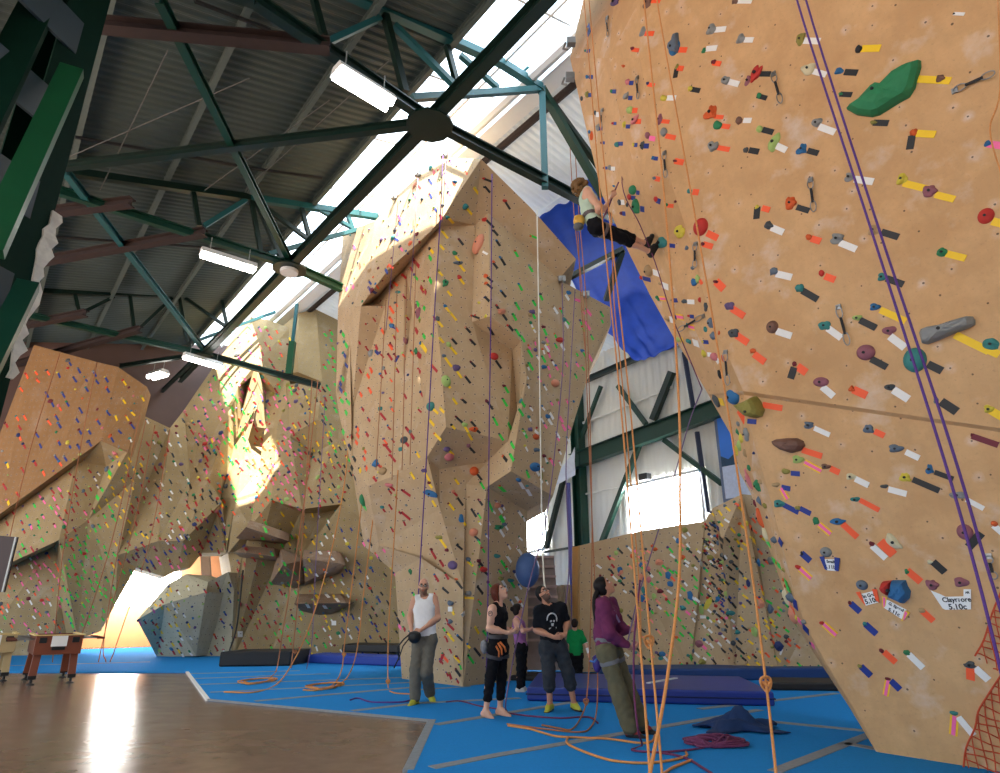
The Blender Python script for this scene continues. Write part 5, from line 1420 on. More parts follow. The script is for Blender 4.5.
for t in (('Y', 934, 80, 33, 3, 7),):
    sh = tape_shape(t); mb = MB(); tape_geo(mb, sh, t); setp(mb.build('tape_strip', TM('Y')), 'yellow tape strip right of the largest green hold', 'tape', 'route tape on the right wall')
relief('climbing_hold', z4([(680, 562), (688, 546), (712, 536), (760, 528), (820, 508), (872, 493), (892, 494), (902, 508), (902, 526), (880, 540), (820, 562), (760, 588), (712, 606), (692, 602)], 750, 193), .15, HM('gy'), 'long grey bar shaped hold with yellow tape, right of the purple ropes', bolts=[(943.5, 329)])
relief('climbing_hold', [(737, 405), (748, 401), (757, 396), (761, 401), (765, 410), (763, 416), (757, 418), (748, 416)], .2, HM('ol'), 'tan green pocket hold at the left end of the ledge', bolts=[(754, 411.5)])
relief('climbing_hold', z4([(92, 222), (110, 212), (150, 208), (190, 208), (215, 220), (222, 238), (205, 258), (170, 268), (130, 255), (100, 235)], 750, 386), .14, HM('br'), 'brown speckled rock hold below the ledge', bolts=[])
rb = relief('climbing_hold', [(900, 580), (906, 580), (908, 586), (911, 591), (910, 598), (905, 603), (898, 600), (890, 596), (892, 588), (893, 580)], .14, HM('bl'), 'big red and blue angular hold above the grade cards', bolts=[(893, 588)])
relief('red_half', [(884, 581), (893, 580), (893, 588), (890, 595), (885, 592), (881.5, 587)], .13, HM('rd'), None, parent=rb, child=True)
relief('climbing_hold', [(676, 34), (678.5, 33), (679, 40), (680, 47), (678, 53), (673, 54), (669, 50), (670, 45), (674, 41)], .09, HM('sl'), 'blue grey teardrop hold on the upper left of the right wall', bolts=[(674, 48)])
for t, lab in ((('Y', 972, 343, 38, 26, 8), 'long yellow tape strip under the long grey bar hold'), (('O', 772.5, 406.5, 20, 10, 6), 'red orange tape strip right of the tan green pocket hold'), (('O', 812, 453, 21, 18, 6), 'red orange tape strip right of the brown speckled rock hold'), (('B', 752, 421.5, 9, 5, 5), 'blue tape strip under the tan green pocket hold'), (('O', 742, 416, 14, 60, 6), 'orange tape strip under the blue egg on the narrow side')):
    sh = tape_shape(t); mb = MB(); tape_geo(mb, sh, t); setp(mb.build('tape_strip', TM(t[0])), lab, 'tape', 'route tape on the right wall')
# ================================================================== ropes, cards, gear, furniture
M_or = mat('orange_rope', (212, 142, 80), rough=.8, vary=.3, scale=90)
M_pr = mat('purple_rope', (88, 52, 130), rough=.8, vary=.35, scale=90)
M_wr = mat('white_rope', (222, 220, 208), rough=.8, vary=.2, scale=60)
M_dr = mat('dusky_rope', (116, 92, 128), rough=.8, vary=.3, scale=60)
M_br = mat('maroon_rope', (110, 48, 88), rough=.8, vary=.5, scale=120)
M_tr = mat('rusty_thin_rope', (168, 108, 72), rough=.85, vary=.25, scale=60)
def knot(c, r, m, parent, s=.03):
    mb = MB(); pts = []
    for i in range(25):
        t = 2*math.pi*i/24; pts.append(c+Vector((math.sin(t)*s*.9+math.sin(2*t)*s*.35, math.sin(2*t)*s*.45, math.cos(t)*s*1.25)))
    mb.tube(pts, r*1.1, 6, cap=False)
    pts = [c+Vector((math.cos(2*math.pi*i/14)*s*.55, math.sin(2*math.pi*i/14)*s*.55, .01*math.sin(i))) for i in range(15)]
    mb.tube(pts, r*1.1, 6, cap=False); return mb.build('knot', m, parent, smooth=True)
def rope(pts, r, m, label, group=None, knots=(), smooth=6, name='rope'):
    w = [p if isinstance(p, Vector) else (P(*p) if len(p) == 3 else G(p[0], p[1], CT_Z+.012)) for p in pts]
    mb = MB(); mb.tube(catmull(w, smooth) if smooth and len(w) > 2 else w, r, 6); o = mb.build(name, m, smooth=True); setp(o, label, 'rope', group)
    for k in knots: knot(P(*k) if len(k) == 3 else G(k[0], k[1], .06), r, m, o)
    return o
GR = 'ropes hanging at the right wall'
# near ropes that hang off the right wall
rope([(578, -60, 7.2), (584, 0, 7.0), (600, 193, 6.2), (619, 386, 5.4), (635, 579, 4.6), (650, 773, 3.6), (655, 850, 3.4)], .0076, M_or, 'orange rope passing in front of the climber, left strand', GR)
rope([(585, -60, 7.2), (589, 0, 7.0), (607, 193, 6.3), (628, 386, 5.5), (645, 579, 4.7), (662, 773, 3.8), (667, 850, 3.6)], .0076, M_or, 'orange rope with a knot beside the hoodie woman', GR, knots=[(649, 642, 4.4)])
rope([(640, -60, 4.6), (644, 0, 4.5), (664, 193, 4.1), (678, 386, 3.7), (680, 500, 3.4), (679, 580, 3.2), (667, 680, 2.9), (650, 773, 2.6), (636, 850, 2.4)], .0076, M_or, 'orange rope nearest the camera, bending left at the floor', GR)
rope([(652, -60, 5.2), (657, 0, 5.1), (691, 193, 4.8), (724, 386, 4.5), (750, 560, 4.2), (766, 683, 3.9), (776, 773, 3.6), (784, 850, 3.4)], .0076, M_or, 'orange rope with a knot in front of the boulder wall', GR, knots=[(766, 684, 3.9)])
rope([(786, -60, 3.9), (797, 0, 3.8), (868, 220, 3.6), (935, 430, 3.4), (973, 560, 3.3), (1003, 680, 3.2), (1030, 800, 3.1)], .0076, M_pr, 'left strand of the purple rope on the right wall', 'purple rope strands on the right wall')
rope([(795, -60, 3.9), (806, 0, 3.8), (876, 220, 3.6), (946, 430, 3.4), (985, 560, 3.3), (1012, 650, 3.2), (1040, 780, 3.1)], .0076, M_pr, 'right strand of the purple rope on the right wall', 'purple rope strands on the right wall')
rope([P(998, 0, 4.0), P(1000, 90, 4.0), P(990, 130, 4.1), P(1003, 180, 4.0)], .006, M_or, 'short orange rope end at the top right edge')
# the climber's dark lead line along the left side of the right wall
rope([(633, -40, 8.4), (630, 120, 8.0), (622, 183, 7.9), (640, 225, 7.65), (655, 262, 7.5), (672, 316, 7.3), (690, 360, 7.2), (702, 389, 7.1)], .007, M_br, 'dark line running down the narrow left side of the right wall')
rope([(702, 389, 7.1), (690, 420, 7.4), (676, 470, 7.9), (660, 525, 8.4), (640, 590, 8.2), (628, 640, 7.55)], .008, M_dr, 'dusky belay rope sloping to the hoodie woman')
GT = 'ropes hanging on the central tower'
rope([(492, 174, 11.3), (491, 300, 11.3), (489, 450, 11.4), (488, 590, 11.9), (486, 692, 12.0)], .012, M_pr, 'bright purple rope down the middle of the tower', GT)
rope([(443, 156, 11.6), (440, 222, 11.3), (434, 320, 11.5), (428, 430, 11.6), (424, 500, 11.9), (420, 566, 12.0), (417, 620, 11.6), (412, 690, 11.0)], .012, M_pr, 'purple rope down the left corner of the tower', GT)
rope([(537, 210, 11.6), (539, 330, 11.5), (541, 470, 11.4), (543, 560, 11.2), (546, 600, 10.6)], .014, M_wr, 'white rope down the right side of the tower', GT)
rope([(562, 283, 12.8), (563, 360, 12.2), (556, 440, 11.6), (546, 520, 11.0), (530, 580, 10.4), (517, 640, 9.6), (506, 700, 9.2), (507, 712)], .011, M_dr, 'dusky purple rope from the tower edge to the red haired woman', GT)
rope([(575, 290, 13.0), (570, 380, 12.6), (566, 470, 12.0), (569, 560, 11.0), (565, 610, 10.2), (561, 640, 10.05)], .011, M_dr, 'dusky purple rope from the tower edge to the black shirt man', GT)
rope([(566, 60, 12.6), (573, 200, 12.2), (583, 300, 11.8), (588, 420, 11.4), (593, 540, 10.8), (597, 640, 10.1), (597.5, 690, 9.5), (596, 715, 9.15), (590, 728), (580, 732), (553, 730), (507, 724)], .010, M_tr, 'thin orange rope falling past the tower to the floor', None)
rope([(571, 70, 12.6), (578, 200, 12.2), (586, 300, 11.8), (590, 420, 11.4), (592, 540, 10.4), (590, 640, 9.8), (587, 695, 9.35), (582, 715, 9.15), (572, 729), (558, 728), (542, 725)], .010, M_tr, 'thin orange rope with a knot beside the black shirt man', None, knots=[(586, 702, 9.3)])
rope([(611, 205, 8.6), (614, 300, 8.4), (622, 380, 8.2), (634, 520, 8.0), (640, 600, 8.0), (641, 660, 8.0)], .009, M_or, 'orange rope falling from the climber', None)
rope([(578, 232, 9.4), (581, 300, 9.6), (586, 360, 9.8)], .008, M_tr, 'short pinkish cord under the climber', None)
for x0, x1, y0, y1, lab in ((398, 386, 202, 330, 'thin cord over the bright facet, leftmost'), (418, 410, 178, 300, 'thin cord over the bright facet, middle'), (446, 442, 160, 222, 'thin cord over the bright facet, rightmost')):
    Yt = 11.45 if x0 > 440 else 12.4
    rope([(x0, y0, Yt), (x1, y1, Yt-.1)], .008, M_dr, lab, 'cords over the bright facet', smooth=0)
for x0, y0, x1, y1, Y0, Y1, lab in ((386, 300, 376, 470, 13.0, 13.0, 'first'), (397, 290, 392, 480, 12.9, 12.7, 'second'), (407, 270, 402, 470, 12.7, 12.5, 'third'), (416, 260, 410, 465, 12.4, 12.3, 'fourth')):
    rope([(x0, y0, Y0-.6), (x1, y1, Y1-.4)], .008, M_tr, 'thin rusty rope on the left side of the tower, %s from the left' % lab, 'thin ropes on the tower side', smooth=0)
GL_ = 'ropes on the left climbing walls'
for i, pts in enumerate(([(60, 353, 18.6), (30, 450, 18.4), (5, 560, 18.2), (-10, 640, 18.0)], [(97, 362, 18.6), (80, 450, 18.0), (62, 560, 18.0), (52, 668, 18.2)], [(140, 415, 18.2), (112, 540, 18.0), (80, 640, 18.0), (70, 668, 18.0)], [(146, 420, 18.2), (120, 540, 18.2), (104, 640, 18.0), (106, 662, 18.0)], [(170, 430, 18.2), (150, 540, 18.2), (118, 640, 18.2), (110, 662, 18.2)], [(155, 425, 18.2), (135, 520, 18.2), (108, 620, 18.3), (98, 664, 18.3)])):
    rope(pts, .012, M_tr, 'thin rope on the left climbing wall, %sfrom the left edge' % (['first ', 'second ', 'third ', 'fourth ', 'sixth ', 'fifth '][i]), GL_)
rope([(352, 395, 16.6), (346, 470, 16.0), (336, 530, 15.6), (321, 590, 15.2), (306, 635, 14.9), (292, 664, 14.7), (277, 684), (255, 692), (224, 692)], .014, M_or, 'thick orange rope sweeping left onto the blue floor', None)
rope([(318, 380, 17.2), (308, 470, 16.8), (300, 530, 16.5), (290, 590, 16.2), (283, 630, 16.0), (277, 668, 15.8), (270, 678)], .013, M_tr, 'orange rope left of the sweeping one', None)
rope([(312, 380, 17.2), (306, 480, 16.8), (300, 570, 16.4), (296, 620, 16.2), (291, 668, 15.9)], .012, M_tr, 'knotted orange rope left of the sweeping one', None, knots=[(295, 652, 15.9)])
rope([(368, 440, 14.0), (362, 500, 14.2), (355, 560, 14.4), (345, 640, 14.5), (342, 668, 14.4), (334, 684), (318, 690), (303, 690)], .013, M_or, 'knotted orange rope left of the bald man', None, knots=[(344, 655, 14.4)])
rope([(381, 450, 13.4), (374, 510, 13.8), (364, 590, 14.2), (357, 650, 14.3), (348, 676, 14.2), (334, 688)], .013, M_or, 'orange rope between the knotted ropes by the bald man', None)
rope([(398, 470, 12.4), (394, 540, 12.9), (389, 620, 13.0), (388, 682, 12.8), (392, 692), (410, 694)], .012, M_or, 'orange rope just behind the bald man', None, knots=[(388, 682, 12.8)])
rope([(325, 400, 17.2), (318, 520, 16.8), (314, 600, 16.4), (312, 640, 16.3), (306, 672, 16.2)], .010, M_dr, 'dusky rope behind the sweeping orange rope', None)
# on the floor
rope([(508, 725.5), (530, 729), (555, 736), (580, 737.5), (610, 739), (640, 743), (652, 741), (655, 735)], .012, M_or, 'orange rope lying across the floor to the hoodie woman', None)
rope([(568, 737), (567, 743), (580, 750), (610, 760), (645, 763), (672, 760), (686, 756), (686, 752)], .012, M_or, 'orange rope looping across the blue floor in front', None)
rope([(692, 760), (684, 763), (672, 768), (660, 776)], .012, M_or, 'short orange rope end on the floor at the bottom edge', None)
rope([(350, 700), (358, 698), (372, 702), (400, 702), (411, 700)], .012, M_pr, 'purple rope on the floor left of the bald man', None)
rope([(446, 702), (460, 701), (480, 706), (505, 710)], .010, M_br, 'purple rope on the floor by the red haired woman', None)
rope([(507, 713), (530, 716), (560, 718), (588, 717), (598, 723)], .011, M_br, 'dark purple rope on the floor by the black shirt man', None)
rope([(640, 580, 7.3), (636, 620, 7.25), (634, 645, 7.2), (634, 690, 7.2), (638, 730, 7.1), (642, 745), (632, 750), (660, 752), (695, 749), (712, 745)], .011, M_br, 'maroon belay rope dropping from the hoodie woman to the pile', None)
rope([(655, 752), (675, 755), (690, 760), (700, 766), (716, 776)], .011, M_br, 'maroon rope tail running to the bottom edge', None)
# rope pile: one tangled rope
random.seed(5); c0 = G(718, 744, CT_Z); pts = []
for i in range(90):
    a = i*.9+random.uniform(-.3, .3); r = random.uniform(.08, .36); pts.append(c0+Vector((math.cos(a)*r, math.sin(a)*r*.8, .02+.10*random.random()*(1-r/.4))))
mb = MB(); mb.tube(catmull(pts, 4), .011, 6); setp(mb.build('rope_pile', M_br, smooth=True), 'tangled pile of maroon rope beside the blue cloth', 'rope')
for c_, lab in (((258, 682), 'small orange rope coil on the floor left of the sweeping rope'), ((326, 687), 'small orange rope coil between the left hand ropes')):
    c0 = G(*c_, CT_Z); pts = [c0+Vector((math.cos(i*.8)*(.25+.1*math.sin(i*2.3)), math.sin(i*.8)*(.5+.15*math.sin(i)), .014+.001*i)) for i in range(24)]
    mb = MB(); mb.tube(catmull(pts, 3), .012, 5); setp(mb.build('rope_coil', M_or, smooth=True), lab, 'rope')
# crumpled blue cloth
cl = MB(); c0 = G(738, 729, CT_Z); nx, ny = 26, 18; random.seed(9); vs = []
ph = [(random.uniform(2, 9), random.uniform(2, 9), random.uniform(0, 6), random.uniform(.012, .035)) for _ in range(9)]
for j in range(ny+1):
    for i in range(nx+1):
        u, v = i/nx*2-1, j/ny*2-1; e_ = max(0, 1-(u*u*.9+v*v)); z = .015+e_**.6*(.06+sum(a*math.sin(u*f+v*g+p) for f, g, p, a in ph)+.14*math.exp(-((u-.1)**2+(v+.1)**2)*9))
        k = 1+.22*math.sin(math.atan2(v, u)*5); vs.append(c0+Vector((u*.42*k, v*.30*k, max(.006, z))))
cl.add(vs, [(j*(nx+1)+i, j*(nx+1)+i+1, (j+1)*(nx+1)+i+1, (j+1)*(nx+1)+i) for j in range(ny) for i in range(nx)])
co = cl.build('crumpled_cloth', mat('blue_cloth', (14, 48, 96), rough=.8, vary=.3, scale=14), smooth=True, fix=False); setp(co, 'crumpled dark blue jacket left on the floor beside the rope pile', 'jacket')
mm = co.modifiers.new('thickness', 'SOLIDIFY'); mm.thickness = .008; mm.offset = 1
# ---- orange safety netting at the lower right
nt = MB(); 
def NW(px, py, off=.06): return RWp(px, py, TL, off)
low = [(962, 805), (963, 773), (966, 748), (975, 728), (978, 712), (986, 698), (1003, 672), (1090, 660), (1090, 805)]; upp = [(975, 656), (984, 640), (992, 614), (1002, 590), (1090, 585), (1090, 700), (1003, 676), (992, 668)]
def run(fx):
    cur = []
    for i in range(170):
        x, y = fx(i*1.5)
        if (inpoly(x, y, low) or inpoly(x, y, upp)) and x < 1085: cur.append(NW(x, y, .045+.025*math.sin(x*.21+y*.13)))
        else:
            if len(cur) > 2: nt.tube(cur[::3]+[cur[-1]], .0055, 4)
            cur = []
    if len(cur) > 2: nt.tube(cur[::3]+[cur[-1]], .0055, 4)
for k in range(26): run(lambda t, k=k: (930+k*8.5+t*.16+1.2*math.sin(t*.09+k), 575+t))
for k in range(36): run(lambda t, k=k: (950+t*.9, 560+k*8.5+t*.30+1.3*math.sin(t*.12+k*2)))
nt.tube(catmull([NW(*q) for q in low[1:7]], 3), .008, 5); nt.tube(catmull([NW(*q) for q in upp[:4]], 3), .008, 5)
setp(nt.build('safety_net', mat('orange_netting', (206, 78, 40), rough=.7)), 'orange safety netting hanging over the lower right corner', 'net')
# ---- grade cards
def text_obj(body, c, x, y, n, size, m, parent, name='handwriting'):
    cu = bpy.data.curves.new(name, 'FONT'); cu.body = body; cu.size = size; cu.align_x = 'CENTER'; cu.align_y = 'CENTER'; cu.extrude = .0008; cu.space_line = .8; cu.offset = .0015
    ob = bpy.data.objects.new(name, cu); COL.objects.link(ob); ob.matrix_world = Matrix((x, y, n)).transposed().to_4x4(); ob.location = c
    dg = bpy.context.evaluated_depsgraph_get(); me = bpy.data.meshes.new_from_object(ob.evaluated_get(dg)); mw = ob.matrix_world.copy(); mw = Matrix.Translation(c) @ Matrix((x, y, n)).transposed().to_4x4()
    bpy.data.objects.remove(ob); me.transform(mw); me.materials.clear(); me.materials.append(m); o = bpy.data.objects.new(name, me); COL.objects.link(o); o.parent = parent; return o
M_paper = mat('card_paper', (244, 244, 242), rough=.7, vary=.02); M_ink = mat('black_ink', (14, 14, 16), rough=.6)
def card(pts, tapes, lines, center, ang, size, label):
    q = hit(*center); loc, n = q[0], q[1]
    if n.dot(CAMP-loc) < 0: n = -n
    on = lambda x, y, o=0.0: CAMP+ray(x, y)*(n.dot(loc-CAMP)/n.dot(ray(x, y)))+n*o
    mb = MB(); mb.prism([on(*p, .012) for p in pts], n*.003); o = mb.build('grade_card', M_paper); setp(o, label, 'card', 'handwritten grade cards on the right wall')
    for tpts, cols in tapes:
        t = MB(); t.prism([on(*p, .010) for p in tpts], n*.008); tb = t.build('corner_tape', TM(cols[0] if cols[0] != 'P' else 'Y'), o)
        if cols[0] == 'P':
            cx = sum(p[0] for p in tpts)/len(tpts); cy = sum(p[1] for p in tpts)/len(tpts)
            t = MB(); t.prism([on(cx+(p[0]-cx)*.55, cy+(p[1]-cy)*.9, .0185) for p in tpts], n*.001); t.build('stripe', TM('Q'), tb)
    x = tangent(center[0], center[1], loc, n, ang); px_ = x.length; x = x.normalized(); y = n.cross(x); 
    for body, dx, dy, s in lines:
        a = math.radians(ang); cx = center[0]+dx*math.cos(a)-dy*math.sin(a); cy = center[1]+dx*math.sin(a)+dy*math.cos(a)
        text_obj(body, on(cx, cy, .0165), x, y, n, s*px_, M_ink, o)
    return o
card([(931, 590), (941, 594), (946, 596.5), (964, 596), (964, 589), (971.5, 589), (971.5, 609), (946, 609.5), (943, 608)], [], [('Claymore', 4, -3, 7.2), ('5.10c', 5, 4.2, 8.4), ('AR', 15, -10, 3)], (953, 602.5), -1, 7, 'largest white grade card reading Claymore 5.10c')
card([(862, 593.5), (875, 590.5), (879.5, 602), (866, 605.5)], [([(856.5, 592), (860.5, 591.5), (866.5, 605.5), (863, 602)], 'O'), ([(872.5, 589), (877.5, 589), (880, 602.5), (876.5, 600)], 'O')], [('In Gear', 0, -3, 4.6), ('5.10a', .5, 2.6, 6.2)], (871, 598), -13, 6, 'white grade card with orange corner tapes reading 5.10a')
card([(886, 599), (890, 600.5), (907, 609.5), (904, 620), (884.5, 607.5)], [([(882.5, 596), (887.5, 597), (886, 606), (883.5, 608)], 'P'), ([(905.5, 610), (910.5, 612.5), (904.5, 620), (902, 620.5)], 'P')], [('G. Speed', 0, -2.6, 4.6), ('5.11c', .5, 3, 6)], (895.5, 609), 27, 6, 'tilted white grade card with pink and yellow corner tapes')
card([(824, 559), (837, 559), (836.5, 571), (827, 570)], [([(820, 556.5), (824.5, 556), (828, 570), (825.5, 569)], 'B'), ([(835, 557), (840.5, 558), (839, 571), (835.5, 570)], 'B')], [('Small', 0, -3, 3.8), ('5.11b', 0, 2.4, 5)], (831, 564.5), 4, 5, 'small white grade card with blue corner tapes')
for cx, cy, w_, h_, an, lab in ((450.5, 609, 4.5, 5, 0, 'small white label on the tower by the bald man'), (463.5, 613.5, 10, 5, -45, 'tilted white label on the tower corner'), (240, 634, 5, 6, 0, 'small white label low on the left wall'), (334, 623, 4.6, 4.6, 0, 'small white label on the dark lower wall')):
    q = hit(cx, cy); 
    if q[0] is None: continue
    loc, n = q[0], q[1]
    if n.dot(CAMP-loc) < 0: n = -n
    x = tangent(cx, cy, loc, n, an); y = tangent(cx, cy, loc, n, an+90); mb = MB(); c_ = loc+n*.012
    mb.prism([c_-x*w_/2-y*h_/2, c_+x*w_/2-y*h_/2, c_+x*w_/2+y*h_/2, c_-x*w_/2+y*h_/2], n*.004); setp(mb.build('wall_label', M_paper), lab, 'label')
# ---- quickdraws
M_met = mat('grey_metal', (150, 150, 148), rough=.35, metal=.7); M_sling = mat('dark_sling', (40, 38, 40), rough=.8)
def ring(c, x, y, rx, ry, r, m, name, parent):
    mb = MB(); mb.tube([c+x*(math.cos(2*math.pi*i/14)*rx)+y*(math.sin(2*math.pi*i/14)*ry) for i in range(15)], r, 5, cap=False); return mb.build(name, m, parent, smooth=True)
def quickdraw(a, b, label, out=.05):
    q = hit(*a); 
    if q[0] is None: return
    n = q[1] if q[1].dot(CAMP-q[0]) > 0 else -q[1]
    A = q[0]+n*.03; d0 = ray(*b); Bp = CAMP+d0*(n.dot(q[0]-CAMP)/n.dot(d0))+n*out
    r_ = empty('quickdraw', A); setp(r_, label, 'quickdraw', 'quickdraws on the right wall')
    u = (Bp-A); L = u.length; u = u.normalized(); v = n.cross(u).normalized()
    mb = MB(); mb.box(A-n*.02, (.05, .05, .02), (u, v, n)); mb.build('hanger', M_met, r_)
    ring(A+u*L*.14, u, v, L*.17, .03, .006, M_met, 'carabiner', r_)
    mb = MB(); mb.box(A+u*L*.5, (L*.44, .024, .012), (u, v, n)); mb.build('sling', M_sling, r_)
    ring(A+u*L*.84, u, v, L*.17, .03, .006, M_met, 'carabiner', r_)
for a, b, lab in (((774, 74), (783, 104), 'quickdraw left of the largest green hold'), ((955, 91), (996, 74), 'quickdraw stretched to the right at the top right edge'), ((839, 307), (850, 345), 'quickdraw right of the white taped row, mid wall'), ((608, 18), (611, 37), 'quickdraw near the top left of the right wall'), ((638, 78), (641, 99), 'quickdraw left of the long thin ropes'), ((665, 153), (668, 178), 'quickdraw above the chalky red hold'),
                  ((696, 244), (697, 268), 'quickdraw with a carabiner left of the chalky red hold'), ((650, 296), (652, 316), 'quickdraw at the very edge of the overhang'), ((726, 352), (730, 385), 'quickdraw above the blue egg hold'), ((603, 110), (604, 128), 'quickdraw on the far left edge high up'), ((811, 180), (816, 212), 'quickdraw below the two white taped holds'), ((704, 316), (681, 330), 'quickdraw stretched left holding the dark line'), ((989, 556), (996, 578), 'quickdraw cluster at the right edge')):
    quickdraw(a, b, lab)
# anchors on top of the right wall side
for c_, lab in (((571, 42), 'steel anchor fitting on the top left rim of the right wall'), ((570, 77), 'lower steel anchor fitting on the right wall rim')):
    q = P(c_[0], c_[1], RU(583, c_[1]).y*1.08); mb = MB(); mb.box(q, (.14, .1, .12)); mb.tube([q+Vector((-.09, 0, -.02)), q+Vector((-.13, 0, -.14)), q+Vector((-.05, 0, -.16))], .02, 6); setp(mb.build('rope_anchor', M_met), lab, 'anchor')
for c_, lab in (((444, 156, 12.1), 'anchor on the tower top left of the peak'), ((418, 175, 13.0), 'anchor on the tower rim, second from the peak'), ((394, 198, 13.8), 'anchor on the tower rim, third from the peak'), ((562, 281, 13.2), 'anchor on the tower shoulder under the blue tarpaulin'), ((586, 296, 13.9), 'anchor at the right end of the tower shoulder')):
    q = P(*c_); mb = MB(); mb.box(q+Vector((0, 0, .04)), (.16, .12, .14)); mb.tube([q+Vector((0, -.07, .05)), q+Vector((0, -.12, -.04)), q+Vector((.03, -.08, -.09))], .02, 6); setp(mb.build('rope_anchor', M_met), lab, 'anchor', 'anchors on the tower')
# black chain hanging on the light pillar
rope([(243, 570, 19.3), (240, 600, 19.3), (236, 630, 19.3), (229, 652, 19.2)], .022, M_black, 'dark strap hanging on the light pillar', None)
# ---- crash pads
def pad(poly, h, z0, m, label, seamz=None, name='crash_pad'):
    r = empty(name, Vector((sum(p.x for p in poly)/len(poly), sum(p.y for p in poly)/len(poly), z0))); setp(r, label, 'crash pad')
    mb = MB(); b = [Vector((p.x, p.y, z0)) for p in poly]; mb.prism(b, (0, 0, h)); o = mb.build('pad_body', m, r); bevel(o, .035, 3)
    if seamz:
        mb = MB(); c = sum(b, Vector())/len(b); k = [c+(p-c)*1.004+Vector((0, 0, seamz)) for p in b]; mb.tube(k+[k[0]], .012, 6); mb.build('seam_piping', mat('dark_blue_piping', (14, 26, 78)), r)
    return r
a, b = G(527, 703), G(776, 708.5); dpt = Vector((.3, 2.3, 0)); pad([a, b, b+dpt*.95, a+dpt], .20, CT_Z, M_blue, 'large blue crash pad in front of the boulder wall', .10)
a, b = G(600, 683), G(850, 681); pad([a, b, b+Vector((.1, 1.0, 0)), a+Vector((.1, 1.0, 0))], .22, CT_Z, mat('dull_blue_mat', (30, 62, 116), rough=.6), 'dull blue mat lying along the foot of the boulder wall')
a, b = G(772, 692), G(845, 693); pad([a, b, b+Vector((.3, .9, 0)), a+Vector((.3, .9, 0))], .13, CT_Z, mat('black_brown_pad', (38, 32, 30), rough=.7), 'dark low mat at the foot of the right wall')
a, b = G(218, 668), G(290, 667); pad([a, b, b+Vector((.2, 1.1, 0)), a+Vector((.2, 1.1, 0))], .34, CT_Z, M_black, 'black folded crash pad on the blue floor at the left')
a, b = G(307, 664), G(401, 667.5); pad([a, b, b+Vector((.2, .9, 0)), a+Vector((.2, .9, 0))], .2, CT_Z, mat('royal_blue_pad', (34, 66, 160), rough=.6), 'blue folding mat under the black pad', name='folding_mat')
a, b = G(338, 662.5), G(402, 664); pad([a+Vector((0, .3, 0)), b+Vector((0, .3, 0)), b+Vector((.2, 1.3, 0)), a+Vector((.2, 1.3, 0))], .2, CT_Z+.21, M_black, 'black crash pad lying on the blue folding mat')
a, b = G(505, 682), G(600, 684); pad([a, b, b+Vector((.3, .8, 0)), a+Vector((.3, .8, 0))], .10, CT_Z, mat('black_brown_pad', (38, 32, 30)), 'dark thin mat behind the boy')
st = MB(); st.bar(G(648, 683, .33), G(676, 678, .33), .06, .015); setp(st.build('brush_stick', M_white), 'white stick lying on the blue mat', 'stick')
# ---- training board leaning behind the black shirt man
tb = empty('training_board', G(540, 655)); setp(tb, 'grey rung board leaning behind the black shirt man', 'training board')
c = [P(519, 640, 14.9), P(562, 640, 14.9), P(554, 557, 15.6), P(531, 557, 15.6)]
mb = MB(); mb.prism([c[0]-Vector((0, 0, .6)), c[1]-Vector((0, 0, .6)), c[2], c[3]], (0, .06, 0)); mb.build('backboard', mat('grey_board', (150, 136, 134), vary=.2), tb)
for i in range(9):
    t = i/8; l = (c[0]*(1-t)+c[3]*t); r = (c[1]*(1-t)+c[2]*t); mb = MB(); mb.bar(l+Vector((0, -.04, 0)), r+Vector((0, -.04, 0)), .07, .05); mb.build('rung', mat('pinkish_rung', (182, 158, 152)), tb)
mb = MB(); q = [P(524, 668, 15.8), P(572, 668, 15.8), P(570, 585, 16.2), P(526, 585, 16.2)]; vs = []
for i in range(25):
    t = i/24; o_ = Vector((0, .06*math.sin(i*1.9), 0)); vs += [q[0].lerp(q[1], t)+o_, q[3].lerp(q[2], t)+o_]
mb.add(vs, [(2*i, 2*i+1, 2*i+3, 2*i+2) for i in range(24)]); cu_ = mb.build('grey_curtain', mat('grey_curtain', (176, 166, 150), rough=.8, vary=.1), fix=False); setp(cu_, 'pale grey curtain between the tower and the boulder wall', 'curtain'); mo = cu_.modifiers.new('thickness', 'SOLIDIFY'); mo.thickness = .02
# blue ball hold on the tower edge
mb = MB(); c = P(527.5, 570, 13.3); bm = bmesh.new(); bmesh.ops.create_uvsphere(bm, u_segments=20, v_segments=14, radius=.24); 
mb.add([c+Vector((v.co.x, v.co.y, v.co.z*1.4)) for v in bm.verts], [[v.index for v in f.verts] for f in bm.faces]); bm.free(); setp(mb.build('punch_bag', mat('blue_rubber', (64, 92, 140)), smooth=True), 'blue round bag peeking out behind the tower edge', 'bag')
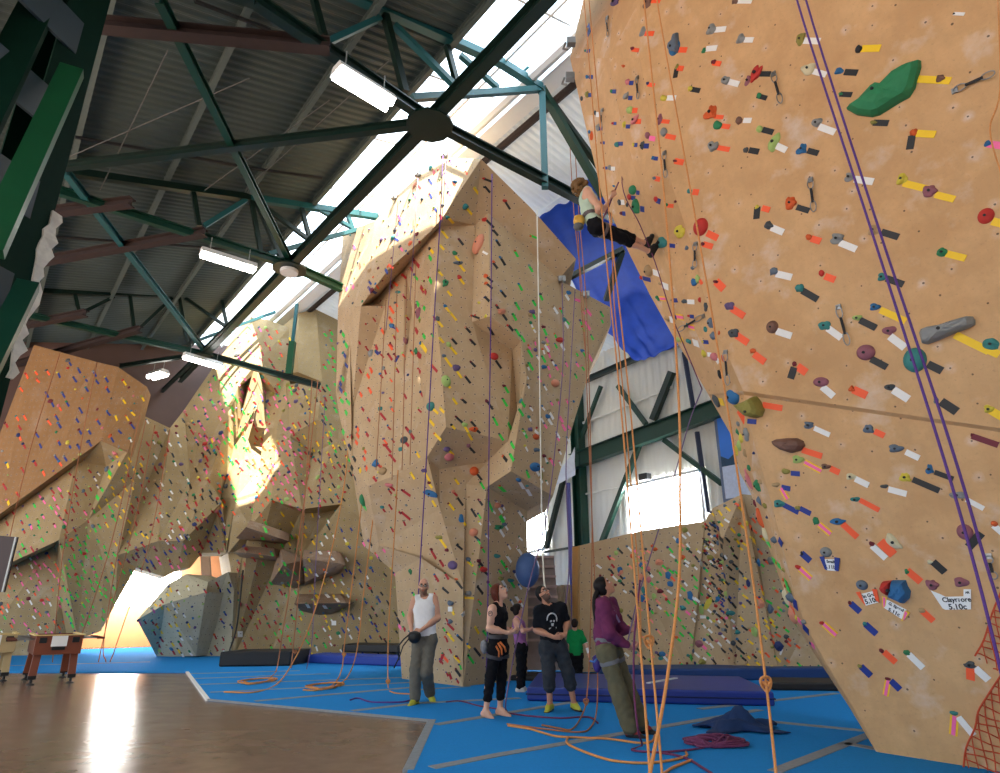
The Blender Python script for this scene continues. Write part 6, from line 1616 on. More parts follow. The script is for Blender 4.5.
# ---- table football tables
def football(c, rz, wood, label, wood2):
    t = empty('football_table', c, rz); setp(t, label, 'game table', 'table football tables by the carpet')
    T_ = Matrix.Translation(c) @ Matrix.Rotation(rz, 4, 'Z')
    def bx(name, mm, cen, size, taper=None, parent=t, bev=.006):
        mb = MB(); mb.box(Vector(cen), size); 
        if taper: 
            for i, v in enumerate(mb.v): 
                if v.z < cen[2]: v.x = cen[0]+(v.x-cen[0])*taper[0]; v.y = cen[1]+(v.y-cen[1])*taper[1]
        mb.v = [T_ @ v for v in mb.v]; o = mb.build(name, mm, parent)
        if bev: bevel(o, bev)
        return o
    ln, wd_ = 1.38, .78
    bx('end_panel', wood, (0, -ln/2, .70), (wd_, .04, .34)); bx('end_panel', wood, (0, ln/2, .70), (wd_, .04, .34))
    bx('side_panel', wood2, (-wd_/2+.02, 0, .70), (.04, ln-.04, .34)); bx('side_panel', wood2, (wd_/2-.02, 0, .70), (.04, ln-.04, .34))
    bx('playing_field', mat('green_field', (46, 120, 70)), (0, 0, .66), (wd_-.08, ln-.08, .02)); bx('top_rail', mat('pale_rail', (226, 196, 130)), (-wd_/2, 0, .88), (.07, ln, .025)); bx('top_rail', mat('pale_rail', (226, 196, 130)), (wd_/2, 0, .88), (.07, ln, .025)); bx('top_rail', mat('pale_rail', (226, 196, 130)), (0, -ln/2, .88), (wd_+.04, .06, .02))
    for sx in (-1, 1):
        for sy in (-1, 1):
            mb = MB(); a = Vector((sx*(wd_/2-.09), sy*(ln/2-.14), .56)); b = Vector((sx*(wd_/2-.07), sy*(ln/2-.06), .10)); mb.bar(T_ @ a, T_ @ b, .13, .10, up=(T_.to_3x3() @ Vector((0, 1, 0)))); lg = mb.build('leg', wood, t); bevel(lg, .006)
            mb = MB(); f0 = Vector((b.x, b.y, .0)); mb.tube([T_ @ (f0+Vector((0, 0, .0))), T_ @ (f0+Vector((0, 0, .02))), T_ @ (f0+Vector((0, 0, .03))), T_ @ (f0+Vector((0, 0, .10)))], [.07, .06, .025, .025], 12); mb.build('foot', M_black, lg)
            bx('leg_cap', M_black, (b.x, b.y, .13), (.135, .11, .07), parent=t)
    for sx in (-1, 1): bx('ash_tray', M_black, (sx*.27, -ln/2-.025, .79), (.12, .03, .10))
    bx('rule_sheet', M_paper, (0, -ln/2-.028, .77), (.26, .02, .19), bev=0); bx('ball_return', M_black, (0, -ln/2-.03, .64), (.22, .05, .06))
    for i in range(8):
        y = -ln/2+.16+i*(ln-.32)/7; s = 1 if i % 2 else -1
        mb = MB(); mb.tube([T_ @ Vector((-s*(wd_/2+.05), y, .80)), T_ @ Vector((s*(wd_/2+.30), y, .80))], .009, 8); rd = mb.build('rod', M_met, t)
        mb = MB(); mb.tube([T_ @ Vector((s*(wd_/2+.28), y, .80)), T_ @ Vector((s*(wd_/2+.42), y, .80))], .02, 8); mb.build('handle', mat('wood_handle', (96, 48, 34)), rd)
    return t
Mw = mat('red_brown_wood', (126, 66, 44), rough=.4, vary=.2, scale=5); Mw2 = mat('red_brown_wood_side', (104, 50, 34), rough=.4, vary=.2, scale=5); Mp = mat('pale_wood', (196, 172, 126), rough=.45, vary=.12, scale=5)
rzt = math.atan2(LV.y, LV.x)-math.pi/2
fc = (G(32.5, 684.5)+G(67.5, 683.5))/2; fc.z = 0; football(fc+LV*.62, rzt, Mw, 'red brown table football table with a white rule sheet on its end', Mw2)
fc = G(-14, 682); fc.z = 0; football(fc+LV*.62-PV*.05, rzt, Mp, 'pale wooden table football table cut off by the left edge', Mp)
# ================================================================== people
def npv(v): return np.array([v[0], v[1], v[2]], dtype=np.float32)
class Field:
    """signed distance on a grid, grown from tapered capsules, meshed as one closed surface"""
    def __init__(s, lo, hi, h):
        s.h = h; s.lo = np.array(lo, np.float32)-3*h; s.n = np.ceil((np.array(hi, np.float32)+3*h-s.lo)/h).astype(int)+1
        s.d = np.full(tuple(s.n), .2, np.float32)
    def sub(s, lo, hi):
        a = np.clip(np.floor((lo-s.lo)/s.h).astype(int), 0, s.n-1); b = np.clip(np.ceil((hi-s.lo)/s.h).astype(int)+1, 1, s.n)
        sl = tuple(slice(a[i], b[i]) for i in range(3))
        ax = [s.lo[i]+s.h*np.arange(a[i], b[i], dtype=np.float32) for i in range(3)]
        return sl, ax
    def blend(s, sl, d, k):
        o = s.d[sl]
        if k <= 0: s.d[sl] = np.minimum(o, d)
        else:
            h = np.maximum(k-np.abs(o-d), 0)/k; s.d[sl] = np.minimum(o, d)-h*h*k*.25
    def cone(s, a, b, ra, rb, k=.03, off=0.0, flat=None):
        a = npv(a); b = npv(b); ra += off; rb += off; m = max(ra, rb)+max(k, .02)+.02
        sl, ax = s.sub(np.minimum(a, b)-m, np.maximum(a, b)+m)
        if 0 in s.d[sl].shape: return
        X, Y, Z = np.meshgrid(*ax, indexing='ij', sparse=True); ab = b-a; L = float(ab @ ab)+1e-9
        t = np.clip(((X-a[0])*ab[0]+(Y-a[1])*ab[1]+(Z-a[2])*ab[2])/L, 0, 1)
        d = np.sqrt((X-a[0]-t*ab[0])**2+(Y-a[1]-t*ab[1])**2+(Z-a[2]-t*ab[2])**2)-(ra+(rb-ra)*t)
        s.blend(sl, d, k)
    def ell(s, c, fr, r, k=.02, off=0.0, cut=False):
        c = npv(c); r = [q+off for q in r]; m = max(r)+.04; sl, ax = s.sub(c-m, c+m)
        if 0 in s.d[sl].shape: return
        X, Y, Z = np.meshgrid(*ax, indexing='ij', sparse=True); q = 0
        for e, rr in zip(fr, r):
            e = npv(e); q = q+(((X-c[0])*e[0]+(Y-c[1])*e[1]+(Z-c[2])*e[2])/rr)**2
        d = (np.sqrt(q)-1)*min(r)
        if cut: s.d[sl] = np.maximum(s.d[sl], -d)
        else: s.blend(sl, d, k)
    def clip(s, p, n):
        p = npv(p); n = npv(n); n = n/np.linalg.norm(n); ax = [s.lo[i]+s.h*np.arange(s.n[i], dtype=np.float32) for i in range(3)]
        X, Y, Z = np.meshgrid(*ax, indexing='ij', sparse=True); s.d = np.maximum(s.d, (X-p[0])*n[0]+(Y-p[1])*n[1]+(Z-p[2])*n[2])
    def mesh(s):
        d = s.d; ins = d < 0
        n0, n1, n2 = d.shape
        c = np.zeros((n0-1, n1-1, n2-1), np.int8)
        for i in (0, 1):
            for j in (0, 1):
                for k in (0, 1): c += ins[i:n0-1+i, j:n1-1+j, k:n2-1+k]
        act = (c > 0) & (c < 8); ids = np.full(act.shape, -1, np.int32); I = np.argwhere(act); ids[act] = np.arange(len(I))
        acc = np.zeros((len(I), 3), np.float32); cnt = np.zeros(len(I), np.float32)
        cor = [(i, j, k) for i in (0, 1) for j in (0, 1) for k in (0, 1)]
        for a in cor:
            for ax in range(3):
                if a[ax]: continue
                b = list(a); b[ax] = 1
                da = d[I[:, 0]+a[0], I[:, 1]+a[1], I[:, 2]+a[2]]; db = d[I[:, 0]+b[0], I[:, 1]+b[1], I[:, 2]+b[2]]
                x = (da < 0) != (db < 0); t = np.where(x, da/(da-db+1e-12), 0)
                p = np.array(a, np.float32)[None, :].repeat(len(I), 0); p[:, ax] += t; acc[x] += p[x]; cnt[x] += 1
        V = s.lo+s.h*(I+acc/np.maximum(cnt, 1)[:, None]); F = []
        for ax in range(3):
            o = [0, 1, 2]; o.remove(ax); u, v = o
            sa = [slice(1, -1)]*3; sa[ax] = slice(0, -1); sb = [slice(1, -1)]*3; sb[ax] = slice(1, None)
            A = ins[tuple(sa)]; Bq = ins[tuple(sb)]
            for flag, rev in ((A & ~Bq, False), (~A & Bq, True)):
                E = np.argwhere(flag)
                if not len(E): continue
                E = E.copy(); E[:, u] += 1; E[:, v] += 1
                def cid(du, dv):
                    q = E.copy(); q[:, u] -= du; q[:, v] -= dv; return ids[q[:, 0], q[:, 1], q[:, 2]]
                Q = np.stack([cid(1, 1), cid(0, 1), cid(0, 0), cid(1, 0)], 1)
                if (rev) != (ax == 1): Q = Q[:, ::-1]
                F.append(Q)
        F = np.concatenate(F); F = F[(F >= 0).all(1)]
        return V, F
def put(fd, name, mats, parent, paint=None, smooth_iter=1):
    V, F = fd.mesh()
    if len(F) == 0: return None
    for _ in range(smooth_iter):                     # light relaxation
        acc = np.zeros_like(V); cnt = np.zeros(len(V), np.float32)
        for i in range(4):
            a, b = F[:, i], F[:, (i+1) % 4]
            np.add.at(acc, a, V[b]); np.add.at(cnt, a, 1); np.add.at(acc, b, V[a]); np.add.at(cnt, b, 1)
        V = V*.5+.5*acc/np.maximum(cnt, 1)[:, None]
    me = bpy.data.meshes.new(name); me.vertices.add(len(V)); me.vertices.foreach_set('co', (V-npv(world_of(parent).translation)).astype(np.float32).ravel())
    me.loops.add(F.size); me.loops.foreach_set('vertex_index', F.ravel().astype(np.int32)); me.polygons.add(len(F))
    me.polygons.foreach_set('loop_start', np.arange(0, F.size, 4, dtype=np.int32)); me.polygons.foreach_set('loop_total', np.full(len(F), 4, np.int32))
    me.update(calc_edges=True); me.validate()
    mats = mats if isinstance(mats, (list, tuple)) else [mats]
    for m in mats: me.materials.append(m)
    if paint is not None:
        Cn = V[F].mean(1); me.polygons.foreach_set('material_index', paint(Cn).astype(np.int32))
    me.polygons.foreach_set('use_smooth', [True]*len(me.polygons))
    o = bpy.data.objects.new(name, me); COL.objects.link(o); o.parent = parent; return o
def person(label, J, s=1.0, skin=(214, 160, 130), hair=(40, 28, 22), hairstyle='short', beard=False, glasses=False, face=None, up=None, tops=None, bottoms=None, shoes=None, hands=None, res=.0062, harness=None, female=False, belly=0.0, extra=None, group=None):
    """J: world joints.  Limb keys: shR elR wrR shL elL wrL hipR knR anR toR hipL knL anL toL, plus neck head waist"""
    base = Vector((J['waist'].x, J['waist'].y, 0)) if not J.get('air') else J['waist'].copy()
    root = empty('person', base); setp(root, label, 'person')
    f = face.normalized(); u = (up-f*up.dot(f)).normalized(); r = f.cross(u).normalized(); hc = J['head']; HF = (r, f, u)
    def hp(x, y, z): return hc+(r*x+f*y+u*z)*s
    lat = (J['shR']-J['shL']).normalized(); sp = (J['neck']-J['waist']).normalized(); midhip = (J['hipR']+J['hipL'])/2
    hl = (J['hipR']-J['hipL']).normalized(); w = J['waist']; fwd = sp.cross(lat)*-1
    fwd = lat.cross(sp) if False else sp.cross(lat); 
    if fwd.dot(f) < 0 and abs(fwd.dot(f)) > .2: fwd = -fwd
    tor = []
    wk = .058 if female else .066
    for sd, q in (('R', 1), ('L', -1)):
        hip, sh = J['hip'+sd], J['sh'+sd]; ws = w+lat*q*wk*s; ch = sh+(w-sh)*.32-lat*q*.035*s
        tor += [(hip, ws, .098*s, .078*s), (ws, ch, .078*s, .088*s), (ch, sh-lat*q*.03*s, .085*s, .05*s), (J['neck'], sh, .042*s, .05*s)]
        if female: tor.append((ch+fwd*.055*s-lat*q*.02*s, ch+fwd*.065*s-lat*q*.02*s-sp*.02*s, .058*s, .055*s))
    tor += [(midhip, w, .105*s, (.092+belly)*s), (w, J['neck']-sp*.12*s, (.092+belly)*s, .098*s)]
    arms, legs, feet = {}, {}, {}
    for sd in 'RL':
        sh, el, wr = J['sh'+sd], J['el'+sd], J['wr'+sd]
        arms[sd] = [(sh, el, .05*s, .038*s), (el, wr, .041*s, .027*s), (sh+(el-sh)*.25, sh+(el-sh)*.6, .049*s, .044*s), (el+(wr-el)*.12, el+(wr-el)*.4, .043*s, .038*s)]
        hip, kn, an, to = J['hip'+sd], J['kn'+sd], J['an'+sd], J['to'+sd]
        sh_ = (an-kn).normalized(); fd_ = (to-an); bk = -(fd_-sh_*fd_.dot(sh_)).normalized()
        legs[sd] = [(hip, kn, .088*s, .056*s), (kn, an, .054*s, .036*s), (kn+(an-kn)*.15+bk*.012*s, kn+(an-kn)*.45+bk*.014*s, .052*s, .047*s)]
        heel = an+sh_*.045*s+bk*.03*s
        feet[sd] = [(heel, to, .036*s, .026*s), (an, an+(to-an)*.5, .036*s, .034*s), (an, heel, .036*s, .036*s)]
    alls = [p for k in J if k not in ('air',) for p in (J[k],)]
    lo = np.min([npv(p) for p in alls], 0)-.2; hi = np.max([npv(p) for p in alls], 0)+.22
    b = Field(lo, hi, res)
    for a in tor: b.cone(*a, k=.05*s)
    for sd in 'RL':
        for a in legs[sd]: b.cone(*a, k=.04*s)
        for a in arms[sd]: b.cone(*a, k=.035*s)
        for a in feet[sd]: b.cone(*a, k=.02*s)
    # neck and head
    b.cone(J['neck']-sp*.04*s, hp(0, -.02, -.05), .054*s, .05*s, k=.03*s)
    HD = [((0, -.012, .035), (.073, .092, .088)), ((0, .018, -.03), (.06, .074, .082)), ((0, .052, -.088), (.03, .032, .03)), ((0, -.03, -.03), (.062, .06, .06))]
    for c, rr in HD: b.ell(hp(*c), HF, [q*s for q in rr], k=.02*s)
    b.cone(hp(-.034, .074, .034), hp(.034, .074, .034), .013*s, .013*s, k=.012)
    b.cone(hp(0, .086, .018), hp(0, .105, -.02), .008*s, .014*s, k=.01)
    for q in (-1, 1): 
        b.ell(hp(q*.03, .092, .010), HF, (.017*s, .012*s, .010*s), cut=True); b.ell(hp(q*.03, .077, .010), HF, (.014*s,)*3, k=0)
        b.ell(hp(q*.073, -.005, -.008), HF, (.012*s, .024*s, .034*s), k=.008)
    b.cone(hp(-.018, .083, -.056), hp(.018, .083, -.056), .008*s, .008*s, k=.008)
    b.cone(hp(-.015, .080, -.068), hp(.015, .080, -.068), .009*s, .009*s, k=.006)
    # hands: a palm, four bent fingers of different length, a thumb from the palm's side
    for sd in 'RL':
        wr = J['wr'+sd]; H_ = (hands or {}).get(sd, {}); d = H_.get('d', wr-J['el'+sd]).normalized(); n = H_.get('n', fwd); n = (n-d*n.dot(d)).normalized()
        t = H_.get('t', None); t = t if t is not None else (lat*(-1 if sd == 'R' else 1)); t = (t-d*t.dot(d)-n*t.dot(n))
        t = t.normalized() if t.length > .1 else d.cross(n); cu_ = H_.get('curl', .9); z = s*.95
        for i in range(4):
            o_ = (.030-.020*i)*z; kb = wr+d*(.088-.006*abs(i-1))*z+t*o_; b.cone(wr+d*.012*z+t*o_*.6, kb, .015*z, .0125*z, k=.012)
            L = (.042, .046, .043, .034)[i]*z; a1, a2, a3 = cu_*.6, cu_*1.35, cu_*1.9
            q0 = kb
            for a_, l_, r_ in ((a1, L, .0105), (a2, L*.62, .0095), (a3, L*.5, .0085)):
                q1 = q0+(d*math.cos(a_)+n*math.sin(a_))*l_; b.cone(q0, q1, r_*z, (r_-.001)*z, k=.003); q0 = q1
        tb = wr+d*.022*z+t*.026*z; t1 = tb+(d*.6+t*.65+n*.35).normalized()*.042*z; t2 = t1+(d*.85+n*.5+t*.05).normalized()*.030*z
        b.cone(wr+d*.015*z+t*.012*z, tb, .015*z, .0145*z, k=.01); b.cone(tb, t1, .0135*z, .011*z, k=.006); b.cone(t1, t2, .011*z, .0095*z, k=.003)
    tag_ = '%d_%d_%d' % skin
    M_skin = mat('skin_'+tag_, skin, rough=.5, vary=.07, scale=14); M_hair = mat('hair_%d_%d_%d' % hair, tuple(int(c*.75) for c in hair), rough=.5, vary=.35, scale=60, spec=.2)
    M_lip = mat('lips_'+tag_, tuple(int(c*q) for c, q in zip(skin, (.82, .6, .58)))); M_eye = mat('eye_white', (226, 222, 214), rough=.3); M_iris = mat('eye_dark', (34, 24, 20), rough=.3)
    M_stub = mat('stubble_%d' % hair[0], tuple(int(a*.45+b_*.55) for a, b_ in zip(skin, hair)), rough=.7)
    Rm = np.array([list(r), list(f), list(u)], np.float32)
    def paint(C):
        q = (C-npv(hc)) @ Rm.T/s; m = np.zeros(len(C), int); x, y, z = np.abs(q[:, 0]), q[:, 1], q[:, 2]
        hd = (np.linalg.norm(q, axis=1) < .16) & (y > 0)
        m[hd & (y > .05) & (x < .026) & (z < -.047) & (z > -.076) & (y > .076)] = 1
        e = hd & (np.hypot(x-.03, z-.010) < .014) & (y > .06); m[e] = 2; m[e & (np.hypot(x-.03, z-.010) < .0085)] = 3
        m[hd & (y > .055) & (x > .012) & (x < .05) & (np.abs(z-.036) < .007)] = 4
        if beard: m[(np.linalg.norm(q, axis=1) < .16) & (((z < -.03) & (y > -.01) & ~((x < .02) & (np.abs(z+.062) < .010) & (y > .07)) & (z < -.03-.25*(y-.02)*0) & ((z < -.045) | (x > .038))))] = 5
        return m
    body = put(b, 'body', [M_skin, M_lip, M_eye, M_iris, M_hair, M_stub], root, paint)
    # ---- hair
    if hairstyle != 'bald':
        h = Field(npv(hc)-.42*s, npv(hc)+.26*s, .0075); o_ = .012 if hairstyle in ('short', 'crop') else .016
        if hairstyle == 'curly': o_ = .03
        h.ell(hp(0, -.012, .035), HF, [(q+o_)*s for q in (.073, .092, .088)], k=.01); h.ell(hp(0, -.035, -.02), HF, [(q+o_*.8)*s for q in (.066, .062, .07)], k=.02)
        if hairstyle == 'curly':
            rr = random.Random(4)
            for _ in range(70):
                a, c_ = rr.uniform(0, 6.28), rr.uniform(-.75, 1); q = math.sqrt(max(0, 1-c_*c_)); h.ell(hp(math.cos(a)*q*.115, -.03+math.sin(a)*q*.125, .01+c_*.12), HF, [rr.uniform(.022, .034)*s]*3, k=.012)
        if hairstyle == 'bob':
            for q in (-1, 1): h.cone(hp(q*.07, -.03, .0), hp(q*.075, -.03, -.14), .035*s, .03*s, k=.03); h.cone(hp(q*.075, -.03, -.14), hp(q*.065, -.02, -.25), .032*s, .02*s, k=.03)
            h.cone(hp(0, -.075, -.02), hp(0, -.085, -.21), .06*s, .045*s, k=.03)
        if hairstyle == 'bun': h.ell(hp(0, -.115, .05), HF, [.045*s]*3, k=.015); h.ell(hp(.02, -.13, .07), HF, [.03*s]*3, k=.01)
        if hairstyle == 'ponytail': h.cone(hp(0, -.085, -.01), hp(0, -.12, -.04), .035*s, .03*s, k=.02)
        cutp = hp(0, .045, .055) if hairstyle != 'curly' else hp(0, .06, .06)
        h.clip(cutp, f*.9-u*.55)
        if hairstyle not in ('bob', 'curly'): h.clip(hp(0, -.02, -.065), -u*.9+f*.3)
        if hairstyle == 'bob':
            pass
        ho = put(h, 'hair', M_hair, root)
        if hairstyle == 'ponytail':
            m = MB(); pts = J['pony']; m.tube(catmull(pts, 4), [(.034, .036, .034, .028, .020, .010)[min(5, int(i*6/(4*(len(pts)-1)+1)))]*s for i in range(4*(len(pts)-1)+1)], 10); m.build('ponytail', M_hair, ho, smooth=True)
    if glasses:
        m = MB()
        for q in (-1, 1): m.tube([hp(q*.03+.022*math.cos(a), .098, .010+.016*math.sin(a)) for a in [2*math.pi*i/12 for i in range(13)]], .0035*s, 5, cap=False); m.tube([hp(q*.052, .095, .014), hp(q*.078, .0, .012)], .003*s, 5)
        m.tube([hp(-.008, .1, .012), hp(.008, .1, .012)], .003*s, 5); m.build('glasses', M_black, root)
    # ---- clothes: offset skins, cut cleanly at the hems
    Z = Vector((0, 0, 1))
    def cloth(name, prims, off, clips, m, k=.05, cuts=(), res_=.0085, paint=None, wr_=0.0):
        pts = [npv(p) for a in prims for p in a[:2]]; q = Field(np.min(pts, 0)-.17*s, np.max(pts, 0)+.17*s, res_)
        for a in prims: q.cone(*a[:4], k=k*s, off=(a[4] if len(a) > 4 else off)*s)
        for c in cuts: q.ell(c[0], (lat, fwd, sp), c[1], cut=True)
        if wr_:                           # folds in the cloth
            X, Y, Z = np.meshgrid(*[q.lo[i]+q.h*np.arange(q.n[i], dtype=np.float32) for i in range(3)], indexing='ij', sparse=True)
            q.d = q.d+wr_*(np.sin(Z*62+X*38+2.2*np.sin(Y*21+X*17))+.8*np.sin(Z*41-X*55+Y*30+2*np.sin(Z*19)))
        for p_, n_ in clips: q.clip(p_, n_)
        return put(q, name, m, root, paint)
    kids = {}
    t = tops
    if t:
        pr = list(tor); clips = [(w-(w-midhip)*0+(midhip-w)*t.get('hem', .55), -sp)]; cuts = []
        if t['sleeve'] > 0:
            for sd in 'RL':
                sh, el, wr = J['sh'+sd], J['el'+sd], J['wr'+sd]; L = t['sleeve']; o_ = t.get('loose', .016)
                if L <= 1: pr.append((sh, sh+(el-sh)*L, .05*s, (.05-.010*L)*s, o_))
                else: pr += [(sh, el, .05*s, .042*s, o_), (el, el+(wr-el)*(L-1), .043*s, (.043-.012*(L-1))*s, o_)]
            cuts.append((J['neck']+sp*.035*s, (.068*s, .075*s, .05*s)))
        else:
            for sd, q in (('R', 1), ('L', -1)): cuts.append((J['sh'+sd]+lat*q*.035*s-sp*.02*s, (.065*s, .13*s, .12*s)))
            cuts.append((J['neck']+sp*.035*s+fwd*.02*s, (.068*s, .095*s, .085*s)))
        if t['sleeve'] > 0 and t['sleeve'] <= 1: pass
        kids['top'] = cloth(t['name'], pr, t.get('off', .012), clips, t['mat'] if isinstance(t['mat'], list) else [t['mat']], cuts=cuts, paint=t.get('paint'), wr_=t.get('fold', .002))
    bt = bottoms
    if bt:
        pr = []; hem = bt['hem']; o_ = bt.get('off', .018)
        for sd in 'RL':
            kn, an = J['kn'+sd], J['an'+sd]; e = kn+(an-kn)*hem
            pr += [(J['hip'+sd], kn, .09*s, .06*s, o_), (kn, e, .06*s, (.05 if hem > .6 else .056)*s, o_+bt.get('flare', .0))]
        pr += [(J['hipR'], J['hipL'], .10*s, .10*s, o_*.7), (midhip, w, .10*s, .095*s, o_*.5), (J['hipR'], w+lat*wk*s, .095*s, .078*s, o_*.5), (J['hipL'], w-lat*wk*s, .095*s, .078*s, o_*.5)]
        kids['bottom'] = cloth(bt['name'], pr, o_, [(w+(midhip-w)*.25, sp)], [bt['mat']], k=.035, wr_=bt.get('fold', .0035), res_=.0075)
        if bt.get('cuff'):
            for sd in 'RL':
                kn, an = J['kn'+sd], J['an'+sd]; e = kn+(an-kn)*hem; dd = (an-kn).normalized(); m = MB(); x = dd.cross(Vector((.3, .9, .1))).normalized(); y = dd.cross(x)
                m.tube([e+x*math.cos(a)*.072*s+y*math.sin(a)*.072*s for a in [2*math.pi*i/16 for i in range(17)]], .022*s, 8, cap=False); m.build('rolled_cuff', bt['mat'], kids['bottom'], smooth=True)
    if shoes:
        for sd in 'RL':
            sh_ = (J['an'+sd]-J['kn'+sd]).normalized(); sh_ = sh_ if J.get('air') else (sh_+Vector((0, 0, -1.2))).normalized(); o = cloth('shoe', feet[sd], .011, [(J['an'+sd]-sh_*.012*s, -sh_)], shoes['mats'], k=.02, res_=.007,
                  paint=(lambda C, to=npv(J['to'+sd]), an=npv(J['an'+sd]), sh_=npv(sh_): ((((C-an) @ sh_) > .05*s).astype(int) if len(shoes['mats']) > 1 else np.zeros(len(C), int))))
            if shoes.get('label') and o: o['label'] = shoes['label']
    if harness:
        hm = harness.get('mat', M_sling)
        q = Field(lo, hi, .0085)
        for a in tor: q.cone(*a, k=.05*s, off=.026*s)
        wc = w+(midhip-w)*.35; q.clip(wc+sp*.028*s, sp); q.clip(wc-sp*.028*s, -sp); hb = put(q, 'harness_belt', hm, root)
        for sd in 'RL':
            hip, kn = J['hip'+sd], J['kn'+sd]; dd = (kn-hip).normalized(); q = Field(np.minimum(npv(hip), npv(kn))-.2, np.maximum(npv(hip), npv(kn))+.2, .0085)
            q.cone(hip, kn, .09*s, .06*s, off=.036*s); c_ = hip+(kn-hip)*.28; q.clip(c_+dd*.025*s, dd); q.clip(c_-dd*.025*s, -dd); put(q, 'leg_loop', hm, hb)
    root['_j'] = 0; del root['_j']
    return dict(root=root, tor=tor, lat=lat, fwd=fwd, sp=sp, w=w, hp=hp, kids=kids, s=s, body=body)
def joints(Yb, **k):
    return {n: (v if isinstance(v, Vector) else P(v[0], v[1], Yb+(v[2] if len(v) > 2 else 0))) for n, v in k.items()}
def V3(*a): return Vector(a)
M_tank = mat('white_cotton', (236, 236, 238), rough=.8, spec=.12, vary=.04, scale=40, bump=.2)
M_cargo = mat('grey_cargo', (112, 108, 98), rough=.85, spec=.12, vary=.2, scale=16, bump=.2)
M_blk = mat('black_jersey', (24, 24, 28), rough=.85, spec=.12, vary=.25, scale=20, bump=.15)
M_tee = mat('black_tee', (26, 28, 34), rough=.85, spec=.12, vary=.2, scale=20)
M_jean = mat('charcoal_denim', (58, 62, 68), rough=.85, spec=.12, vary=.28, scale=18, bump=.2)
M_olive = mat('olive_cotton', (104, 98, 76), rough=.85, spec=.12, vary=.2, scale=14, bump=.25)
M_hood = mat('plum_hoodie', (112, 52, 88), rough=.85, spec=.12, vary=.18, scale=24, bump=.25)
M_grn = mat('green_tee', (24, 134, 72), rough=.85, spec=.12, vary=.15, scale=20)
M_tie = mat('tie_dye', (150, 98, 150), rough=.85, spec=.12, vary=.6, scale=9)
M_mint = mat('mint_top', (184, 204, 184), rough=.85, spec=.12, vary=.08, scale=24)
M_yel = mat('yellow_green_rubber', (186, 186, 60), rough=.6, vary=.2); M_sole = mat('dark_sole', (28, 28, 30), rough=.7); M_redsh = mat('red_shoe', (150, 30, 34), rough=.6); M_wsh = mat('white_shoe', (206, 204, 196), rough=.6)
def small(name, pts, r, m, parent, cat=None): 
    mb = MB(); mb.tube(pts, r, 6); return mb.build(name, m, parent, smooth=True)
def pouch(name, c, r, m, parent, fr=None):
    bm = bmesh.new(); bmesh.ops.create_uvsphere(bm, u_segments=14, v_segments=10, radius=1); mb = MB()
    mb.add([c+Vector((v.co.x*r[0], v.co.y*r[1], v.co.z*r[2]*(1 if v.co.z < .6 else .8))) for v in bm.verts], [[v.index for v in f.verts] for f in bm.faces]); bm.free(); return mb.build(name, m, parent, smooth=True)
# --- bald man in the white tank top
Y = G(411, 706).y
J = joints(Y, head=(423.6, 586.5, 0), neck=(424.7, 597.5, .03), shR=(414.5, 600, .03), shL=(434.5, 598.5, .03), elR=(409.8, 616.5, .06), wrR=(411.5, 631, -.14), elL=(438.2, 618, .0), wrL=(420.5, 630.5, -.22),
           waist=(424.8, 626, .0), hipR=(419.5, 640, .0), hipL=(429.8, 640, .0), knR=(415.6, 669.5, -.06), knL=(426.6, 671.5, -.06), anR=(415.0, 699.5, .0), anL=(430.0, 694.5, .35), toR=(409.5, 706.5, -.16), toL=(434.5, 704, .20))
pA = person('person, bald bearded man in white tank top and grey trousers, holding black gear', J, 1.0, (206, 152, 124), (70, 50, 40), 'bald', beard=True, glasses=True, face=V3(.05, -1, -.02), up=V3(.04, 0, 1),
            tops=dict(name='tank_top', sleeve=0, mat=M_tank, fold=.001, hem=.75, off=.016), bottoms=dict(name='trousers', hem=.90, mat=M_cargo, fold=.0028, off=.022, flare=.012), shoes=dict(mats=[M_yel, M_sole]),
            hands=dict(R=dict(d=V3(.25, -.5, -.8), n=V3(.9, .1, .2), curl=1.0), L=dict(d=V3(-.9, -.1, -.3), n=V3(0, .9, -.3), t=V3(0, 0, 1), curl=.8)))
hb = pouch('belay_gear', P(414.5, 636.5, Y-.27), (.10, .07, .10), M_black, None); setp(hb, 'bundle of black belay gear held by the bald man', 'climbing gear')

small('strap', [P(410, 634, Y-.3), P(404, 639, Y-.34), P(397.5, 647, Y-.3), P(399, 660, Y-.25)], .012, M_black, hb); small('strap', [P(411, 636, Y-.3), P(403, 646, Y-.33), P(400, 655, Y-.3), P(394, 668, Y-.25)], .010, M_black, hb)
# --- red haired woman in black
Y = G(487, 719).y
J = joints(Y, head=(499.5, 592.5, 0), neck=(498, 604, 0), shR=(492, 609, -.13), shL=(503, 608.5, .15), elR=(489.2, 628.5, -.14), wrR=(508.5, 633, -.12), elL=(503, 628, .17), wrL=(512, 632, .02),
           waist=(497.5, 630, 0), hipR=(495.5, 649, -.08), hipL=(501, 648.5, .09), knR=(490.5, 677.5, -.06), knL=(501.5, 677, .10), anR=(485.8, 710.5, -.06), anL=(500, 708.5, .12), toR=(492.5, 718.5, -.12), toL=(509.5, 716, .02))
pB = person('person, red haired woman in black top and black cropped trousers, barefoot, looking up', J, .97, (222, 172, 146), (116, 48, 26), 'bob', face=V3(.80, -.2, .52), up=V3(-.5, .1, .85), female=True,
            tops=dict(name='sleeveless_top', sleeve=0, mat=M_blk, hem=.9, off=.010), bottoms=dict(name='trousers', hem=.62, mat=M_blk, off=.012), harness=dict(mat=mat('grey_webbing', (64, 64, 70))),
            hands=dict(R=dict(d=V3(.95, -.1, .15), n=V3(0, .6, .7), t=V3(0, -.2, .9), curl=1.1), L=dict(d=V3(.9, -.3, .1), n=V3(0, -.7, .5), t=V3(0, 0, 1), curl=1.1)))
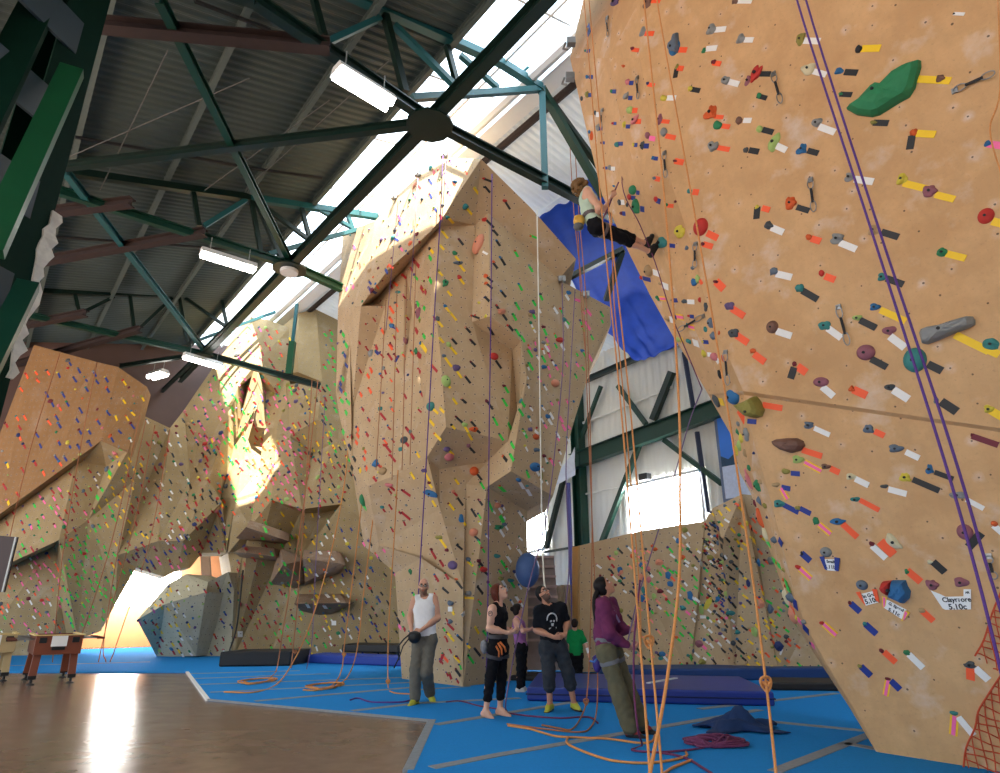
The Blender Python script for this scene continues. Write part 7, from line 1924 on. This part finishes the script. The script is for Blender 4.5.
ck = pouch('chalk_bag', P(484.3, 646, Y-.02), (.055, .06, .10), mat('grey_bag', (120, 122, 128), vary=.4, scale=30), pB['root'])
gm = mat('orange_gear', (196, 104, 40)); rg = MB()
for i, (a, b_) in enumerate((((498, 643), (502, 655)), ((500, 642), (506, 652)), ((496, 646), (499, 657)))): rg.tube([P(*a, Y-.22), P((a[0]+b_[0])/2+1.5, (a[1]+b_[1])/2, Y-.25), P(*b_, Y-.24)], .013, 6)
rg.build('gear_loops', gm, pB['root'], smooth=True)
tt = MB(); c_ = P(490.3, 613.5, Y-.192); tt.tube([c_+Vector((math.cos(a)*.026, -.002, math.sin(a)*.032)) for a in [2*math.pi*i/14 for i in range(15)]], .005, 5, cap=False); tt.tube([c_+Vector((-.012, -.004, .0)), c_+Vector((.012, -.004, .01))], .005, 5); tt.build('tattoo', mat('tattoo_ink', (96, 84, 92)), pB['root'])
# --- man in the black printed tee
Y = G(552, 713).y
J = joints(Y, head=(543.2, 594, 0), neck=(547.6, 606, .02), shR=(538.5, 611, -.02), shL=(561.5, 607.5, .06), elR=(536.3, 630, .02), wrR=(554.5, 637.5, -.22), elL=(567, 622.5, .10), wrL=(565, 634.5, -.12),
           waist=(551.5, 633, .03), hipR=(547.3, 648, 0), hipL=(559, 647, .06), knR=(548.8, 674, -.05), knL=(568, 672, .02), anR=(550.0, 704.5, .02), anL=(574.0, 703.5, .1), toR=(546.5, 712.5, -.16), toL=(580.5, 713, -.08))
pC = person('person, dark bearded man in black printed tee and rolled up jeans, looking up', J, 1.0, (196, 140, 112), (26, 22, 22), 'short', beard=True, glasses=True, face=V3(.62, -.55, .52), up=V3(-.42, .25, .85),
            tops=dict(name='tee_shirt', sleeve=.72, mat=M_tee, fold=.0025, hem=.95, off=.016, loose=.022), bottoms=dict(name='rolled_jeans', hem=.42, mat=M_jean, fold=.003, off=.03, flare=.0, cuff=True), shoes=dict(mats=[M_yel, M_sole]), harness=dict(),
            hands=dict(R=dict(d=V3(.9, -.2, .1), n=V3(0, .9, .2), t=V3(0, 0, 1), curl=1.2), L=dict(d=V3(-.5, -.7, -.1), n=V3(-.3, .4, -.5), t=V3(0, 0, 1), curl=1.2)))
# print on the tee: a pale arc over loose pale patches, laid on the cloth
def shirt_print(pp, items, m):
    top = pp['kids']['top']; me = top.data; off = pp['root'].location
    bv = BVHTree.FromPolygons([v.co+off for v in me.vertices], [list(p.vertices) for p in me.polygons]); mb = MB()
    for poly in items:
        base = []
        for (x, y) in poly:
            d = ray(x, y).normalized(); h_ = bv.ray_cast(CAMP, d)
            if h_[0] is None: base = None; break
            base.append(h_[0]-d*.004)
        if base: mb.prism(base, ray(*poly[0]).normalized()*.002)
    mb.build('shirt_print', m, top)
arc = []
for i in range(8):
    a0, a1 = math.pi*(1.05-.115*i), math.pi*(1.05-.115*(i+1)); C0 = (552.0, 619.5)
    arc.append([(C0[0]+5.6*math.cos(a0), C0[1]-7*math.sin(a0)), (C0[0]+5.6*math.cos(a1), C0[1]-7*math.sin(a1)), (C0[0]+4.3*math.cos(a1), C0[1]-5.6*math.sin(a1)), (C0[0]+4.3*math.cos(a0), C0[1]-5.6*math.sin(a0))])
arc += [[(550, 620.5), (552, 620), (552, 622), (550, 622.2)], [(553.2, 620), (555, 620.2), (554.6, 622.2), (553, 621.6)], [(551, 623.5), (554, 623), (553.6, 626), (551.6, 626.2)], [(549, 628), (556.5, 627), (556.5, 628.4), (549, 629.4)], [(556, 616), (557.5, 618), (557, 622), (556, 620)]]
shirt_print(pC, arc, mat('print_white', (200, 204, 206), rough=.8))
# --- boy in green
Y = G(577, 681).y-.05
J = joints(Y, head=(574.8, 624, 0), neck=(575.2, 631, .02), shR=(580.5, 633.5, .02), shL=(570.5, 633.5, .02), elR=(585.8, 643.5, -.02), wrR=(588.3, 652.5, -.1), elL=(568.2, 643.5, .05), wrL=(570.5, 652, .14),
           waist=(576, 648, 0), hipR=(579, 655, 0), hipL=(573.6, 655, 0), knR=(579.6, 667, .03), knL=(575.6, 667, .03), anR=(580.0, 677.5, 0), anL=(577.0, 677.5, 0), toR=(582, 679.0, .12), toL=(577.5, 679.0, .12))
pD = person('person, boy in green tee and black trousers seen from behind', J, .80, (210, 158, 132), (44, 32, 28), 'short', face=V3(.35, .93, .05), up=V3(0, 0, 1),
            tops=dict(name='tee_shirt', sleeve=.8, mat=M_grn, hem=1.1, off=.02, loose=.025), bottoms=dict(name='trousers', hem=.98, mat=M_blk, off=.02), shoes=dict(mats=[M_sole]), hands=dict(R=dict(n=V3(-.5, -.7, 0), curl=.8), L=dict(curl=.8)))
sl = Field(np.min([npv(J['elR']), npv(J['wrR'])], 0)-.12, np.max([npv(J['elR']), npv(J['wrR'])], 0)+.12, .007); sl.cone(J['shR']+(J['elR']-J['shR'])*.75, J['elR'], .036, .034); sl.cone(J['elR'], J['wrR'], .036, .028); put(sl, 'white_sleeve', M_tank, pD['root'])
# --- woman in the tie dye top
Y = G(520, 693).y
J = joints(Y, head=(518, 610.5, 0), neck=(517.2, 618, 0), shR=(516.0, 620.8, -.12), shL=(519.5, 620.5, .13), elR=(523, 631.0, -.16), wrR=(529, 630.2, -.13), elL=(524, 630.5, .14), wrL=(530, 629.5, .08),
           waist=(519.8, 636, 0), hipR=(520.3, 648, -.08), hipL=(522.3, 648, .08), knR=(520.3, 669, -.07), knL=(523, 669, .08), anR=(519.6, 687.5, -.07), anL=(522, 686.5, .08), toR=(523.8, 691.0, -.08), toL=(526, 690.0, .07))
person('person, woman with dark bun in purple tie dye top, standing behind', J, .90, (206, 152, 130), (36, 24, 22), 'bun', face=V3(.9, .35, .2), up=V3(-.2, 0, 1), female=True,
       tops=dict(name='tie_dye_top', sleeve=0, mat=M_tie, hem=1.0, off=.010), bottoms=dict(name='trousers', hem=.96, mat=M_blk, off=.014), shoes=dict(mats=[M_wsh]), hands=dict(R=dict(curl=1.1, n=V3(0, .5, .7), t=V3(0, 0, 1)), L=dict(curl=1.1, n=V3(0, -.5, .7), t=V3(0, 0, 1))))
# --- woman in the plum hoodie, leaning back on the rope
Y = G(640, 739).y
J = joints(Y, head=(604.4, 587, 0), neck=(604.0, 600.5, 0), shR=(603.2, 605.5, -.15), shL=(611, 604, .16), elR=(609.5, 632.5, -.2), wrR=(629.5, 648, -.10), elL=(621.5, 629.5, .18), wrL=(628.8, 630, .08),
           waist=(604.5, 634, .0), hipR=(606.5, 651.5, -.09), hipL=(612, 650.5, .09), knR=(618, 690, -.08), knL=(626.5, 687, .12), anR=(630.5, 729, -.06), anL=(641.5, 725, .16), toR=(643.5, 739.0, -.10), toL=(655, 734.5, .12))
J['pony'] = [P(598.5, 590, Y-.02), P(595.5, 597, Y-.03), P(594.5, 606, Y-.06), P(595, 616, Y-.08), P(596, 624, Y-.08)]
pony = J.pop('pony'); J2 = dict(J)
class JD(dict): pass
JJ = JD(J); 
def person_pony(*a, **k):
    return person(*a, **k)
pF = person('person, woman in plum hoodie and olive trousers with dark ponytail, leaning back on the rope', J, .98, (198, 142, 116), (30, 22, 22), 'tied', face=V3(.80, .05, .60), up=V3(-.58, 0, .82), female=True,
            tops=dict(name='hoodie', sleeve=1.80, mat=M_hood, fold=.003, hem=.75, off=.024, loose=.022), bottoms=dict(name='trousers', hem=.93, mat=M_olive, fold=.0028, off=.03, flare=.016), shoes=dict(mats=[M_redsh, M_sole]), harness=dict(mat=mat('grey_harness', (112, 114, 120))),
            hands=dict(R=dict(d=V3(.95, 0, .1), n=V3(0, .6, .7), t=V3(0, -.1, 1), curl=1.3), L=dict(d=V3(.9, -.3, .1), n=V3(0, -.6, .6), t=V3(0, 0, 1), curl=1.3)))
m = MB(); cp_ = catmull(pony, 4); m.tube(cp_, [.034*(1-.75*(i/len(cp_))**2) for i in range(len(cp_))], 10); m.build('ponytail', MC['hair_30_22_22'], pF['root'], smooth=True)
hd_ = Field(npv(J['neck'])-.3, npv(J['neck'])+.3, .0085); q_ = -pF['fwd'] if pF['fwd'].x > 0 else pF['fwd']
hd_.cone(P(599.5, 602, Y-.1), P(600.5, 601, Y+.1), .05, .05, k=.03); hd_.cone(P(600, 603, Y), P(599, 609, Y), .06, .045, k=.04); put(hd_, 'hood', M_hood, pF['root'])
small('drawstring_trim', [P(607.5, 603, Y-.12), P(613.5, 611, Y-.13), P(619.5, 622, Y-.10)], .014, mat('lavender_trim', (150, 130, 176)), pF['root'])
cb2 = pouch('chalk_bag', P(597.2, 662.5, Y+.02), (.055, .06, .11), mat('purple_bag', (58, 40, 120), vary=.5, scale=12), pF['root'])
small('bag_cord', [P(590, 661, Y), P(594, 662, Y-.03), P(600, 655, Y-.02)], .012, mat('blue_cord', (60, 110, 180)), cb2)
# --- the climber
hq = hit(657, 246); Yf = hq[0].y; dy = Yf-.02
J = joints(dy, head=(582.0, 188.5, -.45), neck=(584.5, 194, -.46), shR=(587.2, 190.8, -.60), shL=(590, 197.5, -.32), elR=(598.8, 207.5, -.66), wrR=(596.8, 215.5, -.55), elL=(604.5, 210, -.22), wrL=(611.3, 197.5, -.18),
           waist=(589.3, 212.5, -.48), hipR=(596, 227, -.55), hipL=(598, 229, -.38), knR=(621.5, 238, -.36), knL=(625, 236, -.20), anR=(649, 251.5, -.12), anL=(645, 243, -.06), toR=(659.5, 241.5, -.07), toL=(652, 236, -.02))
J['air'] = True
pG = person('person, curly blond climber hanging in a harness high on the right wall', J, .90, (216, 164, 136), (150, 108, 62), 'curly', face=V3(.75, .55, .3), up=V3(-.25, -.1, .95), female=True,
            tops=dict(name='mint_top', sleeve=0, mat=M_mint, hem=.8, off=.012), bottoms=dict(name='cropped_trousers', hem=.30, mat=M_blk, off=.02), shoes=dict(mats=[M_sole]), harness=dict(mat=mat('brown_grey_webbing', (96, 84, 84))),
            hands=dict(R=dict(d=V3(-.3, .2, -.9), n=V3(.6, .4, 0), curl=1.2), L=dict(d=V3(.5, .1, .85), n=V3(-.4, -.8, 0), curl=1.3)))
pouch('chalk_bag', P(579, 221, dy-.52), (.075, .07, .10), mat('yellow_bag', (206, 160, 60), vary=.1), pG['root'])
pouch('bag_base', P(578.5, 226.5, dy-.52), (.068, .065, .055), mat('grey_bag_base', (96, 98, 96)), pG['root'])
rope([P(612.5, 196, dy-.18), P(616, 188, dy-.05), P(618.5, 182.5, dy+.05)], .010, M_br, 'short dark rope from the climber hand up to the wall')
rope([P(595.5, 217, dy-.6), P(602, 219, dy-.5), P(608, 208, dy-.3), P(612, 198, dy-.19)], .010, M_br, 'dark lead rope between the climber harness and hand')
# ================================================================== light
w = bpy.data.worlds.new('world'); SC.world = w; w.use_nodes = True
bg = w.node_tree.nodes['Background']; bg.inputs[0].default_value = (.86, .93, 1, 1); bg.inputs[1].default_value = 1.75
sd = bpy.data.lights.new('sun', 'SUN'); so_ = bpy.data.objects.new('sun', sd); COL.objects.link(so_)
sd.energy = 46.0; sd.angle = math.radians(1.0); sd.color = (1, .95, .86)
SUND = (PV*.10+LV*.30+Vector((0, 0, -.9))).normalized()
so_.rotation_euler = SUND.to_track_quat('-Z', 'Y').to_euler()
SC.view_settings.view_transform = 'Standard'; SC.view_settings.look = 'None'; SC.view_settings.gamma = 1; SC.view_settings.use_curve_mapping = False
SC.view_settings.exposure = 0.8
